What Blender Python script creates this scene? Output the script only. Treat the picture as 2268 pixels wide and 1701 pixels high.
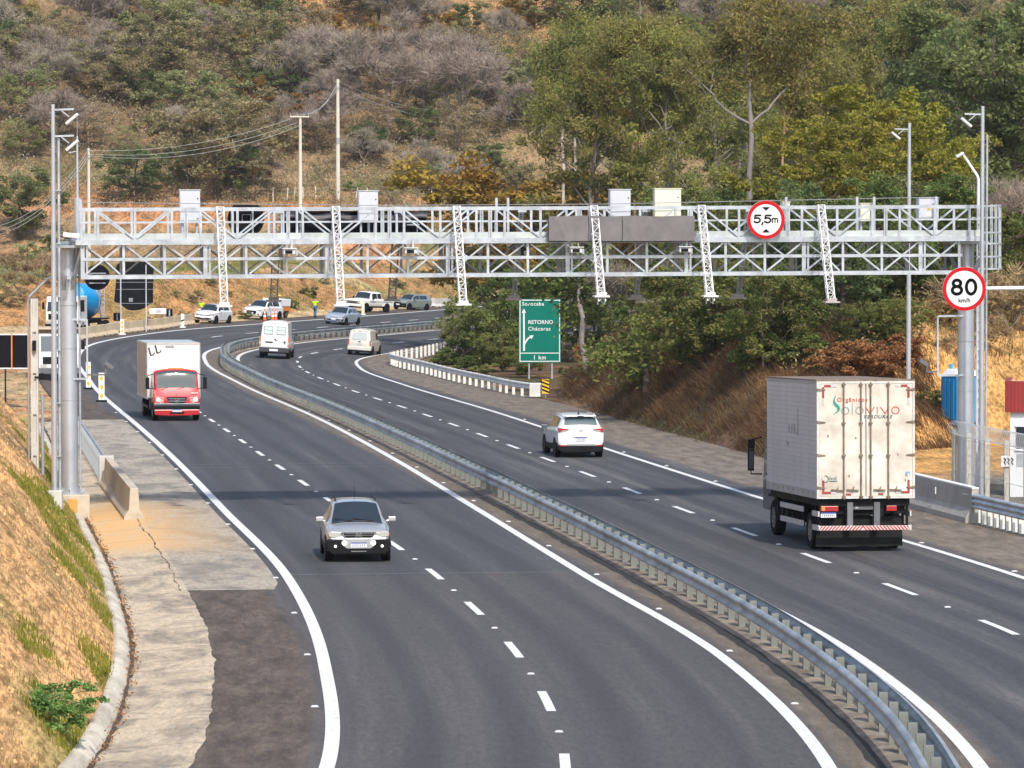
import bpy, math, random
import numpy as np
from mathutils import Vector, Matrix, Quaternion

random.seed(7)
RNG = np.random.default_rng(11)
scene = bpy.context.scene
for o in list(bpy.data.objects):
 bpy.data.objects.remove(o)
COL = scene.collection
R_ = math.radians

# ------------------------------------------------------------------ camera
CAM_H = 8.4
FPX = 9000.0                       # focal length in pixels of a 2268 px wide frame
PITCH = math.atan((850.5 - 520.0) / FPX)
cam_d = bpy.data.cameras.new("camera")
cam = bpy.data.objects.new("camera", cam_d)
COL.objects.link(cam)
cam_d.sensor_width = 36.0
cam_d.lens = 36.0 * FPX / 2268.0
cam_d.clip_start = 0.5
cam_d.clip_end = 6000.0
cam.location = (0, 0, CAM_H)
cam.rotation_euler = (math.pi / 2 - PITCH, 0, 0)
scene.camera = cam

# ------------------------------------------------------------------ sky, sun, exposure
SUN_DIR = Vector((0.30, -0.95, 0.0)).normalized()
SUN_EL = R_(46)
sun_vec = Vector((SUN_DIR.x * math.cos(SUN_EL), SUN_DIR.y * math.cos(SUN_EL), math.sin(SUN_EL)))
world = bpy.data.worlds.new("World")
scene.world = world
world.use_nodes = True
wn = world.node_tree.nodes
wl = world.node_tree.links
wn.clear()
sky = wn.new("ShaderNodeTexSky")
sky.sky_type = 'NISHITA'
sky.sun_disc = False
sky.sun_elevation = SUN_EL
sky.sun_rotation = math.atan2(SUN_DIR.x, SUN_DIR.y)
sky.air_density = 1.0
sky.dust_density = 2.0
bg = wn.new("ShaderNodeBackground")
bg.inputs['Strength'].default_value = 0.15
wo = wn.new("ShaderNodeOutputWorld")
wl.new(sky.outputs[0], bg.inputs[0])
wl.new(bg.outputs[0], wo.inputs[0])
sun_d = bpy.data.lights.new("sun", 'SUN')
sun_d.energy = 2.8
sun_d.angle = R_(1.6)
sun_d.color = (1.0, 0.95, 0.87)
sun = bpy.data.objects.new("sun", sun_d)
sun.rotation_euler = (-sun_vec).to_track_quat('-Z', 'Y').to_euler()
sun.location = (40, -60, 80)
COL.objects.link(sun)
scene.view_settings.view_transform = 'Standard'
scene.view_settings.look = 'None'
scene.view_settings.exposure = 0.6
scene.view_settings.gamma = 1.0

# ------------------------------------------------------------------ road geometry
KY = np.array([50, 65, 80, 100, 125, 155, 190, 225, 255, 275, 295, 320, 350, 390, 430, 480, 540.])
KX = np.array([6.01, 6.47, 5.73, 3.51, 0.09, -3.98, -8.89, -14.31, -18.22, -19.13, -16.75, -11.11, -3.96, 4.48, 12.99, 23.04, 35.21])

def herm(ky, kx, y):
 y = np.asarray(y, float)
 m = np.gradient(kx, ky)
 i = np.clip(np.searchsorted(ky, y) - 1, 0, len(ky) - 2)
 h = ky[i + 1] - ky[i]
 t = (y - ky[i]) / h
 return ((2 * t**3 - 3 * t**2 + 1) * kx[i] + (t**3 - 2 * t**2 + t) * h * m[i]
   + (-2 * t**3 + 3 * t**2) * kx[i + 1] + (t**3 - t**2) * h * m[i + 1])

def ss(a, b, x):
 t = np.clip((np.asarray(x, float) - a) / (b - a), 0, 1)
 return t * t * (3 - 2 * t)

def Mx(y):
 y = np.asarray(y, float)
 c = herm(KY, KX, np.clip(y, 50, 540))
 c = c + np.where(y > 540, (y - 540) * 0.2, 0) + np.where(y < 50, (y - 50) * 0.02, 0)
 return c

def theta(y):
 return np.arctan((Mx(np.asarray(y, float) + .5) - Mx(np.asarray(y, float) - .5)))

def bank(s):
 return .072 * ss(189.5, 309.5, s)

def Rz(s, d):
 """height of the road surface at station s and offset d (left positive)"""
 return bank(s) * np.maximum(0, np.asarray(d, float) + 9)

def sd_of(x, y):
 """station and offset of a plan point"""
 x = np.asarray(x, float); y = np.asarray(y, float)
 s = y.copy()
 d = x * 0
 for _ in range(6):
  th = theta(s)
  mx = Mx(s)
  ds = (x - mx) * np.sin(th) + (y - s) * np.cos(th)
  d = -((x - mx) * np.cos(th) - (y - s) * np.sin(th))
  s = s + np.clip(ds, -25, 25) * .8
 return s, d

def road_pt(s, d, h=0.0):
 th = theta(s)
 return np.stack([Mx(s) - d * np.cos(th), s + d * np.sin(th), Rz(s, d) + h], -1)

# ------------------------------------------------------------------ terrain height
def vnoise(x, y, sc, seed=0):
 """cheap smooth value noise, vectorised"""
 x = np.asarray(x, float) / sc + seed * 17.3
 y = np.asarray(y, float) / sc + seed * 5.7
 xi = np.floor(x); yi = np.floor(y)
 fx = x - xi; fy = y - yi
 fx = fx * fx * (3 - 2 * fx); fy = fy * fy * (3 - 2 * fy)

 def h(a, b):
  v = np.sin(a * 127.1 + b * 311.7 + seed * 74.7) * 43758.5453
  return v - np.floor(v)
 return ((h(xi, yi) * (1 - fx) + h(xi + 1, yi) * fx) * (1 - fy)
   + (h(xi, yi + 1) * (1 - fx) + h(xi + 1, yi + 1) * fx) * fy) * 2 - 1

XTY = [40, 100, 125, 150, 157.4, 166.4, 176.6, 189.9, 214.8, 240, 300, 800]
XTX = [20, 16.9, 13.5, 9.9, 9.0, 7.6, 6.0, 4.3, 2.4, 4.3, 7.8, 38]

def XT(y):
 """foot of the right cut slope"""
 return np.interp(y, XTY, XTX)

def T(x, y):
 x = np.asarray(x, float); y = np.asarray(y, float)
 th = theta(y)
 d = (Mx(y) - x) * np.cos(th)
 s = y - d * np.sin(th) * (np.abs(d) < 60)
 near = Rz(s, np.clip(d, -40, 13.5))
 # ---- left: swale, kerb, bank
 kb = np.clip((d - 13.55), 0, None)
 bh = np.where(kb < 4.5, kb * 1.15, 5.175 + (kb - 4.5) * .25)
 bh = np.minimum(bh, 9.0)
 fade = 1 - ss(152, 190, s + 0.6 * np.clip(d - 14, 0, 12))
 bumps = (vnoise(x, y, 3.1, 3) * .20 + vnoise(x, y, 1.3, 4) * .13 + vnoise(x, y, .9, 14) * .06) * ss(0.1, 1.2, kb)
 z_l = bh * fade + bumps
 # ---- left far bank beyond the outer shoulder
 toe = 14.5 + 9.0 * (1 - ss(275, 330, s))
 q = np.clip(d - toe, 0, None)
 zb = np.minimum(q * .47, 3.4) + np.clip(q - 8, 0, 40) * .03
 zb = zb * ss(215, 262, s)
 nb = (vnoise(x, y, 9, 5) * .45 + vnoise(x, y, 3, 6) * .18) * ss(1, 5, q)
 # ---- hill
 t = y - 428 - .12 * x
 zh = np.where(t < 0, 0, np.where(t < 26, 6.6 * ss(0, 26, t), 6.6 + (t - 26) * .27))
 zh = zh + np.clip(t - 26, 0, 300) ** 1.2 * .05
 zh = np.minimum(zh, 75)
 zh_l = zh * np.maximum(ss(13, 30, d + np.clip(y - 470, 0, 60) * 1.2), ss(452, 500, y))
 nh = (vnoise(x, y, 34, 8) * 1.6 + vnoise(x, y, 12, 9) * .5) * ss(20, 60, t)
 # ---- right: cut slope, yard, forest hill
 xt = XT(y)
 q1 = x - xt
 q2 = (y - (150 + np.clip(x - 9, 0, 200) * 1.35)) * .75
 q2 = np.where(x < 9.5, 99, q2)
 qr = np.minimum(q1, q2)
 qr = np.clip(qr, 0, None)
 zr = np.where(qr < 6, qr * .85, 5.1 + (qr - 6) * .40)
 zr = np.minimum(zr, 60)
 yard = ss(9, 13, x) * ss(0, 4, qr)
 zr = np.where(x > 10.5, zr * (1 - .3 * yard), zr)
 nr = (vnoise(x, y, 7, 12) * .5 + vnoise(x, y, 2.3, 13) * .22) * ss(.3, 3, qr)
 left = d > 0
 z = near + np.where(left, z_l + zb + nb, zr + nr)
 z = z + np.where(left, zh_l + nh, np.maximum(0, zh * np.maximum(ss(3, 18, qr), ss(452, 500, y)) - zr) * (y > 380) + nh)
 # swale channel and bed under the pavement
 sw = np.where((d > 11.5) & (d < 13.5), -.22, 0) * (1 - ss(180, 205, s))
 z = z + sw
 bed = (d < 11.7) & (d > -13.0) & (y < 458)
 z = np.where(bed, near - .12, z - .05 * ((d < 13.5) & (d > -13.2) & (y < 458)))
 return z

def T1(x, y):
 return float(T(np.array([x]), np.array([y]))[0])

CP, SP = math.cos(PITCH), math.sin(PITCH)

def ray(px, py):
 u = (px - 1134.0) / FPX
 v = (850.5 - py) / FPX
 return np.array([u, CP + v * SP, -SP + v * CP])

def at_y(px, py, Y):
 """world point of a photograph position at depth Y"""
 r = ray(px, py)
 t = Y / r[1]
 return Vector((r[0] * t, Y, CAM_H + r[2] * t))

def ground_hit(px, py, y0=60., y1=900.):
 r = ray(px, py)
 ys = np.arange(y0, y1, .5)
 t = ys / r[1]
 z = CAM_H + r[2] * t
 g = T(r[0] * t, ys)
 k = np.nonzero(z <= g)[0]
 i = k[0] if len(k) else len(ys) - 1
 return Vector((r[0] * t[i], ys[i], float(g[i])))

def to_px(x, y, z):
 dy = y * CP - (z - CAM_H) * SP
 dv = y * SP + (z - CAM_H) * CP
 return 1134 + FPX * x / dy, 850.5 - FPX * dv / dy

# ------------------------------------------------------------------ materials
MATS = {}

def nt(m):
 return m.node_tree.nodes, m.node_tree.links

def mat(name, col, rough=.6, metal=0., spec=.5, coat=0., var=0., vscale=3., bump=0., bscale=40., emit=None, dirt=None):
 """procedural principled material with object-space noise variation"""
 if name in MATS:
  return MATS[name]
 m = bpy.data.materials.new(name)
 m.use_nodes = True
 n, l = nt(m)
 b = n['Principled BSDF']
 b.inputs['Base Color'].default_value = (*col, 1)
 b.inputs['Roughness'].default_value = rough
 b.inputs['Metallic'].default_value = metal
 b.inputs['Specular IOR Level'].default_value = spec
 b.inputs['Coat Weight'].default_value = coat
 b.inputs['Coat Roughness'].default_value = .05
 tc = n.new('ShaderNodeTexCoord')
 if var > 0:
  tx = n.new('ShaderNodeTexNoise')
  tx.inputs['Scale'].default_value = vscale
  tx.inputs['Detail'].default_value = 6
  tx.inputs['Roughness'].default_value = .65
  l.new(tc.outputs['Object'], tx.inputs['Vector'])
  rp = n.new('ShaderNodeValToRGB')
  rp.color_ramp.elements[0].position = .3
  rp.color_ramp.elements[1].position = .7
  a = [max(0, c * (1 - var)) for c in col]
  z = [min(1, c * (1 + var)) for c in col]
  if dirt:
   a = dirt
  rp.color_ramp.elements[0].color = (*a, 1)
  rp.color_ramp.elements[1].color = (*z, 1)
  l.new(tx.outputs[0], rp.inputs[0])
  l.new(rp.outputs[0], b.inputs['Base Color'])
 if bump > 0:
  t2 = n.new('ShaderNodeTexNoise')
  t2.inputs['Scale'].default_value = bscale
  t2.inputs['Detail'].default_value = 4
  l.new(tc.outputs['Object'], t2.inputs['Vector'])
  bp = n.new('ShaderNodeBump')
  bp.inputs['Strength'].default_value = bump
  bp.inputs['Distance'].default_value = .02
  l.new(t2.outputs[0], bp.inputs['Height'])
  l.new(bp.outputs[0], b.inputs['Normal'])
 if emit:
  b.inputs['Emission Color'].default_value = (*emit[0], 1)
  b.inputs['Emission Strength'].default_value = emit[1]
 MATS[name] = m
 return m

def ramp_node(n, stops):
 rp = n.new('ShaderNodeValToRGB')
 e = rp.color_ramp.elements
 while len(e) < len(stops):
  e.new(.5)
 for k, (p, c) in enumerate(stops):
  e[k].position = p
  e[k].color = (*c, 1)
 return rp

def noise_node(n, l, vec, scale, detail=6, rough=.6, dist=0.):
 t = n.new('ShaderNodeTexNoise')
 t.inputs['Scale'].default_value = scale
 t.inputs['Detail'].default_value = detail
 t.inputs['Roughness'].default_value = rough
 t.inputs['Distortion'].default_value = dist
 if vec is not None:
  l.new(vec, t.inputs['Vector'])
 return t

def mixc(n, l, fac, a, b):
 m = n.new('ShaderNodeMix')
 m.data_type = 'RGBA'
 for s, v in ((m.inputs[6], a), (m.inputs[7], b)):
  if isinstance(v, tuple):
   s.default_value = (*v, 1)
  else:
   l.new(v, s)
 if isinstance(fac, float):
  m.inputs[0].default_value = fac
 else:
  l.new(fac, m.inputs[0])
 return m.outputs[2]

def leaf_mat(name, c1, c2, trans=.35, rnd=.12, c3=None, patch=.35):
 """foliage: colour varies in clumps, leaf to leaf and from tree to tree"""
 m = bpy.data.materials.new(name)
 m.use_nodes = True
 n, l = nt(m)
 n.clear()
 out = n.new('ShaderNodeOutputMaterial')
 geo = n.new('ShaderNodeNewGeometry')
 oi = n.new('ShaderNodeObjectInfo')
 t = noise_node(n, l, geo.outputs['Position'], patch, 3, .6)
 rp = ramp_node(n, [(.32, c1), (.5, tuple((a + b) / 2 for a, b in zip(c1, c2))), (.68, c2)])
 l.new(t.outputs[0], rp.inputs[0])
 t2 = noise_node(n, l, geo.outputs['Position'], 4.0, 2, .8)
 col = rp.outputs[0]
 if c3:
  r3 = ramp_node(n, [(.56, (0, 0, 0)), (.66, (1, 1, 1))])
  l.new(t2.outputs[0], r3.inputs[0])
  col = mixc(n, l, r3.outputs[0], col, c3)
 hs = n.new('ShaderNodeHueSaturation')
 l.new(col, hs.inputs['Color'])
 mr = n.new('ShaderNodeMapRange')
 mr.inputs[3].default_value = .5 - rnd * .22
 mr.inputs[4].default_value = .5 + rnd * .22
 l.new(oi.outputs['Random'], mr.inputs[0])
 l.new(mr.outputs[0], hs.inputs['Hue'])
 mv = n.new('ShaderNodeMapRange')
 mv.inputs[1].default_value = .3
 mv.inputs[2].default_value = .7
 mv.inputs[3].default_value = .62
 mv.inputs[4].default_value = 1.4
 l.new(t2.outputs[0], mv.inputs[0])
 l.new(mv.outputs[0], hs.inputs['Value'])
 df = n.new('ShaderNodeBsdfDiffuse')
 tr = n.new('ShaderNodeBsdfTranslucent')
 l.new(hs.outputs[0], df.inputs[0])
 l.new(hs.outputs[0], tr.inputs[0])
 mx = n.new('ShaderNodeMixShader')
 mx.inputs[0].default_value = trans
 l.new(df.outputs[0], mx.inputs[1])
 l.new(tr.outputs[0], mx.inputs[2])
 l.new(mx.outputs[0], out.inputs[0])
 MATS[name] = m
 return m

# ------------------------------------------------------------------ mesh helpers
def link(o, parent=None):
 COL.objects.link(o)
 if parent is not None:
  o.parent = parent
 return o

def props(o, label=None, cat=None, group=None, kind=None):
 if label: o['label'] = label
 if cat: o['category'] = cat
 if group: o['group'] = group
 if kind: o['kind'] = kind
 return o

def thing(name, label, cat, loc=(0, 0, 0), rotz=0., group=None):
 o = bpy.data.objects.new(name, None)
 o.empty_display_size = .3
 o.location = loc
 o.rotation_euler = (0, 0, rotz)
 link(o)
 return props(o, label, cat, group)

def np_mesh(name, V, F, m, smooth=False):
 """mesh from arrays; F is (n,4) or (n,3)"""
 V = np.asarray(V, np.float32); F = np.asarray(F, np.int32)
 me = bpy.data.meshes.new(name)
 k = F.shape[1]
 me.vertices.add(len(V)); me.loops.add(F.size); me.polygons.add(len(F))
 me.vertices.foreach_set('co', V.ravel())
 me.loops.foreach_set('vertex_index', F.ravel())
 me.polygons.foreach_set('loop_start', np.arange(0, F.size, k, dtype=np.int32))
 me.polygons.foreach_set('loop_total', np.full(len(F), k, np.int32))
 if smooth:
  me.polygons.foreach_set('use_smooth', np.ones(len(F), bool))
 me.update(calc_edges=True)
 me.validate()
 if m: me.materials.append(m)
 return me

class MB:
 """collects simple solids into ONE mesh"""

 def __init__(self):
  self.v = []
  self.f = []

 def add(self, vs, fs):
  k = len(self.v)
  self.v += [tuple(v) for v in vs]
  self.f += [tuple(i + k for i in f) for f in fs]
  return self

 def box(self, c, s, M=None):
  x, y, z = s[0] / 2, s[1] / 2, s[2] / 2
  vs = [Vector((a, b, d)) for a in (-x, x) for b in (-y, y) for d in (-z, z)]
  if M is not None: vs = [M @ v for v in vs]
  c = Vector(c)
  return self.add([v + c for v in vs], [(0, 1, 3, 2), (4, 6, 7, 5), (0, 4, 5, 1), (2, 3, 7, 6), (0, 2, 6, 4), (1, 5, 7, 3)])

 def span(self, a, b):
  """box from corner a to corner b"""
  return self.box([(p + q) / 2 for p, q in zip(a, b)], [abs(q - p) for p, q in zip(a, b)])

 def bar(self, p, q, w, h=None, up=(0, 0, 1)):
  h = w if h is None else h
  p = Vector(p); q = Vector(q)
  d = (q - p)
  L = d.length
  if L < 1e-6: return self
  d.normalize()
  u = Vector(up)
  if abs(d.dot(u)) > .99: u = Vector((0, 1, 0))
  r = d.cross(u).normalized()
  u = r.cross(d).normalized()
  vs = []
  for e in (p, q):
   for a, b in ((-1, -1), (1, -1), (1, 1), (-1, 1)):
    vs.append(e + r * (a * w / 2) + u * (b * h / 2))
  return self.add(vs, [(0, 3, 2, 1), (4, 5, 6, 7), (0, 1, 5, 4), (1, 2, 6, 5), (2, 3, 7, 6), (3, 0, 4, 7)])

 def tube(self, pts, r, n=8, cap=True):
  pts = [Vector(p) for p in pts]
  rs = r if isinstance(r, (list, tuple)) else [r] * len(pts)
  rings = []
  up = Vector((0.13, .31, 1)).normalized()
  for i, p in enumerate(pts):
   d = (pts[min(i + 1, len(pts) - 1)] - pts[max(i - 1, 0)])
   d = d.normalized() if d.length > 0 else Vector((0, 0, 1))
   if abs(d.dot(up)) > .98: a = d.cross(Vector((1, 0, 0))).normalized()
   else: a = d.cross(up).normalized()
   b = d.cross(a).normalized()
   rings.append([p + (a * math.cos(2 * math.pi * k / n) + b * math.sin(2 * math.pi * k / n)) * rs[i] for k in range(n)])
  vs = [v for R in rings for v in R]
  fs = []
  for i in range(len(pts) - 1):
   for k in range(n):
    fs.append((i * n + k, i * n + (k + 1) % n, (i + 1) * n + (k + 1) % n, (i + 1) * n + k))
  if cap:
   fs.append(tuple(range(n - 1, -1, -1)))
   fs.append(tuple((len(pts) - 1) * n + k for k in range(n)))
  return self.add(vs, fs)

 def lathe(self, prof, n=20, M=None, close=False):
  """profile [(r,z)] turned about local Z"""
  vs, fs = [], []
  for r, z in prof:
   for k in range(n):
    a = 2 * math.pi * k / n
    vs.append(Vector((r * math.cos(a), r * math.sin(a), z)))
  m = len(prof)
  for i in range(m - 1 + (1 if close else 0)):
   j = (i + 1) % m
   for k in range(n):
    fs.append((i * n + k, i * n + (k + 1) % n, j * n + (k + 1) % n, j * n + k))
  if not close:
   fs.append(tuple(range(n - 1, -1, -1)))
   fs.append(tuple((m - 1) * n + k for k in range(n)))
  if M is not None: vs = [M @ v for v in vs]
  return self.add(vs, fs)

 def prism(self, pts, a, b, axis='y'):
  """polygon pts in the plane across `axis`, extruded from a to b along it"""
  def mk(p, t):
   return {'y': (p[0], t, p[1]), 'x': (t, p[0], p[1]), 'z': (p[0], p[1], t)}[axis]
  n = len(pts)
  vs = [mk(p, a) for p in pts] + [mk(p, b) for p in pts]
  fs = [tuple(range(n)), tuple(range(2 * n - 1, n - 1, -1))]
  fs += [(i, i + n, (i + 1) % n + n, (i + 1) % n) for i in range(n)]
  return self.add(vs, fs)

 def each(self, name, m, parent=None, **k):
  """one object per separate solid"""
  root = list(range(len(self.v)))

  def find(i):
   while root[i] != i:
    root[i] = root[root[i]]; i = root[i]
   return i
  for f in self.f:
   for i in f[1:]: root[find(i)] = find(f[0])
  parts = {}
  for f in self.f: parts.setdefault(find(f[0]), []).append(f)
  for fs in parts.values():
   ids = sorted({i for f in fs for i in f}); mp = {i: j for j, i in enumerate(ids)}
   MB().add([self.v[i] for i in ids], [tuple(mp[i] for i in f) for f in fs]).build(name, m, parent, **k)

 def build(self, name, m, parent=None, smooth=False, bevel=0., M=None, angle=40):
  me = bpy.data.meshes.new(name)
  vs = self.v if M is None else [tuple(M @ Vector(v)) for v in self.v]
  me.from_pydata(vs, [], self.f)
  me.validate()
  import bmesh
  bm = bmesh.new(); bm.from_mesh(me)
  bmesh.ops.recalc_face_normals(bm, faces=bm.faces)
  bm.to_mesh(me); bm.free()
  me.materials.append(m)
  o = bpy.data.objects.new(name, me)
  link(o, parent)
  if smooth:
   me.shade_smooth()
   me.set_sharp_from_angle(angle=R_(angle))
  if bevel > 0:
   b = o.modifiers.new('bevel', 'BEVEL')
   b.width = bevel; b.segments = 2; b.limit_method = 'ANGLE'; b.angle_limit = R_(40)
  return o

def circle(r, n=32, cx=0, cz=0, a0=0.):
 return [(cx + r * math.cos(a0 + 2 * math.pi * k / n), cz + r * math.sin(a0 + 2 * math.pi * k / n)) for k in range(n)]

def ring_mesh(mb, r0, r1, y0, y1, n=40, cx=0, cz=0):
 """flat ring facing -y with thickness"""
 a = circle(r0, n, cx, cz); b = circle(r1, n, cx, cz)
 vs = [(p[0], y0, p[1]) for p in a] + [(p[0], y0, p[1]) for p in b] + [(p[0], y1, p[1]) for p in a] + [(p[0], y1, p[1]) for p in b]
 fs = []
 for k in range(n):
  j = (k + 1) % n
  fs += [(k, j, n + j, n + k), (2 * n + k, 3 * n + k, 3 * n + j, 2 * n + j), (k, 2 * n + k, 2 * n + j, j), (n + k, n + j, 3 * n + j, 3 * n + k)]
 return mb.add(vs, fs)

def text_obj(name, txt, size, m, parent, loc, rot=(math.pi / 2, 0, 0), align='LEFT', thick=.004, sx=1., bold=0., shear=0., spacing=1.):
 cu = bpy.data.curves.new(name, 'FONT')
 cu.body = txt
 cu.size = size
 cu.align_x = align
 cu.extrude = thick
 cu.offset = bold
 cu.shear = shear
 cu.space_character = spacing
 tmp = bpy.data.objects.new(name, cu)
 COL.objects.link(tmp)
 dg = bpy.context.evaluated_depsgraph_get()
 me = bpy.data.meshes.new_from_object(tmp.evaluated_get(dg))
 bpy.data.objects.remove(tmp)
 me.materials.clear(); me.materials.append(m)
 o = bpy.data.objects.new(name, me)
 link(o, parent)
 o.location = loc
 o.rotation_euler = rot
 o.scale = (sx, 1, 1)
 return o

def copy_tree(o, parent=None):
 c = o.copy()
 COL.objects.link(c)
 c.parent = parent
 for ch in list(o.children):
  copy_tree(ch, c)
 return c

def heading(hx, hy):
 """rotation about z that turns local +Y to (hx,hy)"""
 return math.atan2(-hx, hy)

# shared materials
GALV = mat('galvanised_steel', (.47, .505, .545), .42, .6, var=.28, vscale=2.5)
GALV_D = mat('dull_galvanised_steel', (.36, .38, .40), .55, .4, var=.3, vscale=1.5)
WHITE_P = mat('white_paint', (.70, .71, .72), .4, var=.06, vscale=2)
LAT_W = mat('white_lattice_paint', (.62, .62, .61), .5, var=.15)
BLACK = mat('black_plastic', (.008, .008, .009), .6, 0, .15, var=.3, vscale=4)
BLACKM = mat('matt_black_sheet', (.008, .008, .010), .85, 0, .08, var=.4, vscale=1.2, bump=.3, bscale=3)
RUBBER = mat('tyre_rubber', (.009, .009, .009), .9, 0, .12, var=.3, vscale=6)
ALLOY = mat('wheel_rim_alloy', (.42, .43, .44), .35, .7, var=.15)
STEELRIM = mat('wheel_rim_steel', (.2, .2, .2), .5, .4, var=.3)
CONC = mat('weathered_concrete', (.46, .40, .31), .9, var=.22, vscale=1.3, bump=.25, bscale=18)
CONC_W = mat('pale_concrete', (.50, .48, .44), .88, var=.16, vscale=1.1, bump=.2, bscale=18)
GLASS = mat('dark_car_glass', (.018, .026, .034), .06, 0, .6, coat=.4)
GLASS_B = mat('bluish_windscreen', (.05, .075, .09), .08, 0, .6, coat=.5)
CHROME = mat('chrome', (.7, .7, .72), .15, 1.)
RED_L = mat('red_tail_lens', (.34, .012, .02), .18, 0, .6, coat=.5)
LENS = mat('clear_lamp_lens', (.42, .42, .40), .12, 0, .7, coat=.5, var=.1)
LAMP_ON = mat('lit_headlamp', (.9, .88, .8), .2, emit=((1, .93, .75), 1.2))
AMBER = mat('amber_lens', (.6, .22, .03), .2, coat=.4)
PLATE_W = mat('number_plate_white', (.7, .71, .74), .4)
PLATE_B = mat('number_plate_blue', (.03, .06, .3), .4)
SIGN_W = mat('sign_white', (.68, .68, .68), .45, var=.03)
SIGN_R = mat('sign_red', (.44, .004, .008), .5, 0, .2, var=.05)
SIGN_K = mat('sign_black', (.006, .006, .007), .6, 0, .1)
SIGN_G = mat('sign_green', (.0, .145, .105), .5, 0, .2, var=.08, vscale=1)
YELLOW = mat('sign_yellow', (.72, .45, .02), .45, var=.08)

# ================================================================== GROUND AND ROAD
def terrain():
 rows = np.concatenate([np.arange(-200, 40, 30), np.arange(40, 200, .8), np.arange(200, 420, 1.5),
      np.arange(420, 640, 2.2), np.arange(640, 760, 6), np.arange(760, 1500, 40)])
 cols = np.concatenate([-np.arange(600, 180, -30), -np.arange(180, 36, -2.5), -np.arange(36, 13, -.6),
      [-13.0, -12.9, -12.7, -9, -4, 0, 4, 9, 11.4, 11.6], np.arange(11.8, 13.5, .25), np.arange(13.55, 26, .4),
      np.arange(26, 60, 1.4), np.arange(60, 150, 3), np.arange(150, 620, 30)])
 cols = np.unique(np.round(cols, 3))
 yy, dd = np.meshgrid(rows, cols, indexing='ij')
 xx = Mx(yy) - dd / np.cos(theta(yy))
 zz = T(xx, yy)
 V = np.stack([xx, yy, zz], -1).reshape(-1, 3)
 nr, nc = len(rows), len(cols)
 i = np.arange(nr * nc).reshape(nr, nc)
 F = np.stack([i[:-1, :-1], i[1:, :-1], i[1:, 1:], i[:-1, 1:]], -1).reshape(-1, 4)[:, ::-1]
 m = bpy.data.materials.new('ground_soil_and_grass')
 m.use_nodes = True
 n, l = nt(m)
 b = n['Principled BSDF']
 b.inputs['Roughness'].default_value = .95
 b.inputs['Specular IOR Level'].default_value = .15
 at = n.new('ShaderNodeAttribute'); at.attribute_name = 'soil'
 geo = n.new('ShaderNodeNewGeometry')
 mpg = n.new('ShaderNodeMapping'); mpg.inputs['Scale'].default_value = (1, .3, 1)
 l.new(geo.outputs['Position'], mpg.inputs[0])
 t1 = noise_node(n, l, mpg.outputs[0], 1.0, 8, .75)
 t2 = noise_node(n, l, mpg.outputs[0], 6., 5, .75)
 r1 = ramp_node(n, [(.38, (.50, .52, .46)), (.5, (1, 1, 1)), (.62, (1.40, 1.32, 1.2))])
 l.new(t1.outputs[0], r1.inputs[0])
 r2 = ramp_node(n, [(.40, (.55, .53, .5)), (.5, (1, 1, 1)), (.60, (1.35, 1.35, 1.35))])
 l.new(t2.outputs[0], r2.inputs[0])

 def mul(a, c):
  x = n.new('ShaderNodeMix'); x.data_type = 'RGBA'; x.blend_type = 'MULTIPLY'; x.inputs[0].default_value = 1
  l.new(a, x.inputs[6]); l.new(c, x.inputs[7])
  return x.outputs[2]
 l.new(mul(mul(at.outputs['Color'], r1.outputs[0]), r2.outputs[0]), b.inputs['Base Color'])
 bp = n.new('ShaderNodeBump'); bp.inputs['Strength'].default_value = .8; bp.inputs['Distance'].default_value = .12
 l.new(t2.outputs[0], bp.inputs['Height']); l.new(bp.outputs[0], b.inputs['Normal'])
 me = np_mesh('ground', V, F, m, True)
 # soil colour: orange earth on cuts, straw and olive grass elsewhere
 x, y = xx.ravel(), yy.ravel(); d = dd.ravel()
 earth = np.array([.42, .235, .105]); straw = np.array([.26, .18, .10]); olive = np.array([.135, .13, .055])
 brown = np.array([.17, .105, .06]); grey = np.array([.33, .29, .24]); pale = np.array([.50, .36, .20]); clay = np.array([.40, .20, .095])

 def lerp(a, c, f): return a * (1 - f[:, None]) + c * f[:, None]
 n1 = vnoise(x, y, 11, 21); n2 = vnoise(x, y, 4, 22); n3 = vnoise(x, y, 28, 23); n4 = vnoise(x, y, 1.7, 24)
 hillc = lerp(np.tile(straw, (len(x), 1)), olive, ss(-.05, .55, n1 * .6 + n2 * .5 + .05))
 hillc = lerp(hillc, brown, ss(.1, .7, n3 + n2 * .4) * .75)
 hillc = lerp(hillc, earth, ss(.25, .75, -n3 * .6 - n1 * .6))
 c = hillc
 # left near bank: orange-tan soil, olive grass low down
 lb = (d > 13.4) & (y < 215)
 g2 = vnoise(x + y * .12, y, 6, 26) * .5 + vnoise(d * 5, y, 5, 27) * .7; g4 = vnoise(d * 4, y, 2.2, 28)
 k = np.clip((d - 13.5) / 4, 0, 1)
 bankc = lerp(np.tile(np.array([.58, .34, .155]), (len(x), 1)), np.array([.36, .29, .11]), ss(.1, .5, g2 * .6 + g4 * .5 + .2 - k * .6))
 bankc = lerp(bankc, np.array([.33, .225, .14]), ss(.15, .5, n1 + g4 * .5) * .6)
 c = np.where(lb[:, None], bankc, c)
 # worksite gravel at the left
 ws = ((d > 11) & (y > 190) & (y < 275) & (d < 23))
 c = np.where(ws[:, None], lerp(np.tile(pale * .85, (len(x), 1)), clay, ss(-.2, .5, n2)), c)
 # far outer shoulder and cut bank
 q = d - (14.5 + 9.0 * (1 - ss(275, 330, y)))
 cb = (d > 9) & (y >= 262) & (q < 10) & (y < 470)
 cutc = lerp(np.tile(earth * np.array([.86, .84, .80]), (len(x), 1)), np.array([.24, .20, .075]), ss(.05, .6, n1 * .5 + n2 * .6))
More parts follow.
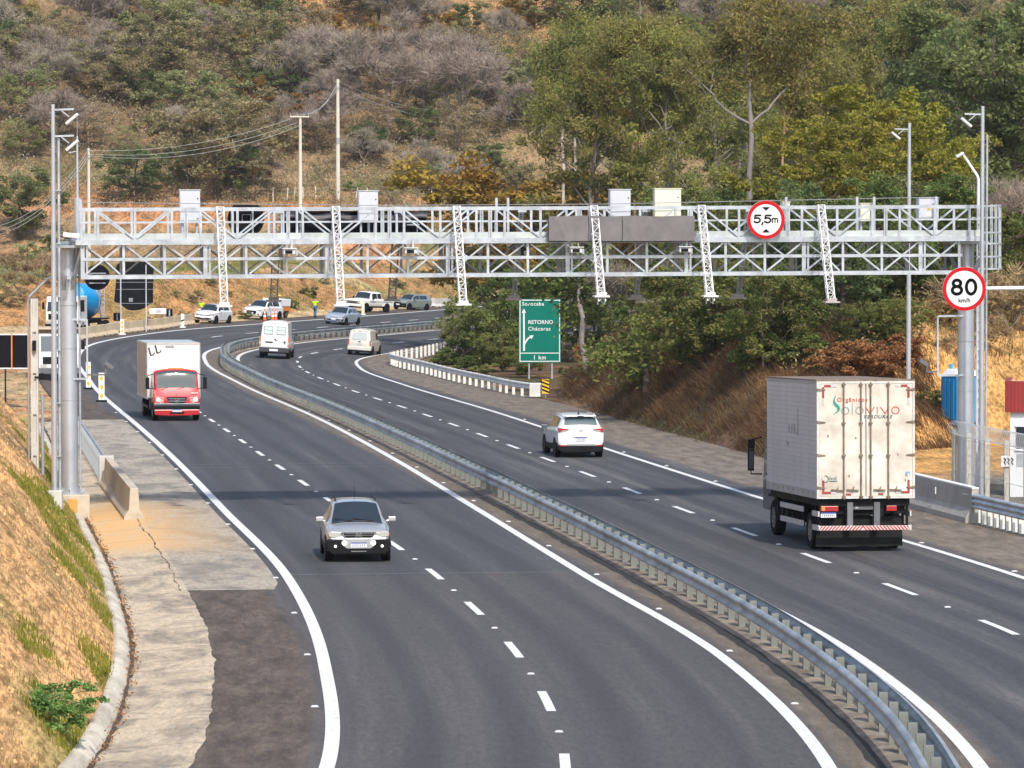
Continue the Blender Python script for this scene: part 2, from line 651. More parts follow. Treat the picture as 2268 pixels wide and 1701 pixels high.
 cutc = lerp(cutc, pale, ss(.3, .7, n3 + .4 * n2))
 cutc = np.where((q < 0)[:, None], pale * .95, cutc)
 c = np.where(cb[:, None], cutc, c)
 bench = (q >= 8) & (q < 30) & (y > 262) & (y < 455)
 c = np.where(bench[:, None], lerp(np.tile(olive * 1.35, (len(x), 1)), straw * 1.2, ss(-.3, .3, n1 + .3 * n2)), c)
 # second cut below the fence on the hill
 t = y - 428 - .12 * x
 c2 = (t > 2) & (t < 30) & (d > 24)
 c = np.where(c2[:, None], lerp(np.tile(straw, (len(x), 1)), clay, ss(-.25, .35, n1 + n2 * .5 + .1)), c)
 # right cut slope
 rs = (d < -12.6) & (y < 440)
 rc = lerp(np.tile(np.array([.125, .078, .048]), (len(x), 1)), np.array([.21, .13, .07]), ss(-.3, .5, n2 + n4 * .5))
 rc = lerp(rc, np.array([.10, .085, .04]), ss(.1, .6, n1))
 c = np.where(rs[:, None], rc, c)
 yd = (d < -12.6) & (x > 10.2) & (y < 205)
 yc = lerp(np.tile(np.array([.50, .275, .095]), (len(x), 1)), np.array([.36, .25, .12]), ss(163, 186, y - (x - 12) * .6))
 yc = lerp(yc, grey * .55, ss(148, 138, y) * ss(-.6, .2, n2 + .2))
 c = np.where(yd[:, None], yc, c)
 a = me.color_attributes.new('soil', 'FLOAT_COLOR', 'POINT')
 a.data.foreach_set('color', np.concatenate([np.clip(c, 0, 1), np.ones((len(c), 1))], 1).astype(np.float32).ravel())
 o = bpy.data.objects.new('ground', me)
 link(o)
 props(o, 'earth banks and dry grassy hillside around the curved highway', 'ground', None, 'structure')

terrain()

def sgrid(s0, s1, near=.75, far=2.):
 out = [s0]
 while out[-1] < s1 - 1e-6:
  st = near if out[-1] < 200 else (1.2 if out[-1] < 330 else far)
  out.append(min(s1, out[-1] + st))
 return np.array(out)

def strip(name, s, dl, dr, h, m, ncross=1, hprof=None, parent=None):
 """sheet following the road between offsets dl and dr (numbers or functions of s); UV = (offset, station)"""
 s = np.asarray(s, float)
 L = dl(s) if callable(dl) else np.full(len(s), dl, float)
 Rr = dr(s) if callable(dr) else np.full(len(s), dr, float)
 w = np.linspace(0, 1, ncross + 1)
 dd = L[:, None] * (1 - w) + Rr[:, None] * w
 sg = np.repeat(s[:, None], ncross + 1, 1)
 hh = h if hprof is None else h + hprof(w)[None, :]
 P = road_pt(sg, dd, hh)
 n0, n1 = dd.shape
 i = np.arange(n0 * n1).reshape(n0, n1)
 F = np.stack([i[:-1, :-1], i[:-1, 1:], i[1:, 1:], i[1:, :-1]], -1).reshape(-1, 4)
 me = np_mesh(name, P.reshape(-1, 3), F, m, True)
 uv = me.uv_layers.new(name='UVMap')
 co = np.stack([dd, sg], -1).reshape(-1, 2)[F.ravel()]
 uv.data.foreach_set('uv', co.astype(np.float32).ravel())
 o = bpy.data.objects.new(name, me)
 return link(o, parent)

def road_material():
 m = bpy.data.materials.new('asphalt')
 m.use_nodes = True
 n, l = nt(m)
 b = n['Principled BSDF']
 b.inputs['Roughness'].default_value = .78
 b.inputs['Specular IOR Level'].default_value = .35
 uv = n.new('ShaderNodeUVMap')
 sep = n.new('ShaderNodeSeparateXYZ'); l.new(uv.outputs[0], sep.inputs[0])
 geo = n.new('ShaderNodeNewGeometry')

 def sm(val, a, c):
  r = n.new('ShaderNodeMapRange'); r.interpolation_type = 'SMOOTHSTEP'
  r.inputs[1].default_value = min(a, c); r.inputs[2].default_value = max(a, c)
  if a > c:
   r.inputs[3].default_value = 1; r.inputs[4].default_value = 0
  l.new(val, r.inputs[0]); return r.outputs[0]

 def mth(op, a, c=None):
  x = n.new('ShaderNodeMath'); x.operation = op
  for k, v in enumerate((a, c)):
   if v is None: continue
   if isinstance(v, (int, float)): x.inputs[k].default_value = v
   else: l.new(v, x.inputs[k])
  return x.outputs[0]
 d, s = sep.outputs[0], sep.outputs[1]
 # streaks drawn out along the lanes by traffic
 mp = n.new('ShaderNodeMapping'); mp.inputs['Scale'].default_value = (1.5, .045, 1)
 l.new(uv.outputs[0], mp.inputs[0])
 st = noise_node(n, l, mp.outputs[0], 1.0, 6, .65, .3)
 mp2 = n.new('ShaderNodeMapping'); mp2.inputs['Scale'].default_value = (.25, .05, 1)
 l.new(uv.outputs[0], mp2.inputs[0])
 big = noise_node(n, l, mp2.outputs[0], 1.0, 4, .6, .5)
 mp3 = n.new('ShaderNodeMapping'); mp3.inputs['Scale'].default_value = (1, .2, 1)
 l.new(uv.outputs[0], mp3.inputs[0])
 fine = noise_node(n, l, mp3.outputs[0], 9., 4, .95)
 mid = noise_node(n, l, mp3.outputs[0], 2.2, 7, .75)
 lane_a = ramp_node(n, [(.3, (.040, .039, .041)), (.5, (.070, .067, .068)), (.70, (.130, .121, .113))])
 l.new(st.outputs[0], lane_a.inputs[0])
 lane = lane_a.outputs[0]
 bigr = ramp_node(n, [(.38, (0, 0, 0)), (.62, (1, 1, 1))]); l.new(big.outputs[0], bigr.inputs[0])
 lane = mixc(n, l, mth('MULTIPLY', bigr.outputs[0], .55), lane, (.054, .054, .058))
 # newer bluish layer between the joints at stations 101 and 232
 joint = mth('MULTIPLY', mth('GREATER_THAN', mth('ADD', s, mth('MULTIPLY', d, .10)), 101.4), mth('LESS_THAN', s, 200.))
 joint = mth('MULTIPLY', joint, mth('GREATER_THAN', d, .5))
 lane = mixc(n, l, mth('MULTIPLY', joint, .45), lane, (.056, .058, .065))
 warm = mth('MULTIPLY', mth('LESS_THAN', mth('ADD', s, mth('MULTIPLY', d, .10)), 101.4), mth('GREATER_THAN', d, .5))
 lane = mixc(n, l, mth('MULTIPLY', warm, .5), lane, (.080, .071, .069))
 # rubber-darkened wheel paths
 for c0, k in ((7.9, .5), (6.3, .4), (4.5, .45), (2.9, .4), (-2.3, .4), (-3.9, .45), (-6.1, .5), (-7.8, .5)):
  wpath = mth('MULTIPLY', sm(d, c0 - .55, c0 - .05), sm(d, c0 + .55, c0 + .05))
  lane = mixc(n, l, mth('MULTIPLY', wpath, k), lane, (.030, .030, .032))
 # shoulders
 sh_l = ramp_node(n, [(.38, (.055, .041, .031)), (.62, (.125, .096, .072))]); l.new(mid.outputs[0], sh_l.inputs[0])
 sh_r = ramp_node(n, [(.38, (.100, .080, .062)), (.62, (.225, .183, .14))]); l.new(mid.outputs[0], sh_r.inputs[0])
 med = ramp_node(n, [(.3, (.085, .068, .052)), (.55, (.15, .122, .092)), (.75, (.27, .22, .16))]); l.new(mid.outputs[0], med.inputs[0])
 col = mixc(n, l, sm(d, 9.5, 10.0), lane, sh_l.outputs[0])
 col = mixc(n, l, sm(d, -8.9, -9.5), col, sh_r.outputs[0])
 mm = mth('MULTIPLY', sm(d, -1.45, -1.0), sm(d, 1.5, 1.0))
 col = mixc(n, l, mm, col, med.outputs[0])
 # tyre scrubs: thin dark arcs on the outbound carriageway
 fr = ramp_node(n, [(.30, (.60, .60, .60)), (.5, (1, 1, 1)), (.66, (1.3, 1.28, 1.25)), (.76, (2.1, 2.05, 2.0))])
 l.new(fine.outputs[0], fr.inputs[0])
 x = n.new('ShaderNodeMix'); x.data_type = 'RGBA'; x.blend_type = 'MULTIPLY'; x.inputs[0].default_value = .9
 l.new(col, x.inputs[6]); l.new(fr.outputs[0], x.inputs[7])
 l.new(x.outputs[2], b.inputs['Base Color'])
 bp = n.new('ShaderNodeBump'); bp.inputs['Strength'].default_value = .35; bp.inputs['Distance'].default_value = .012
 l.new(fine.outputs[0], bp.inputs['Height']); l.new(bp.outputs[0], b.inputs['Normal'])
 return m

ASPH = road_material()
o = strip('road', sgrid(30, 455), 11.75, -13.05, 0.0, ASPH, 24)
props(o, 'curved dark asphalt highway with two carriageways', 'road', None, 'structure')

KO = np.array([60, 80, 100, 125, 155, 190, 240, 300, 420.])
OFF = {'A': (9.27, [0.11, 0.16, -0.25, -0.31, -0.28, -0.12, -0.34, -0.01, 0.28]),
 'B': (1.4, [0.07, 0.09, 0.29, -0.16, -0.6, -0.82, -0.55, 0.15, 0.64]),
 'C': (-1.25, [0.4, 0.05, 0.0, 0.04, 0.14, 0.26, 0.29, -0.08, -0.38]),
 'D': (-8.8, [-0.26, -0.18, -0.04, 0.38, 0.6, 0.43, 0.23, -0.35, -0.73])}

def off(k):
 d0, o_ = OFF[k]
 o_ = np.array(o_)
 return lambda s: d0 + herm(KO, o_, np.clip(s, 60, 420))

def line_material():
 m = bpy.data.materials.new('road_paint')
 m.use_nodes = True
 n, l = nt(m)
 b = n['Principled BSDF']
 b.inputs['Roughness'].default_value = .6
 geo = n.new('ShaderNodeNewGeometry')
 mpp = n.new('ShaderNodeMapping'); mpp.inputs['Scale'].default_value = (1, .25, 1)
 l.new(geo.outputs['Position'], mpp.inputs[0])
 f = noise_node(n, l, mpp.outputs[0], 11., 5, .9)
 r = ramp_node(n, [(.33, (.26, .25, .24)), (.40, (.60, .59, .57)), (.62, (.72, .72, .70))])
 l.new(f.outputs[0], r.inputs[0])
 l.new(r.outputs[0], b.inputs['Base Color'])
 return m

PAINT = line_material()
S_LINE = sgrid(45, 452)
for k, w, lb in (('A', .25, 'solid white line along the outer edge of the oncoming carriageway'),
    ('B', .24, 'solid white line of the oncoming carriageway beside the median guardrail'),
    ('C', .25, 'solid white line of the outbound carriageway beside the median guardrail'),
    ('D', .22, 'solid white line along the outer edge of the outbound carriageway')):
 f = off(k)
 o = strip('edge_line', S_LINE, lambda s, f=f, w=w: f(s) + w / 2, lambda s, f=f, w=w: f(s) - w / 2, .007, PAINT)
 props(o, lb, 'road marking', None, 'structure')

def dashes(name, fd, starts, lab, w=.17, ln=3.2):
 V, F = [], []
 for s0 in starts:
  for q in range(2):
   a, b = s0 + ln * q / 2, s0 + ln * (q + 1) / 2
   for (s, e) in ((a, 1), (b, 1)):
    pass
   k = len(V)
   for s, sg in ((a, 1), (a, -1), (b, -1), (b, 1)):
    V.append(road_pt(np.array(s), np.array(fd(s) + sg * w / 2), .007))
   F.append((k, k + 1, k + 2, k + 3))
 me = np_mesh(name, np.array(V), np.array(F), PAINT)
 o = bpy.data.objects.new(name, me)
 link(o)
 props(o, lab, 'road marking', None, 'structure')

P_D = 9.27
dl_off = lambda s: float(np.interp(s, [64, 83, 100, 127, 152, 185, 290, 365], [5.63, 5.5, 5.33, 5.35, 5.52, 5.56, 5.0, 5.0]))
dr_off = lambda s: float(np.interp(s, [86, 105, 133, 152, 232, 262, 300, 323], [-5.3, -5.03, -4.92, -4.82, -4.63, -4.92, -5.3, -5.6]))
starts_l = [64.0 - 1.6 + P_D * k for k in range(-2, 41)]
starts_r = [86.2 - 1.6 + P_D * k for k in range(-4, 39)]
dashes('lane_marking', dl_off, starts_l, 'white dashes between the two lanes of the oncoming carriageway')
dashes('lane_marking', dr_off, starts_r, 'white dashes between the two lanes of the outbound carriageway')

# raised studs: one by one
stud_me = MB().prism([(-.07, 0), (.07, 0), (.045, .022), (-.045, .022)], -.06, .06).build('road_stud', SIGN_W)
stud_mesh = stud_me.data
bpy.data.objects.remove(stud_me)

def studs(fd, ss_, lab, grp):
 for s in ss_:
  p = road_pt(np.array(float(s)), np.array(float(fd(s))), .0)
  o = bpy.data.objects.new('road_stud', stud_mesh)
  o.location = p
  o.rotation_euler = (0, 0, -float(theta(np.array(float(s)))))
  link(o)
  props(o, lab, 'road stud', grp)

mids = [64 + P_D * (k + .5) for k in range(0, 20)]
midr = [86.2 + P_D * (k + .5) for k in range(-3, 18)]
studs(dl_off, mids, 'small white stud in the gap between lane dashes of the oncoming carriageway', 'studs along the left lane dashes')
studs(dr_off, midr, 'small white stud in the gap between lane dashes of the outbound carriageway', 'studs along the right lane dashes')
studs(lambda s: off('A')(s) + .3, [s + 4 for s in mids[:14]], 'small white stud on the shoulder side of the outermost left edge line', 'studs beside the outer left edge line')
studs(lambda s: off('B')(s) - .32, [s + 4 for s in mids[:14]], 'small white stud between the median line and the guardrail, near side', 'studs beside the median line of the oncoming carriageway')
studs(lambda s: off('D')(s) - .28, [s for s in midr[2:14]], 'small white stud on the shoulder side of the outer right edge line', 'studs beside the outer right edge line')

# ---------------- concrete shoulder, swale and kerb at the left
def stained(name, c0, c1, dirt=True, dark=(.085, .08, .075)):
 m = bpy.data.materials.new(name)
 m.use_nodes = True
 n, l = nt(m)
 b = n['Principled BSDF']
 b.inputs['Roughness'].default_value = .9
 uv = n.new('ShaderNodeUVMap')
 geo = n.new('ShaderNodeNewGeometry')
 sep = n.new('ShaderNodeSeparateXYZ'); l.new(uv.outputs[0], sep.inputs[0])
 mp = n.new('ShaderNodeMapping'); mp.inputs['Scale'].default_value = (.8, .34, 1)
 mp.inputs['Rotation'].default_value = (0, 0, .5)
 l.new(uv.outputs[0], mp.inputs[0])
 st = noise_node(n, l, mp.outputs[0], 1.1, 9, .74, .5)
 mp3 = n.new('ShaderNodeMapping'); mp3.inputs['Scale'].default_value = (1, .22, 1)
 l.new(uv.outputs[0], mp3.inputs[0])
 fine = noise_node(n, l, mp3.outputs[0], 8, 8, .85)
 r = ramp_node(n, [(.33, c0), (.6, c1)]); l.new(fine.outputs[0], r.inputs[0])
 sr = ramp_node(n, [(.46, (0, 0, 0)), (.58, (1, 1, 1))]); l.new(st.outputs[0], sr.inputs[0])
 fr = ramp_node(n, [(.35, (0, 0, 0)), (.6, (1, 1, 1))]); l.new(fine.outputs[0], fr.inputs[0])
 k = n.new('ShaderNodeMath'); k.operation = 'MULTIPLY'; l.new(sr.outputs[0], k.inputs[0]); l.new(fr.outputs[0], k.inputs[1])
 k2 = n.new('ShaderNodeMath'); k2.operation = 'MULTIPLY'; l.new(k.outputs[0], k2.inputs[0]); k2.inputs[1].default_value = .9
 col = mixc(n, l, k2.outputs[0], r.outputs[0], dark)
 if dirt:   # washed-out orange soil around the end of the concrete barrier
  def band(a, b_, c, e):
   x = n.new('ShaderNodeMapRange'); x.interpolation_type = 'SMOOTHSTEP'
   x.inputs[1].default_value = a; x.inputs[2].default_value = b_; l.new(sep.outputs[1], x.inputs[0])
   y = n.new('ShaderNodeMapRange'); y.interpolation_type = 'SMOOTHSTEP'
   y.inputs[1].default_value = c; y.inputs[2].default_value = e; y.inputs[3].default_value = 1; y.inputs[4].default_value = 0
   l.new(sep.outputs[1], y.inputs[0])
   z = n.new('ShaderNodeMath'); z.operation = 'MULTIPLY'; l.new(x.outputs[0], z.inputs[0]); l.new(y.outputs[0], z.inputs[1])
   return z.outputs[0]
  bd = band(107, 112, 124, 134)
  side = n.new('ShaderNodeMapRange'); side.inputs[1].default_value = 9.6; side.inputs[2].default_value = 11.9
  side.inputs[3].default_value = .12; side.inputs[4].default_value = 1.0; l.new(sep.outputs[0], side.inputs[0])
  st2 = ramp_node(n, [(.34, (.35, .35, .35)), (.52, (1, 1, 1))]); l.new(st.outputs[0], st2.inputs[0])
  z1 = n.new('ShaderNodeMath'); z1.operation = 'MULTIPLY'; l.new(bd, z1.inputs[0]); l.new(side.outputs[0], z1.inputs[1])
  z2 = n.new('ShaderNodeMath'); z2.operation = 'MULTIPLY'; l.new(z1.outputs[0], z2.inputs[0]); l.new(st2.outputs[0], z2.inputs[1])
  col = mixc(n, l, z2.outputs[0], col, (.60, .37, .16))
 fm_ = n.new('ShaderNodeMath'); fm_.operation = 'PINGPONG'; fm_.inputs[1].default_value = 2.1; l.new(sep.outputs[1], fm_.inputs[0])
 jl = n.new('ShaderNodeMath'); jl.operation = 'LESS_THAN'; jl.inputs[1].default_value = .035; l.new(fm_.outputs[0], jl.inputs[0])
 jk = n.new('ShaderNodeMath'); jk.operation = 'MULTIPLY'; jk.inputs[1].default_value = .55; l.new(jl.outputs[0], jk.inputs[0])
 col = mixc(n, l, jk.outputs[0], col, dark)
 l.new(col, b.inputs['Base Color'])
 bp = n.new('ShaderNodeBump'); bp.inputs['Strength'].default_value = .4; bp.inputs['Distance'].default_value = .02
 l.new(fine.outputs[0], bp.inputs['Height']); l.new(bp.outputs[0], b.inputs['Normal'])
 return m

fa = off('A')
wob = lambda s: vnoise(s, s * 0, 3.7, 31) * .10 + vnoise(s, s * 0, .8, 32) * .04 + vnoise(s, s * 0, .35, 33) * .03
o = strip('shoulder', sgrid(97.2, 186, .4), lambda s: 11.78 + 0 * s, lambda s: fa(s) + .32 + np.clip(99 - s, 0, 2) * .1, .004,
  stained('stained_concrete_shoulder', (.19, .165, .13), (.43, .375, .295)), 6)
props(o, 'pale stained concrete strip outside the left edge line', 'shoulder', None, 'structure')
o = strip('drainage_channel', sgrid(50, 186, .3), 13.32, lambda s: 11.62 - np.where(s < 97, np.abs(wob(s)) * .9, 0), .008,
  stained('stained_concrete_channel', (.28, .23, .165), (.58, .48, .345)), 14, lambda w: -.13 * np.clip(1 - w / .84, 0, 1))
props(o, 'shallow concrete drainage channel beside the left shoulder', 'channel', None, 'structure')
o = strip('kerb', sgrid(50, 186, .5), 13.66, 13.26, .0, stained('kerb_concrete', (.46, .41, .33), (.62, .56, .45), False, (.25, .22, .17)), 4,
  lambda w: np.array([-.16, .10, .09, .03, -.12])[:len(w)])
props(o, 'low concrete kerb at the foot of the orange bank', 'kerb', None, 'structure')
o = strip('crack', sgrid(52, 184, .25), lambda s: 13.24 + .02 * vnoise(s, s, .6, 46), lambda s: 13.17 + .05 * vnoise(s, s, .9, 47), -.085, mat('dirt_in_joint', (.07, .05, .035), .95, var=.5, vscale=3))
props(o, 'dirt-filled joint between the kerb and the drainage channel', 'joint', None, 'structure')
o = strip('crack', sgrid(97, 122, .25), lambda s: 11.775 + .07 * vnoise(s, s, 1.9, 48) + .03 * vnoise(s, s, .5, 49), lambda s: 11.75 + .07 * vnoise(s, s, 1.9, 48) + .02 * vnoise(s, s, .6, 50), .013, mat('dirt_in_joint', (.07, .05, .035)))
props(o, 'crumbling dark crack between the shoulder slab and the channel', 'crack', None, 'structure')

# old rubber marks and saw cuts on the lanes
RUB = mat('rubber_mark', (.055, .055, .059), .8, var=.4, vscale=1.5)
for nm, m_, s0, s1, d0, d1, w in (('tyre_mark', RUB, 226, 262, -3.0, -6.9, .22), ('tyre_mark', RUB, 222, 256, -3.7, -7.3, .16), ('tyre_mark', RUB, 86, 128, -6.3, -5.8, .10), ('tyre_mark', RUB, 88, 126, -7.9, -7.5, .10)):
 q = sgrid(s0, s1, 1.)
 f_ = lambda s, a=s0, b=s1, p=d0, r=d1: p + (r - p) * ss(a, b, s)
 t_ = lambda s, a=s0, b=s1, w=w: w * np.sin(np.clip((s - a) / (b - a), 0, 1) * math.pi) ** .5
 props(strip(nm, q, lambda s: f_(s) + t_(s) / 2, lambda s: f_(s) - t_(s) / 2, .004, m_), 'dark curved rubber streak left by tyres on the asphalt', 'tyre mark', None, 'structure')
CUT = mat('pale_saw_cut', (.17, .165, .16), .8, var=.5, vscale=2)
for s0, d0, d1 in ((147.6, 8.7, 1.6), (149.6, 8.7, 1.6), (101.3, 8.9, 1.2)):
 props(strip('saw_cut', np.array([s0, s0 + .09]), d0, d1, .004, CUT, 8), 'thin pale cut line across the oncoming lanes', 'saw cut', None, 'structure')

# median strip under the guardrail
KDB = np.array([55, 85, 105, 125, 160, 240, 280, 320, 360, 420.])
DB = np.array([.15, .25, .2, -.05, -.15, -.05, -.4, -.9, -1.0, -1.0])
dbar = lambda s: np.interp(s, KDB, DB)
medm = mat('median_rubble', (.20, .165, .125), .95, var=.6, vscale=1.4, bump=.7, bscale=14)
o = strip('median', sgrid(48, 450, .75), lambda s: dbar(s) + .38 + .05 * vnoise(s, s, 1.3, 41), lambda s: dbar(s) - .42 + .06 * vnoise(s, s, 1.1, 42), .012, medm, 4,
  lambda w: np.array([0, .05, .06, .05, 0])[:len(w)])
props(o, 'narrow rubble strip under the median guardrail', 'median', None, 'structure')
tar = mat('tar_seam', (.022, .02, .019), .9, var=.4, vscale=3)
o = strip('tar_seam', sgrid(48, 130, .5), lambda s: dbar(s) + .60 + .05 * vnoise(s, s, .9, 43), lambda s: dbar(s) + .38 + .04 * vnoise(s, s, 1.2, 44), .006, tar)
props(o, 'black crumbling tar seam beside the median strip', 'seam', None, 'structure')

# ================================================================== GUARDRAILS
WPROF = [(0, .76), (.035, .745), (.085, .715), (.085, .66), (.03, .615), (.015, .575), (.03, .535), (.085, .505), (.085, .46), (.035, .435), (0, .42)]

def rail_mesh(P, N, prof=WPROF, th=.010, z0=0.):
 """extrude a W profile along points P; N are unit plan normals toward the traffic"""
 loop = [(a, z) for a, z in prof] + [(a - th, z) for a, z in reversed(prof)]
 n = len(loop)
 V = []
 for p, q in zip(P, N):
  for a, z in loop:
   V.append((p[0] + q[0] * a, p[1] + q[1] * a, p[2] + z + z0))
 F = []
 for i in range(len(P) - 1):
  for k in range(n):
   F.append((i * n + k, i * n + (k + 1) % n, (i + 1) * n + (k + 1) % n, (i + 1) * n + k))
 return np.array(V), np.array(F)

def add_rail(name, P, N, m, parent, **k):
 V, F = rail_mesh(P, N, **k)
 me = np_mesh(name, V, F, m)
 o = bpy.data.objects.new(name, me)
 return link(o, parent)

RAIL = mat('weathered_rail_zinc', (.33, .355, .37), .5, .5, var=.45, vscale=.9)
RAIL_W = mat('pale_rail_paint', (.62, .61, .57), .55, .1, var=.2, vscale=1.5)
POST = mat('guardrail_post_zinc', (.21, .22, .20), .6, .3, var=.35, vscale=1.2)
POST_W = mat('white_post_paint', (.72, .71, .67), .6, var=.12, vscale=2)

def post_mesh(m, h=.80, w=.16, t=.09, name='post'):
 """C-section post"""
 mb = MB()
 mb.prism([(-w / 2, -t / 2), (w / 2, -t / 2), (w / 2, -t / 2 + .03), (-w / 2 + .03, -t / 2 + .03), (-w / 2 + .03, t / 2 - .03), (w / 2, t / 2 - .03), (w / 2, t / 2), (-w / 2, t / 2)], -.15, h, 'z')
 o = mb.build(name, m)
 me = o.data
 bpy.data.objects.remove(o)
 return me

median_rail = thing('guardrail', 'long double-sided steel guardrail curving down the median between the carriageways', 'guardrail', (0, 0, 0))
sr = sgrid(46, 448, .8, 2.2)
for sgn in (1, -1):
 c = dbar(sr) + sgn * .20
 P = road_pt(sr, c)
 th = theta(sr)
 N = np.stack([-np.cos(th) * sgn, np.sin(th) * sgn], -1)
 add_rail('rail', P, N, RAIL, median_rail)
pm = post_mesh(POST, .74, .15, .10)
ps = np.arange(48, 448, 1.42)
stuff_v = []
for k, s in enumerate(ps):
 p = road_pt(np.array(s), np.array(dbar(s)))
 rz = -float(theta(np.array(s)))
 if 5 <= k < 105:
  o = bpy.data.objects.new('post', pm)
  o.location = p; o.rotation_euler = (0, 0, rz)
  link(o, median_rail)
 else:
  stuff_v.append((p, rz))
mb = MB()
for p, rz in stuff_v:
 mb.box((p[0], p[1], p[2] + .3), (.14, .10, .88), Matrix.Rotation(rz, 4, 'Z').to_3x3())
o = mb.build('post', POST, median_rail)
o['kind'] = 'stuff'

def poly_rail(name, lab, pts, facing, spacing, mr, mp_, step=1., post_h=.72, post_w=.16, mats2=None, z=0, setback=.12, prof=WPROF, post_t=.09):
 """guardrail along plan points; facing = +1 traffic on the left of travel along pts"""
 pts = np.array(pts, float)
 seg = np.r_[0, np.cumsum(np.hypot(*np.diff(pts[:, :2], axis=0).T))]
 u = np.arange(0, seg[-1] + 1e-6, step)
 # smooth interpolation
 X = herm(seg, pts[:, 0], u); Y = herm(seg, pts[:, 1], u)
 tx, ty = np.gradient(X), np.gradient(Y)
 L = np.hypot(tx, ty); tx, ty = tx / L, ty / L
 N = np.stack([-ty * facing, tx * facing], -1)
 S, D = sd_of(X, Y)
 Z = Rz(S, D) + z
 o = thing(name, lab, 'guardrail', (0, 0, 0))
 P = np.stack([X, Y, Z], -1)
 add_rail('rail', P, N, mr, o, prof=prof)
 pmh = post_mesh(mp_, post_h, post_w, post_t)
 for v in np.arange(.3, seg[-1], spacing):
  x = np.interp(v, u, X); y = np.interp(v, u, Y); zz = np.interp(v, u, Z)
  nx = np.interp(v, u, N[:, 0]); ny = np.interp(v, u, N[:, 1])
  q = bpy.data.objects.new('post', pmh)
  q.location = (x - nx * setback, y - ny * setback, zz)
  q.rotation_euler = (0, 0, math.atan2(ny, nx))
  link(q, o)
 return o

bend_pts = [(.96, 209.5), (.1, 213), (-1.39, 221.5), (-2.65, 228.5), (-3.93, 236.3), (-5.16, 244.6), (-6.46, 252.6), (-7.5, 259.2), (-7.95, 264), (-7.6, 270), (-6.6, 277), (-5.4, 287), (-4.2, 297), (-1., 312)]
poly_rail('guardrail', 'pale guardrail on white posts bending round the inside of the curve by the green sign', bend_pts, 1, 2.0, RAIL_W, POST_W, 1., .74, .15, post_t=.13)
lp = [tuple(road_pt(np.array(float(s)), np.array(12.02))[:2]) for s in (138.5, 150, 162, 174, 184)]
poly_rail('guardrail', 'short bluish steel guardrail behind the concrete barrier beside the left gantry pole', lp, -1, 1.0, GALV, GALV, 1., .74, .14)
rp = [tuple(road_pt(np.array(float(s)), np.array(dd))[:2]) for s, dd in ((117.5, -12.3), (112, -12.45), (106, -12.7), (100, -13.))]
THRIE = [(0, .86), (.04, .845), (.085, .82), (.085, .77), (.02, .735), (.02, .70), (.085, .665), (.085, .61), (.02, .575), (.02, .54), (.085, .505), (.085, .45), (0, .42)]
poly_rail('guardrail', 'ribbed steel guardrail on close posts joined to the right concrete barrier', rp, -1, .62, GALV, POST_W, .5, .8, .15, prof=THRIE, post_t=.12)

# terminal box of the bend guardrail with its chevron marker
t = thing('guardrail_terminal', 'grey box-shaped end of the pale bend guardrail beside the chevron marker', 'guardrail end', (1.2, 208.9, 0))
MB().box((0, 0, .42), (.62, .5, .72)).build('end_box', RAIL_W, t, bevel=.04)
MB().box((-.2, 0, .03), (.12, .12, .3)).box((.2, 0, .03), (.12, .12, .3)).build('post', POST, t)
t = thing('chevron_marker', 'small yellow marker board with black diagonal stripes at the guardrail end', 'road sign', (1.72, 208.4, 0))
MB().box((0, .02, .45), (.06, .05, 1.0)).build('post', POST, t)
MB().box((0, -.02, .62), (.36, .02, .74)).build('board', YELLOW, t)
mb = MB()
for k in range(4):
 z = .28 + k * .19
 pts = [(-.178, z + .14), (.178, z), (.178, z + .09), (-.178, z + .23)]
 pts = [(x, max(.26, min(.985, zz))) for x, zz in pts]
 mb.prism(pts, -.036, -.031)
mb.each('stripe', SIGN_K, t)

# ================================================================== CONCRETE BARRIERS
JP = [(-.30, 0), (-.30, .10), (-.13, .32), (-.09, .81), (.09, .81), (.13, .32), (.30, .10), (.30, 0)]

def barrier_row(pts_s, d_of, m, lab_f, grp, length=3.0, hgt=1., gap=.04):
 out = []
 s = pts_s[0]
 k = 0
 while s + length <= pts_s[1] + .01:
  a = road_pt(np.array(s), np.array(float(d_of(s)))); b = road_pt(np.array(s + length - gap), np.array(float(d_of(s + length))))
  dx, dy = b[0] - a[0], b[1] - a[1]
  L = math.hypot(dx, dy)
  mid_ = (a + b) / 2
  t = thing('concrete_barrier', lab_f(k), 'barrier', tuple(mid_), heading(dx, dy), grp)
  mb = MB().prism([(x, z * hgt) for x, z in JP], -L / 2, L / 2)
  q = mb.build('barrier_block', m, t, bevel=.015)
  slot = MB()
  for e in (-.28, .28):
   slot.box((.255, e * L, .035), (.10, .3, .07)).box((-.255, e * L, .035), (.10, .3, .07))
  slot.each('drain_slot', BLACK, t)
  MB().box((-.118, -L * .18, .5), (.04, .09, .14)).build('lifting_slot', BLACK, t)
  out.append(t)
  s += length
  k += 1
 return out

JB = mat('tan_barrier_concrete', (.50, .40, .27), .9, var=.2, vscale=.9, bump=.25, bscale=14)
names_ = ['first', 'second', 'third', 'fourth', 'fifth', 'sixth', 'seventh', 'eighth', 'ninth', 'tenth', 'eleventh', 'twelfth', 'thirteenth', 'fourteenth', 'fifteenth', 'sixteenth', 'seventeenth', 'eighteenth']
nb_ = 15
barrier_row((266, 312), lambda s: np.interp(s, [266, 285, 300, 313], [10.9, 10.75, 10.6, 12.]), JB,
   lambda k: f'tan concrete barrier, {names_[k]} from the mixer in the row to the white hatchback', 'concrete barriers along the outer shoulder')
barrier_row((384, 432), lambda s: np.interp(s, [384, 388, 410, 430], [12.6, 11.2, 11.0, 11.]), CONC_W,
   lambda k: f'pale concrete barrier, {names_[k]} in the row beyond the grey-green hatchback', 'pale concrete barriers beyond the parked cars')

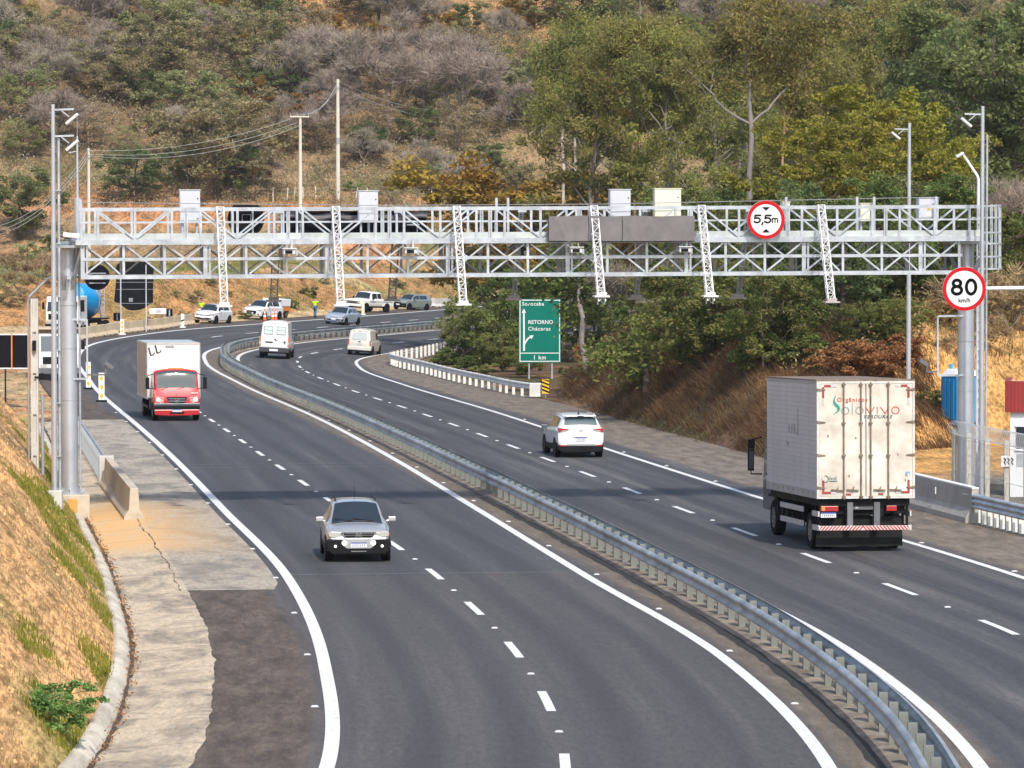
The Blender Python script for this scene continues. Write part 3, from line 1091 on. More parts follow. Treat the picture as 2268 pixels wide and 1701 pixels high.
def long_barrier(name, lab, s0, s1, d0, d1, prof, m, cap=None):
 s = sgrid(s0, s1, 1.)
 d = np.interp(s, [s0, s1], [d0, d1])
 P = road_pt(s, d); th = theta(s)
 N = np.stack([-np.cos(th), np.sin(th)], -1)
 o = thing(name, lab, 'barrier', (0, 0, 0))

 def sweep(pr, nm, mm):
  n = len(pr); V = []; F = []
  for p, q in zip(P, N):
   for a, z in pr: V.append((p[0] + q[0] * a, p[1] + q[1] * a, p[2] + z))
  for i in range(len(P) - 1):
   for k in range(n):
    F.append((i * n + k, i * n + (k + 1) % n, (i + 1) * n + (k + 1) % n, (i + 1) * n + k))
  F.append(tuple(range(n))); F.append(tuple((len(P) - 1) * n + k for k in range(n - 1, -1, -1)))
  mb = MB(); mb.add(V, F)
  return mb.build(nm, mm, o, bevel=.012)
 sweep(prof, 'barrier_wall', m)
 if cap: sweep(cap, 'cap', mat('white_barrier_paint', (.72, .71, .68), .6, var=.08))
 return o

rb = long_barrier('concrete_barrier', 'grey concrete roadside barrier with white painted top behind the box truck', 116.5, 136.5, -12.35, -12.15,
    [(-.1, -.1), (-.1, 1.02), (.1, 1.02), (.14, .42), (.30, .16), (.30, -.1)], mat('grey_barrier_concrete', (.36, .34, .31), .88, var=.16, vscale=1.2, bump=.2, bscale=15),
    [(-.108, .99), (-.108, 1.045), (.108, 1.045), (.108, .99)])
p = road_pt(np.array(120.3), np.array(-12.11))
MB().box((p[0], p[1], p[2] + .72), (.03, .10, .20)).build('reflector', SIGN_W, rb)
lbz = long_barrier('concrete_barrier', 'sloping tan concrete barrier end on the left shoulder in front of the guardrail', 121.5, 138, 11.85, 12.0,
    [(-.30, -.05), (-.30, .08), (-.16, .28), (-.12, .92), (.12, .92), (.16, .28), (.30, .08), (.30, -.05)], CONC)
p = road_pt(np.array(138.6), np.array(12.05))
t = thing('concrete_pillar', 'square pale concrete pillar where the left barrier meets the guardrail', 'pillar', tuple(p), -float(theta(np.array(138.))))
MB().box((0, 0, .45), (.5, .35, 1.0)).build('pillar_block', CONC_W, t, bevel=.02)

# ================================================================== TOLL GANTRY
KD = 2268.0 / 2212.0
G0 = Vector((-13.3, 122.0, 0.0)); G1 = Vector((14.1, 126.0, 0.0))
GA = math.atan2(G1.y - G0.y, G1.x - G0.x)
GL = (G1 - G0).length
GE = (G1 - G0).normalized(); GN = Vector((-GE.y, GE.x, 0))
TILT = .0042

def gx(pd, back=0.):
 """distance along the gantry of a column of the photograph (2212 px wide)"""
 r = (pd * KD - 1134) / FPX
 a = G0 + GN * back
 return (r * a.y - a.x) / (GE.x - r * GE.y)

def gz(pd, x):
 """height at distance x along the gantry of a row of the photograph"""
 y = (G0 + GE * x).y
 return CAM_H - (pd * KD - 520) * y / FPX

def gworld(x, y, z):
 p = G0 + GE * x + GN * y
 return Vector((p.x, p.y, z + x * TILT))

gantry = thing('toll_gantry', 'long galvanised truss gantry spanning both carriageways on two round poles', 'gantry', G0, GA)
gantry.rotation_euler = (0, -TILT, GA)
ZB, ZM, ZD, ZT, ZTOE, ZMID, ZTOP = 7.13, 7.66, 8.09, 8.25, 8.43, 8.76, 9.15
XA, XB = .35, GL + .25
DEP = .85                                  # half depth of the truss

ch = MB()
for y in (-DEP, DEP):
 ch.span((XA, y - .06, ZB - .06), (XB - .6, y + .06, ZB + .06))
 ch.span((XA, y - .05, ZM - .045), (XB - .6, y + .05, ZM + .045))
ch.build('chord', GALV, gantry)
deck = MB()
for y in (-DEP - .1, DEP + .1):
 deck.span((XA - .15, y - .05, ZD), (XB, y + .05, ZT))
deck.span((XA - .1, -DEP - .05, ZT - .07), (XB - .05, DEP + .05, ZT - .03))
deck.build('walkway_deck', GALV, gantry)
toe = MB()
for y in (-DEP - .1, DEP + .1):
 toe.span((XA, y - .008, ZT + .003), (XB - .05, y + .008, ZTOE))
toe.build('toe_board', mat('thin_grey_toe_board', (.44, .48, .47), .5, .3, var=.25, vscale=1.5), gantry)

NP = 22
pw = (XB - .75 - XA) / NP
web = MB(); webb = MB()
for k in range(NP + 1):
 x = XA + .06 + k * pw
 for y in (-DEP, DEP):
  w = .12 if k % 3 == 0 else .075
  (web if y < 0 else webb).span((x - w / 2, y - .035, ZB + .06), (x + w / 2, y + .035, ZD))
  if k % 3 == 0:
   (web if y < 0 else webb).span((x + .10, y - .03, ZB + .06), (x + .16, y + .03, ZD))
for k in range(NP):
 x0 = XA + .06 + k * pw; x1 = x0 + pw
 for y, mbx in ((-DEP, web), (DEP, webb)):
  flip = (k % 3 == 1) != (y > 0)
  a, b = ((x0 + .07, ZB + .08), (x1 - .07, ZD - .02))
  if flip: a, b = (x0 + .07, ZD - .02), (x1 - .07, ZB + .08)
  mbx.bar((a[0], y - .01, a[1]), (b[0], y - .01, b[1]), .05, .075, (0, 1, 0))
  # short counter brace in one half of the panel
  xm = (x0 + x1) / 2
  if k % 2 == 0:
   mbx.bar((xm + .05, y + .03, ZM - .02), (x1 - .1, y + .03, ZB + .08) if not flip else (x0 + .1, y + .03, ZB + .08), .05, .06, (0, 1, 0))
  mbx.bar((x0 + .1, y + .03, ZD - .03) if not flip else (x1 - .1, y + .03, ZD - .03), (xm, y + .03, ZM + .02), .04, .05, (0, 1, 0))
for k in range(0, NP + 1):
 x = XA + .06 + k * pw
 webb.bar((x, -DEP, ZB), (x, DEP, ZB), .07, .07)
 webb.bar((x, -DEP, ZM), (x + pw * (1 if k < NP else 0), DEP, ZM), .05, .05)
web.build('truss_web', GALV, gantry)
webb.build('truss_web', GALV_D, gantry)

# guard rails of the walkway
for y, m_, nm in ((-DEP - .1, GALV, 'railing'), (DEP + .1, GALV, 'railing')):
 rl = MB()
 rl.span((XA - .05, y - .04, ZTOP - .05), (XB, y + .04, ZTOP + .05))
 rl.span((XA, y - .022, ZMID - .025), (XB, y + .022, ZMID + .025))
 mod = 3.06
 x = XA + .1
 k = 0
 while x < XB - .3:
  # posts: two at the joint, one at each end of the V, one in its middle
  for dx, w in ((0, .07), (.42, .07), (1.52, .07), (2.62, .07), (3.02, .07)):
   if x + dx < XB - .05:
    rl.span((x + dx - w / 2, y - .035, ZT), (x + dx + w / 2, y + .035, ZTOP - .05))
  if x + 2.62 < XB:
   rl.bar((x + .47, y - .02, ZTOP - .06), (x + 1.48, y - .02, ZT + .03), .05, .085, (0, 1, 0))
   rl.bar((x + 2.57, y - .02, ZTOP - .06), (x + 1.56, y - .02, ZT + .03), .05, .085, (0, 1, 0))
  x += mod
  k += 1
 rl.build(nm, m_, gantry)
wire_m = mat('thin_cable', (.25, .25, .25), .6)
MB().tube([(XA, 0, ZTOP + .22), (XA + 9, 0, ZTOP + .10), (XA + 16, 0, ZTOP + .12), (XB - 1.2, 0, ZTOP + .30)], .012, 5).build('lifeline_cable', wire_m, gantry)
mb = MB()
for x in (XA + .05, gx(1100), gx(1075), gx(1700), gx(1853), gx(1890), XB - 1.2):
 mb.span((x - .035, -.04, ZT), (x + .035, .04, ZTOP + .32))
mb.each('lifeline_post', GALV, gantry)

# poles and footings
POLE_M = mat('pole_zinc', (.47, .50, .54), .4, .6, var=.14, vscale=.8)
for x, zt, ztop in ((.0, .62, ZT - .05), (GL, .35, ZD - .02)):
 z0 = zt - x * TILT
 mb = MB()
 mb.tube([(x, 0, z0), (x, 0, ztop)], [.27, .25], 28)
 mb.lathe([(.42, z0), (.42, z0 + .04), (.27, z0 + .04)], 24, Matrix.Translation((x, 0, 0)))
 for k in range(8):
  a = k * math.pi / 4
  mb.bar((x + .26 * math.cos(a), .26 * math.sin(a), z0 + .14), (x + .41 * math.cos(a), .41 * math.sin(a), z0 + .07), .02, .16)
 for zz in (1.9, 3.45, 5.0, 6.3):
  mb.lathe([(.262, zz - .01), (.275, zz - .01), (.275, zz + .01), (.262, zz + .01)], 24, Matrix.Translation((x, 0, 0)), close=True)
 mb.build('pole', POLE_M, gantry, smooth=True)
 mb = MB()
 for sx in (-1, 1):
  for sy in (-1, 1):
   mb.bar((x + sx * .05, sy * .1, 6.6), (x + sx * .42, sy * DEP, ZD - .03), .10, .10)
 mb.span((x - .5, -DEP, ZD - .08), (x + .5, DEP, ZD - .003))
 for sy in (-1, 1):
  mb.span((x - .06, min(0, sy * DEP), ZB - .06), (x + .06, max(0, sy * DEP), ZB + .06))
 mb.build('pole_bracket', GALV_D, gantry)
 # footing
 if x == 0: MB().box((.05, -.78, -.12), (.30, .05, 1.25)).build('wooden_board', mat('orange_wood_board', (.52, .26, .07), .8, var=.25, vscale=3), gantry)
 MB().box((x, 0, z0 - .55), (1.15, 1.3, 1.1)).build('footing', CONC, gantry, bevel=.03)
# bracket frame holding roadside cameras on each pole
CAMW = mat('camera_housing', (.55, .55, .54), .45, var=.1)
for x, sx in ((0., .55), (GL, -.95)):
 mb = MB()
 zt_, zb_ = gz(690, x), gz(818, x)
 mb.bar((x, -.2, zt_), (x + sx, -.2, zt_), .06, .06).bar((x, -.2, zb_), (x + sx, -.2, zb_), .06, .06).bar((x + sx, -.2, zb_), (x + sx, -.2, zt_), .05, .05)
 mb.build('camera_frame', GALV, gantry)
 c = MB()
 ex = x + sx + (.55 if sx > 0 else -.35)
 c.bar((x + sx, -.2, zb_ + .12), (ex, -.2, zb_ + .12), .05, .05)
 M_ = Matrix.Rotation(R_(35), 3, 'Y')
 c.box((ex - (.1 if sx < 0 else -.1), -.25, zb_ + .40), (.28, .13, .11), M_)
 c.bar((ex, -.2, zb_ + .1), (ex, -.2, zb_ + .4), .05, .05)
 c.build('roadside_camera', mat('dark_camera_housing', (.12, .12, .13), .45), gantry)
# ladder cage at the right-hand end
lad = MB()
xc = XB + .35
for k in range(9):
 a = math.pi * 2 * k / 16 - math.pi / 2
 lad.bar((xc + .36 * math.cos(a), .36 * math.sin(a) - .5, ZB + .08), (xc + .36 * math.cos(a), .36 * math.sin(a) - .5, ZTOP + .06), .035, .02)
for z in (ZB + .1, ZM - .05, ZM + .35, ZT + .1, ZMID + .05, ZTOP + .02):
 pts = [(xc - .45, -.86, z)] + [(xc + .38 * math.cos(-math.pi / 2 + math.pi * k / 10), .38 * math.sin(-math.pi / 2 + math.pi * k / 10) - .5, z) for k in range(11)] + [(xc - .45, -.14, z)]
 for p, q in zip(pts[:-1], pts[1:]): lad.bar(p, q, .02, .045)
for yy in (-.7, -.3):
 lad.bar((xc - .28, yy, .9), (xc - .28, yy, ZTOP), .04, .04)
for k in range(26):
 lad.bar((xc - .28, -.7, 1.1 + k * .3), (xc - .28, -.3, 1.1 + k * .3), .02)
lad.build('ladder_cage', GALV, gantry)
# conduit along the left pole
MB().tube([(.33, -.12, .3), (.33, -.12, 7.9)], .035, 8).build('conduit', GALV_D, gantry)

# ---------------- hanging antenna arms
def lattice(mb, p, q, w, n, bar=.028):
 p, q = Vector(p), Vector(q)
 d = (q - p).normalized()
 r = Vector((1, 0, 0)); r = (r - d * r.dot(d)).normalized(); u = d.cross(r)
 cs = [r * (a * w / 2) + u * (b * w / 2) for a, b in ((-1, -1), (1, -1), (1, 1), (-1, 1))]
 for c in cs: mb.bar(p + c, q + c, bar, bar)
 for k in range(n):
  a = p.lerp(q, k / n); b = p.lerp(q, (k + 1) / n)
  for j in range(4):
   c0, c1 = cs[j], cs[(j + 1) % 4]
   mb.bar(a + c0, b + c1, bar * .6, bar * .6) if (k + j) % 2 else mb.bar(a + c1, b + c0, bar * .6, bar * .6)
   mb.bar(a + c0, a + c1, bar * .6, bar * .6)

ANT_M = mat('antenna_plate', (.62, .62, .61), .5, var=.08)
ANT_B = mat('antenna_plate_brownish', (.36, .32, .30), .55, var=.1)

def arm(xl, side, reach, drop, lab, plate_m, grp, lat_m, low=0.):
 t = thing('hanging_antenna', lab, 'antenna', gworld(xl, side * (DEP + .2), ZTOP), GA, grp)
 mb = MB()
 p = Vector((0, 0, .02)); q = Vector((0, side * reach, -drop))
 lattice(mb, p, q, .205 if side < 0 or xl < 12 else .12, 14, .028 if side < 0 else .024)
 mb.build('lattice_mast', lat_m, t)
 e = p.lerp(q, 1 - low)
 s = MB()
 s.box(tuple(e + Vector((0, 0, -.02))), (.46, .46, .055))
 s.box(tuple(e + Vector((0, 0, .05))), (.3, .3, .1))
 s.build('antenna', plate_m, t, bevel=.01)
 b = MB()
 b.span((-.13, -side * .14 - .04, -.12), (.13, -side * .14 + .04, .02)).span((-.1, -side * .1 - .06, -1.0), (.1, -side * .1 + .06, -.9))
 b.build('clamp', GALV_D, t)
 return t

front_labels = ['white lattice antenna arm in front of the gantry over the first white hatchback',
    'white lattice antenna arm hanging in front of the gantry over the silver sedan',
    'white lattice antenna arm at mid gantry with a white plate beside the green sign',
    'white lattice antenna arm crossing the grey covered message board, its tip below the antenna plate',
    'white lattice antenna arm just right of the grey covered message board',
    'white lattice antenna arm right of the round 5,5m sign, rightmost front arm']
for (pd, lab, low, pm_) in zip((476, 725, 986, 1282, 1514, 1772), front_labels, (0, 0, 0, .075, .07, 0), (ANT_M, ANT_M, ANT_M, ANT_M, ANT_M, ANT_B)):
 arm(gx(pd, -DEP - .2), -1, 1.5, 2.86, lab, pm_, 'antenna arms on the front of the gantry', LAT_W, low)
DARKLAT = mat('shaded_white_lattice', (.30, .30, .31), .6, var=.2)  # white lattice coloured darker: backlit shade of the rear arms is painted in
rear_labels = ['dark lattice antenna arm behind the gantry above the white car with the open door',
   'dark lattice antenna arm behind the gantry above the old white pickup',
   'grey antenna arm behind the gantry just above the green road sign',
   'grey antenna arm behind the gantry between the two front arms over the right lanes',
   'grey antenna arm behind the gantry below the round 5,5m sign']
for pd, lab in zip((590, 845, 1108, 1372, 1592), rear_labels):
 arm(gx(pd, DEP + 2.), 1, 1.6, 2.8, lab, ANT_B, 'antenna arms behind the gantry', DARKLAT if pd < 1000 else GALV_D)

# ---------------- cabinets on the walkway
CAB = mat('grey_cabinet_paint', (.50, .51, .54), .5, var=.06, vscale=2)
CABC = mat('cream_cabinet_paint', (.66, .64, .50), .5, var=.06, vscale=2)

def cabinet(p0, p1, t0, t1, m, lab, yb=.25, depth=.35, warn=False):
 xc_ = (gx(p0, yb) + gx(p1, yb)) / 2
 w = gx(p1, yb) - gx(p0, yb)
 za, zc = gz(t1, xc_), gz(t0, xc_)
 t = thing('equipment_cabinet', lab, 'cabinet', gworld(xc_, yb, za - xc_ * TILT), GA, 'equipment cabinets on the gantry walkway')
 h = zc - za
 MB().box((0, depth / 2, h / 2), (w, depth, h)).build('cabinet_box', m, t, bevel=.012)
 MB().box((0, depth / 2, h + .012), (w + .05, depth + .05, .024)).build('lid', m, t)
 MB().box((0, -.008, h / 2), (w - .06, .012, h - .08)).build('door', m, t, bevel=.004)
 k = MB().lathe([(.02, 0), (.02, .02)], 10, Matrix.Translation((w * .38, -.015, h * .74)) @ Matrix.Rotation(R_(90), 4, 'X'))
 k.box((w * .38, -.02, h * .1), (.03, .02, .04))
 k.build('lock', BLACK, t)
 lg = MB()
 for s in (-1, 1): lg.span((s * w * .35 - .03, depth / 2 - .03, -(za - ZT - xc_ * TILT) + .0), (s * w * .35 + .03, depth / 2 + .03, 0))
 lg.each('leg', GALV_D, t)
 if warn:
  MB().prism([(-.085, h * .42), (.085, h * .42), (0, h * .42 + .15)], -.022, -.016).build('warning_triangle', YELLOW, t)
  MB().prism([(-.012, h * .44), (.012, h * .44), (.008, h * .44 + .08), (-.008, h * .44 + .08)], -.026, -.0225).build('warning_mark', SIGN_K, t)
  MB().span((-.08, -.02, h * .12), (.08, -.016, h * .3)).build('label_plate', SIGN_W, t)
 return t

cabinet(389, 433, 411, 479, CAB, 'grey metal cabinet on the gantry nearest its left pole')
cabinet(775, 817, 413, 479, CAB, 'grey metal cabinet on the gantry in front of the long black panel')
cabinet(1318, 1362, 410, 478, CAB, 'grey metal cabinet rising behind the grey covered message board')
cabinet(1414, 1471, 408, 478, CABC, 'cream coloured wide cabinet behind the grey covered message board')
cabinet(1690, 1706, 437, 480, CABC, 'small cream cabinet half hidden behind the round 5,5m sign')
cabinet(1858, 1886, 440, 478, CABC, 'small cream cabinet between the rightmost antenna arm and the warning cabinet')
cabinet(1984, 2027, 428, 472, CAB, 'grey cabinet with yellow warning triangle near the right end of the gantry', warn=True)

# hanging cameras under the deck
for pd, lab in ((624, 'white camera box under the gantry deck between the first two front arms'),
    (886, 'white camera box under the gantry deck left of the middle antenna arm'),
    (1243, 'white camera box under the gantry deck left of the arm crossing the covered board'),
    (1477, 'white camera box under the gantry deck below the right end of the covered board')):
 x = gx(pd, -DEP - .35)
 t = thing('lane_camera', lab, 'camera', gworld(x, -DEP - .35, ZD - .28), GA, 'lane cameras under the gantry')
 MB().box((0, 0, .06), (.36, .5, .16)).build('camera_body', CAMW, t, bevel=.015)
 MB().box((0, -.02, .155), (.42, .56, .02)).build('sunshield', WHITE_P, t)
 MB().box((-.02, -.255, .05), (.22, .012, .10)).build('lens', BLACK, t)
 MB().bar((.1, .1, .15), (.1, .1, .4), .05, .05).bar((.24, .05, -.06), (.24, .05, .1), .06, .1).build('hanger', GALV, t)

# ---------------- message boards and signs on the gantry
TARP = mat('grey_tarpaulin', (.17, .158, .158), .85, 0, .1, var=.16, vscale=1.6, bump=.5, bscale=4)
TARPK = mat('black_tarpaulin', (.008, .008, .009), .8, 0, .1, var=.4, vscale=1.6, bump=.5, bscale=4)

def draped(mb, w, h, dep, nx=60, nz=16, seed=0):
 """cloth wrapped round a box, front side towards -y, with sagging creases"""
 V = []; rr = np.random.default_rng(seed)
 cre = [(rr.uniform(0, w), rr.uniform(-.9, .9), rr.uniform(.03, .09), rr.uniform(.006, .016)) for _ in range(26)]
 for i in range(nx + 1):
  for j in range(nz + 1):
   x = w * i / nx; z = h * j / nz
   b = sum(a * math.exp(-((x - c0 - k * (z - h / 2)) / s) ** 2) for c0, k, s, a in cre)
   sag = -.012 * math.sin(math.pi * i / nx * 6) * (1 if j == nz else 0)
   V.append((x, -b, z + sag + (.01 * math.sin(i * .7) if j == 0 else 0)))
 F = []
 for i in range(nx):
  for j in range(nz):
   a = i * (nz + 1) + j
   F.append((a, a + nz + 1, a + nz + 2, a + 1))
 mb.add(V, F)
 mb.span((.004, .012, .01), (w - .004, dep, h - .01))
 # side folds
 mb.add([(0, 0, 0), (0, dep, 0), (0, dep, h), (0, 0, h)], [(0, 1, 2, 3)])
 mb.add([(w, 0, 0), (w, dep, 0), (w, dep, h), (w, 0, h)], [(0, 3, 2, 1)])
 mb.add([(0, 0, h), (w, 0, h), (w, dep, h), (0, dep, h)], [(0, 1, 2, 3)])

x0, x1 = gx(1186, -DEP - .5), gx(1500, -DEP - .5)
za, zb2 = gz(522, x0), gz(467, x0)
t = thing('covered_message_board', 'long message board wrapped in grey cloth on the front of the gantry', 'message board', gworld(x0, -DEP - .5, za - x0 * TILT), GA)
mb = MB(); draped(mb, x1 - x0, zb2 - za, .28, 80, 14, 3)
mb.build('cloth_cover', TARP, t, smooth=True)
mb = MB()
for f in (.27, .5): mb.tube([((x1 - x0) * f, -.02, .01), ((x1 - x0) * f + .015, -.024, (zb2 - za) * .5), ((x1 - x0) * f, -.02, zb2 - za)], .008, 5)
mb.tube([(0, -.015, .015), ((x1 - x0) * .5, -.018, .008), (x1 - x0, -.015, .015)], .012, 5)
mb.build('rope', BLACK, t)
mb = MB()
for f in (.15, .5, .85): mb.span(((x1 - x0) * f - .03, .28, .1), ((x1 - x0) * f + .03, .42, .5))
mb.build('bracket', GALV_D, t)

x0, x1 = gx(610, DEP + .3), gx(922, DEP + .3)
t = thing('covered_message_board', 'long black message board behind the gantry railing with a cloth roll on top', 'message board', gworld(x0, DEP + .3, 8.24), GA)
MB().span((0, 0, 0), (x1 - x0, .3, .86)).build('board_back', BLACKM, t, bevel=.02)
mb = MB(); pts = [((x1 - x0) * k / 24, -.02 - .02 * math.sin(k * 1.7), .72 + .04 * math.sin(k * .9) - .05 * math.sin(math.pi * k / 24)) for k in range(25)]
mb.tube(pts, .10, 8)
mb.build('cloth_roll', TARP, t, smooth=True)
mb = MB()
for f in (.03, .12, .93): mb.span(((x1 - x0) * f, -.012, .1), ((x1 - x0) * f + .03, -.003, .7))
mb.span(((x1 - x0) * .86, -.012, .16), ((x1 - x0) * .95, -.003, .2)).span(((x1 - x0) * .86, -.012, .42), ((x1 - x0) * .95, -.003, .46))
mb.build('bracket', GALV_D, t)

def round_sign(t, r, border=.185, facing=-1):
 q = Matrix.Rotation(math.pi / 2, 4, 'X')
 MB().lathe([(r, -.012), (r, .012)], 56, q).build('plate', SIGN_W, t)
 if border:
  ring_mesh(MB(), r * (1 - border), r * .995, -.020, -.0125, 56).build('red_ring', SIGN_R, t)
 return t

xs = gx(1654, -DEP - .45)
t = thing('height_limit_sign', 'round white sign with red ring reading 5,5m on the front of the gantry', 'road sign', gworld(xs, -DEP - .45, gz(475, xs) - xs * TILT), GA)
round_sign(t, .585)
# stroke-drawn digits: rounded road lettering

def strokes(name, paths, w, m, t, y=-.021, th=.006):
 mb = MB()
 for pts in paths:
  for p, q in zip(pts[:-1], pts[1:]):
   p2 = Vector((p[0], y, p[1])); q2 = Vector((q[0], y, q[1]))
   mb.bar(p2, q2, w, th, (0, 1, 0))
  for p in pts:
   mb.prism(circle(w / 2, 10, p[0], p[1]), y - th / 2 - .0004, y + th / 2 - .0004)
 return mb.build(name, m, t)

def arc(cx, cz, rx, rz, a0, a1, n=14):
 return [(cx + rx * math.cos(R_(a0 + (a1 - a0) * k / n)), cz + rz * math.sin(R_(a0 + (a1 - a0) * k / n))) for k in range(n + 1)]

def five(x, z, w, h):
 return [(x + w, z + h), (x + .14 * w, z + h), (x + .05 * w, z + .56 * h)] + arc(x + .42 * w, z + .33 * h, .52 * w, .33 * h, 128, -150)

strokes('figure', [five(-.36, -.085, .19, .22)], .050, SIGN_K, t)
strokes('figure', [[(-.10, -.085), (-.125, -.15)]], .050, SIGN_K, t)
strokes('figure', [five(-.035, -.085, .19, .22)], .050, SIGN_K, t)
mz = -.085
strokes('figure', [[(.20, mz), (.20, mz + .13)], [(.20, mz + .085)] + arc(.24, mz + .085, .04, .045, 180, 0, 8) + [(.28, mz)], [(.28, mz + .085)] + arc(.32, mz + .085, .04, .045, 180, 0, 8) + [(.36, mz)]], .034, SIGN_K, t)
MB().prism([(-.12, .385), (.12, .385), (0, .275)], -.024, -.018).build('arrow', SIGN_K, t)
MB().prism([(-.12, -.385), (.12, -.385), (0, -.275)], -.024, -.018).build('arrow', SIGN_K, t)
MB().bar((-.3, .02, -.3), (-.3, .02, .3), .05, .03).bar((.3, .02, -.3), (.3, .02, .3), .05, .03).bar((0, .0, -.2), (0, .38, -.2), .05, .05).bar((0, .0, .2), (0, .38, .2), .05, .05).build('sign_bracket', GALV_D, t)

xs = gx(532, DEP + .35)
t = thing('road_sign', 'black back of a round sign wrapped in black sheet behind the gantry railing', 'road sign', gworld(xs, DEP + .35, gz(472, xs) - xs * TILT), GA)
pts = circle(.56, 30)
pts = [(x, min(z, .42)) for x, z in pts]
MB().prism(pts, -.02, .04).build('plate', TARPK, t)
mb = MB()
for a, b in (((-.12, -.12), (.14, -.12)), ((.14, -.12), (.14, .12)), ((.14, .12), (-.12, .12)), ((-.12, .12), (-.12, -.12))): mb.bar((a[0], -.03, a[1]), (b[0], -.03, b[1]), .015, .012)
for x in (-.44, .2): mb.span((x - .03, -.05, -.6), (x + .03, -.021, .3))
mb.build('sign_bracket', GALV_D, t)

# speed sign on its own cantilever pole, nearer than the gantry
ps_ = at_y(2083 * KD, 624 * KD, 111.)
t = thing('speed_limit_sign', 'round white sign with red ring reading 80 km/h held on a white arm', 'road sign', ps_, R_(4))
round_sign(t, .60, .17)
W8 = .085

def zero(x, z, w, h): return arc(x + w / 2, z + h / 2, w / 2, h / 2, 0, 360, 26)

strokes('figure', [arc(-.205, .155, .105, .088, 0, 360, 22), arc(-.205, -.035, .130, .105, 0, 360, 22)], W8, SIGN_K, t)
strokes('figure', [zero(.055, -.14, .26, .385)], W8, SIGN_K, t)
text_obj('unit_text', 'km/h', .165, SIGN_K, t, (0, -.0215, -.365), align='CENTER', thick=.002, bold=.003)
MB().bar((-.35, .03, 0), (.35, .03, 0), .05, .04).bar((-.3, .03, -.3), (.3, .03, -.3), .05, .03).build('sign_bracket', GALV_D, t)
t = thing('sign_pole', 'white cantilever pole carrying the 80 km/h sign from the right roadside', 'pole', (16.2, 111.5, T1(16.2, 111.5)), 0)
zz = ps_.z - t.location.z
MB().tube([(0, 0, -.2), (0, 0, zz + .4)], [.13, .10], 14).build('post', WHITE_P, t, smooth=True)
MB().tube([(0, 0, zz + .02), (-1.6, -.15, zz + .03), (ps_.x - 16.2 - .1, -.40, zz)], [.075, .06, .05], 12).build('arm', WHITE_P, t, smooth=True)

# back of the opposite speed sign
pb = at_y(210 * KD, 599 * KD, 141.)
t = thing('road_sign', 'black back of a round sign above the blue concrete mixer drum', 'road sign', pb, R_(8))
MB().lathe([(.445, -.015), (.445, .015)], 40, Matrix.Rotation(math.pi / 2, 4, 'X')).build('plate', BLACKM, t)
MB().bar((-.3, -.03, .14), (.3, -.03, .14), .03, .03).bar((-.28, -.03, -.2), (.28, -.03, -.2), .03, .03).box((0, -.06, .02), (.2, .06, .1)).build('sign_bracket', GALV_D, t)
q_ = ground_hit(72 * KD, 1005 * KD, 100, 200)
pz = pb
t = thing('sign_pole', 'thin white cantilever arm reaching right from the left gantry pole to the black sign back', 'pole', (-15.2, 140.2, T1(-15.2, 140.2)), 0)
zz = pb.z - t.location.z + .06
MB().tube([(0, 0, -.3), (0, 0, zz + .1)], [.09, .06], 12).build('post', WHITE_P, t, smooth=True)
MB().tube([(0, 0, zz), (pb.x + 15.2 + .25, .6, zz - .02)], [.06, .045], 10).build('arm', WHITE_P, t, smooth=True)

# ================================================================== POLES AND LAMPS
def pole_to(px_top, py_top, base, r0, r1):
 """height of a pole whose base stands at `base` and whose top shows at row py_top"""
 return CAM_H + (520 - py_top) * base.y / FPX - base.z

def flood(t, z, side, length=.75):
 MB().bar((0, 0, z), (side * .55, 0, z + .02), .05, .05).bar((side * .2, 0, z), (side * .42, 0, z - .18), .03, .03).build('lamp_arm', GALV, t)
 M_ = Matrix.Rotation(side * R_(38), 3, 'Y')
 b = MB().box((side * .50, 0, z - .24), (.14, .26, .66) if False else (.42, .20, .08), Matrix.Rotation(-side * R_(40), 3, 'Y'))
 q = b.build('flood_lamp', CAMW, t, bevel=.02)

def mast(name, lab, pxb, pyb, pyt, r, lamps, Y=None, base=None, grp=None, second=None):
 if base is None:
  base = ground_hit(pxb * KD, pyb * KD, 90, 220)
 if Y:
  base = Vector((at_y(pxb * KD, 700, Y).x, Y, T1(at_y(pxb * KD, 700, Y).x, Y)))
 h = pole_to(0, pyt * KD, base, r, r)
 t = thing(name, lab, 'pole', base, 0, grp)
 MB().tube([(0, 0, -.2), (0, 0, h * .5), (0, 0, h)], [r, r * .9, r * .62], 14).build('pole', POLE_M, t, smooth=True)
 MB().box((0, 0, .05), (.42, .42, .5)).build('footing', CONC_W, t, bevel=.02)
 for pyl, side in lamps:
  z = CAM_H + (520 - pyl * KD) * base.y / FPX - base.z
  flood(t, z, side)
 return t, base, h

t, b_, h_ = mast('lamp_post', 'tall thin lamp post with two white flood lamps beside the left gantry pole', 118, 1088, 226, .08, [(238, 1), (295, 1)])
MB().tube([(.13, .1, .2), (.13, .1, h_ * .915)], .04, 10).build('conduit', GALV, t, smooth=True)
mb = MB()
for z in (1.2, 2.6, 4.0, 5.4, 6.8, 8.2): mb.box((.07, .05, z), (.24, .14, .03))
mb.build('clamp', GALV_D, t)
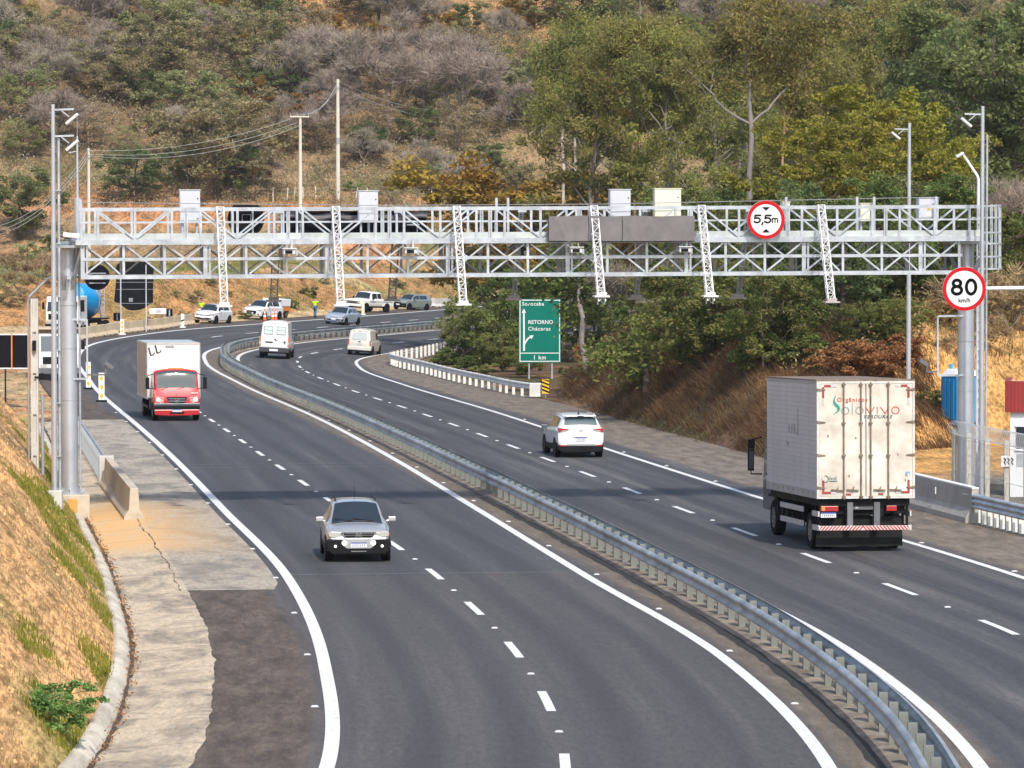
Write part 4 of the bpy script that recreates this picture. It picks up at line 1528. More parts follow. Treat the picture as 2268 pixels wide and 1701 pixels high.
# white cctv head where the lamp post passes the gantry
t2 = thing('dome_camera', 'white camera fixed near the top of the left gantry pole', 'camera', gworld(.05, -.62, ZT + .05), GA)
MB().box((0, 0, .08), (.5, .22, .14), Matrix.Rotation(R_(6), 3, 'Y')).build('camera_body', WHITE_P, t2, bevel=.03)
MB().bar((-.15, .1, -.05), (.1, .45, -.05), .05, .05).build('bracket', GALV, t2)
t = thing('antenna_mast', 'thin grey mast standing at the left corner of the gantry walkway', 'mast', gworld(.30, DEP + .05, ZT), GA)
zz = gz(293, .3) - ZT
MB().tube([(0, 0, -.4), (0, 0, 1.25), (0, 0, 1.26), (0, 0, zz)], [.11, .11, .045, .03], 10).build('mast_tube', POLE_M, t, smooth=True)
MB().bar((0, 0, zz - .45), (-.25, 0, zz - .5), .025, .025).build('stub_arm', GALV, t)
MB().tube([(0, 0, zz), (0, 0, zz + .7)], .008, 5).build('whip_aerial', GALV_D, t)

mast('lamp_post', 'slim lamp post with one flood lamp behind the gantry near the warning cabinet', 1963, 900, 266, .095, [(280, -1)], Y=152)
t, b_, h_ = mast('lamp_post', 'tall lamp post with one flood lamp standing beside the right gantry pole', 2121, 1000, 230, .085, [(248, -1)], Y=124)
MB().tube([(.16, .2, .3), (.16, .2, h_ * .93)], .035, 10).build('conduit', GALV, t, smooth=True)
# curved street lamp behind the right end of the gantry
bx = at_y(2112 * KD, 700, 136).x
b_ = Vector((bx, 136, T1(bx, 136)))
t = thing('street_lamp', 'bent white street lamp arm rising behind the right end of the gantry', 'street lamp', b_)
zt_ = CAM_H + (520 - 380 * KD) * 136 / FPX - b_.z; zq = CAM_H + (520 - 335 * KD) * 136 / FPX - b_.z
MB().tube([(0, 0, -.2), (0, 0, zt_ - .1), (-.05, 0, zt_ + .03), (-.5, 0, zq)], [.06, .05, .05, .04], 10).build('post', WHITE_P, t, smooth=True)
MB().box((-.62, 0, zq + .0), (.30, .16, .10), Matrix.Rotation(R_(-30), 3, 'Y')).build('lamp_head', CAMW, t, bevel=.03)

# notched concrete pole with a lamp arm at the left
b_ = ground_hit(76 * KD, 1008 * KD, 90, 220)
t = thing('concrete_pole', 'beige notched concrete post with bent lamp arm left of the gantry pole', 'pole', b_)
h_ = CAM_H + (520 - 645 * KD) * b_.y / FPX - b_.z
mb = MB().span((-.11, -.06, -.4), (-.055, .06, h_)).span((.055, -.06, -.4), (.11, .06, h_)).span((-.055, .0, -.4), (.055, .05, h_))
k = .3
while k < h_ - .2:
 mb.span((-.055, -.058, k), (.055, 0, k + .42)); k += 1.25
mb.build('post', CONC_W, t)
zz = CAM_H + (520 - 597 * KD) * b_.y / FPX - b_.z
MB().tube([(-.19, .02, -.3), (-.19, .02, h_ - .1), (-.17, .02, h_ + .05), (.42, .02, zz - .05), (.55, .02, zz), (1.05, .02, zz)], .035, 9).build('lamp_arm', POLE_M, t, smooth=True)
MB().box((1.2, .02, zz - .02), (.35, .16, .08)).build('lamp_head', CAMW, t, bevel=.03)
MB().tube([(.22, .1, -.3), (.22, .1, h_ * .42)], .05, 8).build('conduit', POLE_M, t, smooth=True)
c = MB()
c.box((.42, -.1, h_ * .53), (.5, .16, .16), Matrix.Rotation(R_(12), 3, 'Y')).bar((0, -.06, h_ * .53), (.3, -.1, h_ * .53), .05, .05)
c.build('roadside_camera', BLACK, t)
MB().box((0, -.12, h_ * .72), (.10, .12, .3)).build('junction_box', BLACK, t)

# portable black panel sign at the far left
b_ = ground_hit(14 * KD, 850 * KD, 120, 300)
b_ = Vector((at_y(14 * KD, 850 * KD, 196).x, 196., T1(at_y(14 * KD, 850 * KD, 196).x, 196.)))
t = thing('panel_sign', 'wide black panel with orange edge and divider on black legs at the left edge', 'sign', b_)
z1 = CAM_H + (520 - 797 * KD) * 196 / FPX - b_.z; z2 = CAM_H + (520 - 721 * KD) * 196 / FPX - b_.z
xr = at_y(65 * KD, 700, 196).x - b_.x
ORANGE = mat('orange_paint', (.62, .20, .04), .5, var=.12)
MB().span((xr - 2.9, 0, z1 + .05), (xr - .04, .05, z2 - .05)).build('panel', BLACKM, t)
MB().span((xr - 2.95, -.02, z2 - .06), (xr, .06, z2)).span((xr - 2.95, -.02, z1), (xr, .06, z1 + .06)).build('frame', WHITE_P, t)
MB().span((xr - .055, -.025, z1 - .9), (xr, .07, z2)).span((xr - .92, -.03, z1), (xr - .86, -.003, z2)).build('orange_upright', ORANGE, t)
MB().bar((-.05, .03, z1), (-.05, .03, -.4), .07, .07).bar((-.05, .03, -.1), (-.75, .03, z1), .06, .06).bar((-2, .03, z1), (-2, .03, -.4), .07, .07).each('leg', BLACK, t)

# ================================================================== GREEN ROAD SIGN
GY = 237.
c0 = at_y(1195.5, 732.5, GY)
t = thing('direction_sign', 'tall green road sign reading Sorocaba and RETORNO Chácaras 1 km on two posts', 'road sign', (c0.x, GY, T1(c0.x, GY)), R_(3))
zc_ = c0.z - t.location.z
W, Hh = 2.46, 3.72
MB().span((-W / 2, -.02, zc_ - Hh / 2), (W / 2, .03, zc_ + Hh / 2)).build('panel', SIGN_G, t)
mb = MB()
o_, i_ = .05, .10
for a, b in (((-W / 2 + o_, zc_ - Hh / 2 + o_), (W / 2 - o_, zc_ - Hh / 2 + i_)), ((-W / 2 + o_, zc_ + Hh / 2 - i_), (W / 2 - o_, zc_ + Hh / 2 - o_)),
   ((-W / 2 + o_, zc_ - Hh / 2 + i_), (-W / 2 + i_, zc_ + Hh / 2 - i_)), ((W / 2 - i_, zc_ - Hh / 2 + i_), (W / 2 - o_, zc_ + Hh / 2 - i_)),
   ((-W / 2 + i_, zc_ - Hh / 2 + .53), (W / 2 - i_, zc_ - Hh / 2 + .58))):
 mb.span((a[0], -.026, a[1]), (b[0], -.0205, b[1]))
mb.build('border', SIGN_W, t)

def sg(px, py): return ((px - 1195.5) * GY / FPX, zc_ - (py - 732.5) * GY / FPX)

k5 = lambda x, y: (1100 + x / 3.687, 560 + y / 3.687)
mb = MB()
xa, z_t = sg(*k5(222, 455)); _, z_s = sg(*k5(222, 490)); xb, z_b = sg(*k5(227, 800))
mb.prism([(xa - .13, z_s), (xa + .13, z_s), (xa, z_t)], -.027, -.0205)
mb.prism([(xa - .045, z_s), (xa + .045, z_s), (xa + .065, z_b), (xa - .045, z_b)], -.027, -.0205)
pts = []
xe, ze = sg(*k5(275, 690)); xs_, zs_ = sg(*k5(240, 745))
for k in range(9):
 u = k / 8
 pts.append((xa + .03 + (xe - xa - .03) * u, zs_ + (ze - zs_) * math.sin(u * math.pi / 2)))
for p, q in zip(pts[:-1], pts[1:]): mb.bar((p[0], -.024, p[1]), (q[0], -.024, q[1]), .09, .0055, (0, 1, 0))
xt2, zt2 = sg(*k5(303, 672))
d_ = Vector((xt2 - xe, 0, zt2 - ze)).normalized(); nrm = Vector((-d_.z, 0, d_.x))
mb.prism([(xe + nrm.x * .12, ze + nrm.z * .12), (xe - nrm.x * .12, ze - nrm.z * .12), (xt2, zt2)], -.027, -.0205)
mb.build('arrow', SIGN_W, t)
for tx, (x, y), s, sp in (('Sorocaba', k5(207, 430), .30, 1.15), ('RETORNO', k5(256, 580), .31, 1.0), ('Chácaras', k5(256, 634), .31, 1.15)):
 p = sg(x, y)
 text_obj('sign_text', tx, s, SIGN_W, t, (p[0], -.024, p[1]), thick=.003, bold=.004, spacing=sp)
p = sg(*k5(350, 870))
text_obj('sign_text', '1 km', .34, SIGN_W, t, (p[0], -.024, p[1]), align='CENTER', thick=.003, bold=.006, spacing=1.15)
MB().bar((-.62, .08, -.3), (-.62, .08, zc_ + 1.5), .09, .09).bar((.72, .08, -.3), (.72, .08, zc_ + 1.5), .09, .09).build('post', GALV_D, t)

# ================================================================== RIGHT YARD: fence, toilet, booth
t = thing('portable_toilet', 'blue portable toilet with white roof on the orange earth behind the right gantry pole', 'portable toilet', (18.05, 163.5, T1(18.05, 163.5) - .02), R_(28))
BLUE = mat('blue_toilet_plastic', (.012, .19, .44), .4, var=.1, vscale=1)
BLUE_L = mat('light_blue_toilet_door', (.02, .31, .62), .4, var=.08, vscale=1)
MB().span((-.56, -.56, .12), (.56, .56, 2.02)).build('cabin', BLUE, t, bevel=.03)
MB().span((-.44, -.595, .18), (.44, -.563, 1.95)).build('door', BLUE_L, t, bevel=.01)
mb = MB()
for a in (-.3, 0, .3): mb.span((-.60, a - .1, .3), (-.563, a + .1, 1.9))
mb.build('side_rib', BLUE, t)
mb = MB(); mb.add([(-.6, -.6, 2.02), (.6, -.6, 2.02), (.6, .6, 2.02), (-.6, .6, 2.02), (-.42, -.35, 2.30), (.42, -.35, 2.30), (.42, .35, 2.30), (-.42, .35, 2.30)],
    [(0, 1, 5, 4), (1, 2, 6, 5), (2, 3, 7, 6), (3, 0, 4, 7), (4, 5, 6, 7), (3, 2, 1, 0)])
mb.build('roof', WHITE_P, t, bevel=.05)
MB().tube([(-.3, .2, 2.2), (-.3, .2, 2.5)], .07, 10).build('vent_pipe', BLUE_L, t)
MB().span((-.6, -.6, 0), (.6, .6, .12)).build('base', BLACK, t)

bx = at_y(2172 * KD, 900, 130).x
t = thing('booth', 'small white booth with red corrugated fascia behind the mesh fence', 'booth', (bx, 130, T1(bx + 1, 131)), R_(-8))
REDM = mat('red_corrugated_metal', (.26, .022, .02), .5, var=.15, vscale=2)
MB().span((.15, .15, 0), (4, 3.5, 2.8)).build('wall', WHITE_P, t)
mb = MB()
for k in range(70):
 a = k * .06
 mb.span((a, -.02 if k % 2 else .0, 2.72), (a + .06, .12, 3.72))
for k in range(58):
 mb.span((-.02 if k % 2 else .0, .12 + k * .06, 2.72), (.12, .18 + k * .06, 3.72))
mb.build('fascia', REDM, t)
MB().span((.12, .12, 3.5), (4.2, 3.6, 3.6)).build('roof', WHITE_P, t)
MB().span((.35, .10, 1.55), (1.3, .147, 2.25)).build('window', GLASS, t)
MB().span((.31, .09, 1.48), (1.34, .146, 1.545)).span((.31, .09, 2.255), (1.34, .146, 2.32)).build('window_frame', WHITE_P, t)

# mesh fence with concrete posts and razor wire
FPOST = mat('fence_post_concrete', (.47, .45, .38), .9, var=.15, vscale=2)
MESHM = mat('fence_mesh_wire', (.52, .53, .54), .5, .4)
t = thing('mesh_fence', 'wire mesh fence on beige concrete posts with coiled razor wire on the right', 'fence', (0, 0, 0))
fp = [(13.75, 126.2), (13.95, 124.0), (14.25, 121.7), (14.55, 119.4), (14.85, 117.2), (15.2, 115.)]
fp = [Vector((x, y, T1(x, y))) for x, y in fp]
me_p = MB().span((-.07, -.07, -.3), (.07, .07, 2.35)).build('post', FPOST)
pmesh = me_p.data
bpy.data.objects.remove(me_p)
for p in fp:
 o = bpy.data.objects.new('post', pmesh); o.location = p; link(o, t)
V = []; F = []
mb = MB()
for a, b in zip(fp[:-1], fp[1:]):
 L = (b - a).length
 d_ = (b - a).normalized()
 Hf = 2.0; st = .09
 n_ = int((L + Hf) / st)
 for k in range(n_):
  # two families of slanted wires, clipped to the bay
  for sgn in (1, -1):
   u0 = -Hf + k * st if sgn > 0 else k * st
   u1 = u0 + Hf * sgn
   pA, zA, pB, zB = u0, 0., u1, Hf
   for lim in (0, L):
    if (pA - lim) * (pB - lim) < 0:
     f_ = (lim - pA) / (pB - pA); zc2 = zA + f_ * (zB - zA)
     if (lim == 0 and pA < 0) or (lim == L and pA > L): pA, zA = lim, zc2
     else: pB, zB = lim, zc2
   if pA < -1e-6 or pB < -1e-6 or pA > L + 1e-6 or pB > L + 1e-6 or abs(zA - zB) < .03: continue
   P_ = a + d_ * pA + Vector((0, 0, zA + .1)); Q_ = a + d_ * pB + Vector((0, 0, zB + .1))
   w = .0038
   i = len(V)
   V += [P_ - d_ * w, P_ + d_ * w, Q_ + d_ * w, Q_ - d_ * w]
   F.append((i, i + 1, i + 2, i + 3))
mb.add(V, F)
for a, b in zip(fp[:-1], fp[1:]):
 for z in (.12, 1.1, 2.12): mb.bar(a + Vector((0, 0, z)), b + Vector((0, 0, z)), .012)
mb.build('wire_mesh', MESHM, t)
mb = MB()
tot = [0]
for a, b in zip(fp[:-1], fp[1:]): tot.append(tot[-1] + (b - a).length)
pts = []
u = 0
while u < tot[-1]:
 k = max(i for i in range(len(fp) - 1) if tot[i] <= u + 1e-9)
 c = fp[k].lerp(fp[k + 1], (u - tot[k]) / (tot[k + 1] - tot[k]))
 a_ = u / .22 * 2 * math.pi
 d_ = (fp[k + 1] - fp[k]).normalized()
 pts.append(c + Vector((.22 * math.cos(a_), 0, 2.42 + .22 * math.sin(a_))) + d_ * 0)
 u += .022
mb.tube(pts, .007, 4)
mb.build('razor_wire', MESHM, t)
# white chevron plate on the fence
p = fp[3] + Vector((.05, -.12, 1.75))
t = thing('plate_sign', 'small white plate with black wavy marks hanging on the mesh fence', 'sign', p)
MB().span((-.22, -.01, -.16), (.22, .01, .16)).build('plate', SIGN_W, t)
mb = MB()
for x in (-.12, -.01, .10): mb.tube([(x - .03, -.014, .10), (x + .03, -.014, .04), (x - .02, -.014, -.03), (x + .03, -.014, -.10)], .018, 5)
mb.build('wavy_mark', SIGN_K, t)
# grey steel post pieces in the yard
t = thing('steel_pole', 'thin grey steel post with a plate behind the mesh fence', 'post', (15.5, 122.3, T1(15.5, 122.3)))
MB().span((-.05, -.05, -.2), (.05, .05, 3.0)).build('post', GALV, t)
MB().span((-.3, -.02, 1.4), (.3, .02, 1.8)).build('plate', GALV_D, t)

# ================================================================== UTILITY POLES AND WIRES ON THE HILL
POLEC = mat('utility_pole_concrete', (.56, .52, .44), .9, var=.12, vscale=.6)

def util(lab, px, py0, py1, Y, r0=.24, r1=.15, arm=None):
 p = at_y(px * KD, py0 * KD, Y)
 z0 = T1(p.x, Y)
 ztop = at_y(px * KD, py1 * KD, Y).z
 t = thing('utility_pole', lab, 'utility pole', (p.x, Y, z0), R_(10), 'utility poles on the hillside')
 h = ztop - z0
 MB().tube([(0, 0, -.5), (0, 0, h)], [r0, r1], 12).build('pole', POLEC, t, smooth=True)
 if arm:
  MB().bar((-arm * .72, -.18, h + .0), (arm * .6, -.18, h + .0), .14, .14).build('crossarm', POLEC, t)
  mb = MB()
  for x in (-arm * .68, -arm * .2, arm * .25, arm * .56): mb.tube([(x, -.18, h + .06), (x, -.18, h + .32)], [.05, .035], 8)
  mb.build('insulator', GALV_D, t)
 else:
  MB().box((0, -.2, h * .93), (.2, .2, .3)).box((.18, -.1, h - .25), (.35, .1, .08)).build('bracket', GALV_D, t)
 return t, Vector((p.x, Y, ztop))

u1, e1 = util('tall pale concrete utility pole on the hillside, tallest of the three', 730, 425, 171, 452, .27, .17)
MB().lathe([(.25, 6.2), (.25, 6.9)], 10).build('transformer_bracket', GALV_D, u1)
u2, e2 = util('pale concrete utility pole with a crossarm, standing left of the tallest pole', 649, 470, 252, 436, .24, .15, 1.55)
u3, e3 = util('short pale utility pole without crossarm near the left end of the gantry', 192, 470, 320, 410, .20, .13)
CABLE = mat('aluminium_cable', (.50, .49, .47), .5, .3)

def wire(name, lab, a, b, sag, dy=0., grp='power cables on the hillside'):
 pts = []
 for k in range(21):
  u = k / 20
  p = a.lerp(b, u)
  pts.append(p + Vector((0, 0, -sag * 4 * u * (1 - u))))
 o = MB().tube(pts, .021, 5).build(name, CABLE)
 props(o, lab, 'cable', grp)

off_r = at_y(1160 * KD, 205 * KD, 505)
off_l = at_y(-60 * KD, 490 * KD, 330)
for k, z in enumerate((-.25, -.6, -1.05)):
 wire('power_cable', 'thin sagging cable from the tallest utility pole to the pole with the crossarm', e1 + Vector((0, -.3, z)), e2 + Vector((.8 - .7 * k, -.18, .3)), 1.0)
for k, z in enumerate((-.3, -.75, -1.)):
 wire('power_cable', 'thin sagging cable from the pole with the crossarm to the short left pole', e2 + Vector((-.9 + .5 * k, -.18, .1 + z)), e3 + Vector((.3, -.1, z * .8)), 1.0 + .2 * k)
for k, z in enumerate((-.2, -.7)):
 wire('power_cable', 'thin sagging cable from the tallest utility pole right into the eucalyptus crowns', e1 + Vector((0, .2, z)), off_r + Vector((0, 0, z)), 2.6 + .3 * k)
for k, z in enumerate((-.2, -.6, -.95)):
 wire('power_cable', 'thin sagging cable from the short left pole down to the left picture edge', e3 + Vector((0, -.2, z)), off_l + Vector((0, 0, z)), 2.0)

# fence on the hill: pale slanting posts and wires
posts = []
hf_px = [(-30, 420), (590, 440), (620, 420), (635, 415), (655, 400), (682, 404), (768, 415), (794, 414), (852, 412), (930, 398), (953, 390), (990, 400), (1031, 395), (1056, 400)]
t = thing('hill_fence', 'line of pale slanting fence posts with wire along the foot of the hillside', 'fence', (0, 0, 0))
prev = None
mbw = MB()
PW = mat('bleached_wood_post', (.52, .47, .38), .9, var=.2)
for k, (px, py) in enumerate(hf_px[1:]):
 g = at_y(px * KD, 420 * KD, 447 + .03 * (px - 600))
 g = Vector((g.x, g.y, T1(g.x, g.y)))
 h = 1.5
 lean = Vector((RNG.uniform(-.05, .25), 0, h))
 MB().bar(g - Vector((0, 0, .2)), g + lean, .12, .12).build('post', PW, t)
 if prev:
  for z in (.5, .95, 1.35): mbw.bar(prev + Vector((0, 0, z)), g + Vector((0, 0, z)), .012)
 prev = g
 if px == 990:
  for s in (-1, 1): MB().bar(g + Vector((s * 1.1, 0, 0)), g + Vector((0, 0, 1.2)), .09, .09).build('brace', PW, t)
mbw.build('fence_wire', CABLE, t)

# ================================================================== WORKSITE MARKERS
def delineator(lab, s, d, h, w, body_m, stripes, m2, diamond=True):
 p = road_pt(np.array(float(s)), np.array(float(d)))
 t = thing('barricade', lab, 'barricade', tuple(p), R_(5), 'barricade posts along the works')
 MB().span((-w * .9, -.16, 0), (w * .9, .16, .09)).build('foot', BLACK if h > 1.2 else WHITE_P, t, bevel=.01)
 MB().span((-w / 2, -.03, .09), (w / 2, .03, h)).build('panel', body_m, t, bevel=.015)
 mb = MB()
 for k in range(stripes):
  z = .09 + (h - .15) * (k + .5) / stripes
  if diamond: mb.prism([(-w * .38, z), (0, z - .15), (w * .38, z), (0, z + .15)], -.036, -.031)
  else: mb.prism([(-w / 2, z - .10), (w / 2, z), (w / 2, z + .12), (-w / 2, z + .02)], -.036, -.031)
 mb.build('marking', m2, t)
 return t

YEL = mat('yellow_reflective', (.62, .42, .03), .5, var=.12)
delineator('white barricade post with yellow diamonds beside the red box truck, the nearer of two', 204.4, 9.5, 1.45, .30, WHITE_P, 3, YEL)
delineator('white barricade post with yellow diamonds behind the nearer one beside the red box truck', 217.5, 9.45, 1.45, .26, WHITE_P, 3, YEL)
delineator('orange and white striped barricade post beside the left gantry pole', 271, 9.85, 1.1, .26, WHITE_P, 4, ORANGE, False)
delineator('white barricade post with faded yellow marks in front of the tan barriers', 288.5, 10.15, 1.1, .28, WHITE_P, 3, YEL)
delineator('white barricade post with dark stripe left of the white parked hatchback', 304.5, 10.3, 1.05, .26, WHITE_P, 1, BLACK, False)
delineator('cream barricade post on the shoulder between the silver sedan and the white pickup', 353.5, 10.1, 1.15, .26, mat('cream_plastic', (.70, .62, .42), .5), 1, WHITE_P, False)

def cone(lab, s, d, h=.75):
 p = road_pt(np.array(float(s)), np.array(float(d)))
 t = thing('traffic_cone', lab, 'traffic cone', tuple(p), 0, 'traffic cones by the white car')
 MB().span((-.2, -.2, 0), (.2, .2, .04)).build('base', BLACK, t)
 MB().lathe([(.15, .04), (.03, h)], 16).build('cone_body', mat('cone_orange', (.70, .11, .02), .5), t, smooth=True)
 MB().lathe([(.124, h * .32), (.096, h * .52), (.099, h * .52), (.127, h * .32)], 16, close=True).lathe([(.081, h * .64), (.058, h * .80), (.061, h * .8), (.084, h * .64)], 16, close=True).build('reflective_band', WHITE_P, t)

for s, d in ((327.0, 10.9), (328.2, 10.6), (329.5, 10.75)):
 cone('orange and white traffic cone by the white car with the open door', s, d, .95)

def back_sign(lab, px, py0, py1, w, hgt, Y, m=BLACKM, two=False, post=True):
 p = at_y(px * KD, py0 * KD, Y)
 z0 = T1(p.x, Y)
 zb_ = at_y(px * KD, py1 * KD, Y).z - z0
 t = thing('road_sign', lab, 'road sign', (p.x, Y, z0), R_(10))
 MB().span((-w / 2, -.02, zb_), (w / 2, .02, zb_ + hgt)).build('plate', m, t, bevel=.01)
 MB().bar((0, .05, -.3), (0, .05, zb_ + hgt * .8), .06, .06).build('post', GALV_D, t)
 MB().span((-w * .1, -.035, zb_ + .05), (w * .1, -.0205, zb_ + hgt - .05)).build('sign_bracket', GALV_D, t)

back_sign('small black back of a square sign behind the tan barriers, below the large black panel', 253, 700, 693, .52, .58, 300)
back_sign('small black back of a square sign right of the white low panel by the barriers', 366, 690, 684, .50, .58, 314)
q = at_y(341 * KD, 672 * KD, 318)
t = thing('low_panel', 'low white panel with a grey patch beside a small black sign back', 'sign', (q.x, 318, T1(q.x, 318)), R_(8))
zz = q.z - t.location.z
MB().span((-.65, -.02, zz - .22), (.65, .02, zz + .22)).build('panel', SIGN_W, t)
MB().span((-.15, -.026, zz - .12), (.25, -.0205, zz + .10)).build('patch', GALV, t)
MB().bar((-.5, .05, -.2), (-.5, .05, zz), .05).bar((.5, .05, -.2), (.5, .05, zz), .05).build('post', GALV_D, t)

# large black covered sign on two posts behind the barriers
Yb = 297.
c = at_y(290 * KD, 610 * KD, Yb)
t = thing('covered_road_sign', 'large road sign wrapped in black plastic on two thin grey posts by the works', 'road sign', (c.x, Yb, T1(c.x, Yb)), R_(6))
pt = lambda x, y: ((400 * 0 + x / 4.608 - 290 * KD) * Yb / FPX, at_y(290 * KD, 560 + y / 4.608, Yb).z - t.location.z)
outl = [pt(*p) for p in ((1165, 500), (1185, 300), (1185, 150), (1205, 110), (1260, 92), (1480, 92), (1545, 112), (1570, 150), (1562, 330), (1560, 515), (1500, 535), (1480, 560), (1430, 582), (1360, 590), (1295, 578), (1250, 540), (1225, 520))]
MB().prism(outl, -.05, .35).build('plastic_cover', BLACKM, t, bevel=.06)
mb = MB()
for x in (1232, 1490):
 a = pt(x, 120); b = pt(x, 700)
 mb.bar((a[0], -.12, a[1]), (b[0], -.12, min(b[1], -.3)), .085, .085)
mb.build('post', GALV, t)
a = pt(1335, 480)
MB().span((a[0] - .14, -.07, a[1] - .14), (a[0] + .14, -.051, a[1] + .14)).build('label_plate', mat('faded_label', (.2, .2, .21), .6, var=.5, vscale=8), t)
mb = MB()
for y in (300, 372, 515):
 l_, r_ = pt(1190, y), pt(1560, y)
 mb.span((l_[0], -.058, l_[1] - .012), (r_[0], -.0505, r_[1] + .012))
mb.build('tie_rope', GALV_D, t)

# ================================================================== VEHICLES
def pchip(x, y, q):
 x = np.asarray(x, float); y = np.asarray(y, float); q = np.asarray(q, float)
 h = np.diff(x); dl = np.diff(y) / h
 m = np.zeros_like(y)
 for i in range(1, len(x) - 1):
  if dl[i - 1] * dl[i] > 0:
   w1, w2 = 2 * h[i] + h[i - 1], h[i] + 2 * h[i - 1]
   m[i] = (w1 + w2) / (w1 / dl[i - 1] + w2 / dl[i])
 m[0], m[-1] = dl[0], dl[-1]
 i = np.clip(np.searchsorted(x, q) - 1, 0, len(x) - 2)
 t = (q - x[i]) / h[i]
 return ((2 * t**3 - 3 * t**2 + 1) * y[i] + (t**3 - 2 * t**2 + t) * h[i] * m[i] + (-2 * t**3 + 3 * t**2) * y[i + 1] + (t**3 - t**2) * h[i] * m[i + 1])

class Loft:
 """car shell: stations (y, zb, wb, zs, ws, zr, wr, zc) from tail to nose"""

 def __init__(self, st):
  self.st = np.array(st, float)

 def sec(self, y):
  S = self.st
  zb, wb, zs, ws, zr, wr, zc = [float(pchip(S[:, 0], S[:, k], y)) for k in range(1, 8)]
  return np.array([(0, zb), (wb - .14, zb), (wb, zb + .07), (ws - .008, zb + (zs - zb) * .35), (ws, zb + (zs - zb) * .70),
      (ws - .012, zs - .03), (ws - .05, zs), (wr + .02, zr - .06), (wr - .05, zr), (wr * .55, zr + (zc - zr) * .75), (0, zc)])

 def P(self, y, v, side):
  p = self.sec(y)
  i = int(min(max(math.floor(v), 0), 9))
  a = p[i] * (1 - (v - i)) + p[i + 1] * (v - i)
  return Vector((a[0] * side, y, a[1]))

 def body(self, name, m, parent, sub=5):
  S = self.st
  ys = []
  for a, b in zip(S[:-1, 0], S[1:, 0]):
   k = max(1, min(sub, int((b - a) / .06)))
   ys += list(np.linspace(a, b, k, endpoint=False))
  ys.append(S[-1, 0])
  secs = [self.sec(y) for y in ys]
  V = []; n = 20
  for y, p in zip(ys, secs):
   loop = [(x, z) for x, z in p] + [(-x, z) for x, z in p[-2:0:-1]]
   V += [(x, y, z) for x, z in loop]
  F = []
  for i in range(len(ys) - 1):
   for k in range(n):
    F.append((i * n + k, i * n + (k + 1) % n, (i + 1) * n + (k + 1) % n, (i + 1) * n + k))
  F.append(tuple(range(n - 1, -1, -1))); F.append(tuple((len(ys) - 1) * n + k for k in range(n)))
  mb = MB(); mb.add(V, F)
  return mb.build(name, m, parent, smooth=True, angle=38)

 def patch(self, mb, y0, y1, v0, v1, side=1, both=False, off=.008, ny=10, nv=4, y0b=None, y1b=None):
  """skin over part of the shell, lifted off it; y0b/y1b give the y range at v1. both: across the centre line"""
  y0b = y0 if y0b is None else y0b; y1b = y1 if y1b is None else y1b
  vs = np.linspace(v0, v1, nv + 1)
  if both: vv = [(v, 1) for v in vs] + [(v, -1) for v in vs[-2::-1]]
  else: vv = [(v, side) for v in vs]
  G = []
  for j, (v, sd) in enumerate(vv):
   f = (v - v0) / (v1 - v0)
   a, b = y0 * (1 - f) + y0b * f, y1 * (1 - f) + y1b * f
   row = []
   for i in range(ny + 1):
    y = a + (b - a) * i / ny
    p = self.P(y, v, sd)
    e = 1e-2
    py = self.P(y + e, v, sd) - self.P(y - e, v, sd)
    vv_ = min(max(v, .02), 9.98)
    pv = self.P(y, min(vv_ + e, 9.999), sd) - self.P(y, max(vv_ - e, 0), sd)
    nn = py.cross(pv)
    nn = nn.normalized() if nn.length > 0 else Vector((0, 0, 1))
    c = Vector((0, 0, (self.sec(y)[0][1] + self.sec(y)[10][1]) * .45)); c.y = y
    if nn.dot(p - c) < 0: nn = -nn
    row.append(p + nn * off)
   G.append(row)
  V = [p for r in G for p in r]
  n = ny + 1
  F = [(j * n + i, j * n + i + 1, (j + 1) * n + i + 1, (j + 1) * n + i) for j in range(len(G) - 1) for i in range(ny)]
  return mb.add(V, F)

def wheel(t, x, y, r=.31, w=.20, rim=ALLOY, spokes=5, hub_f=.66):
 s = 1 if x > 0 else -1
 M = Matrix.Translation((x, y, r)) @ Matrix.Rotation(s * math.pi / 2, 4, 'Y')
 o = MB().lathe([(r * hub_f, -w / 2), (r * .93, -w / 2), (r, -w / 2 + .03), (r, w / 2 - .03), (r * .94, w / 2), (r * hub_f, w / 2)], 26, M, close=True).build('wheel', RUBBER, t, smooth=True, angle=30)
 mb = MB()
 mb.lathe([(r * hub_f, w / 2 - .07), (r * hub_f, w / 2 - .005), (r * (hub_f - .07), w / 2 - .01), (r * (hub_f - .09), w / 2 - .07)], 26, M, close=True)
 for k in range(spokes):
  a = 2 * math.pi * k / spokes
  p = M @ Vector((.03 * math.cos(a), .03 * math.sin(a), w / 2 - .03)); q = M @ Vector((r * (hub_f - .05) * math.cos(a), r * (hub_f - .05) * math.sin(a), w / 2 - .02))
  mb.bar(p, q, .065, .025, (1, 0, 0))
 mb.lathe([(.06, w / 2 - .06), (.05, w / 2 - .01)], 12, M)
 mb.lathe([(r * (hub_f - .06), -w / 2 + .03), (r * (hub_f - .06), -w / 2 + .04)], 20, M)
 mb.build('rim', rim, o)
 return o

def arches(t, xs, ys, r, m=BLACK):
 mb = MB()
 for y in ys:
  for s in (-1, 1):
   mb.lathe([(r, -.06), (r, .012), (r - .02, .016)], 26, Matrix.Translation((s * xs, y, r * .86)) @ Matrix.Rotation(s * math.pi / 2, 4, 'Y'))
 mb.each('wheel_arch', m, t)

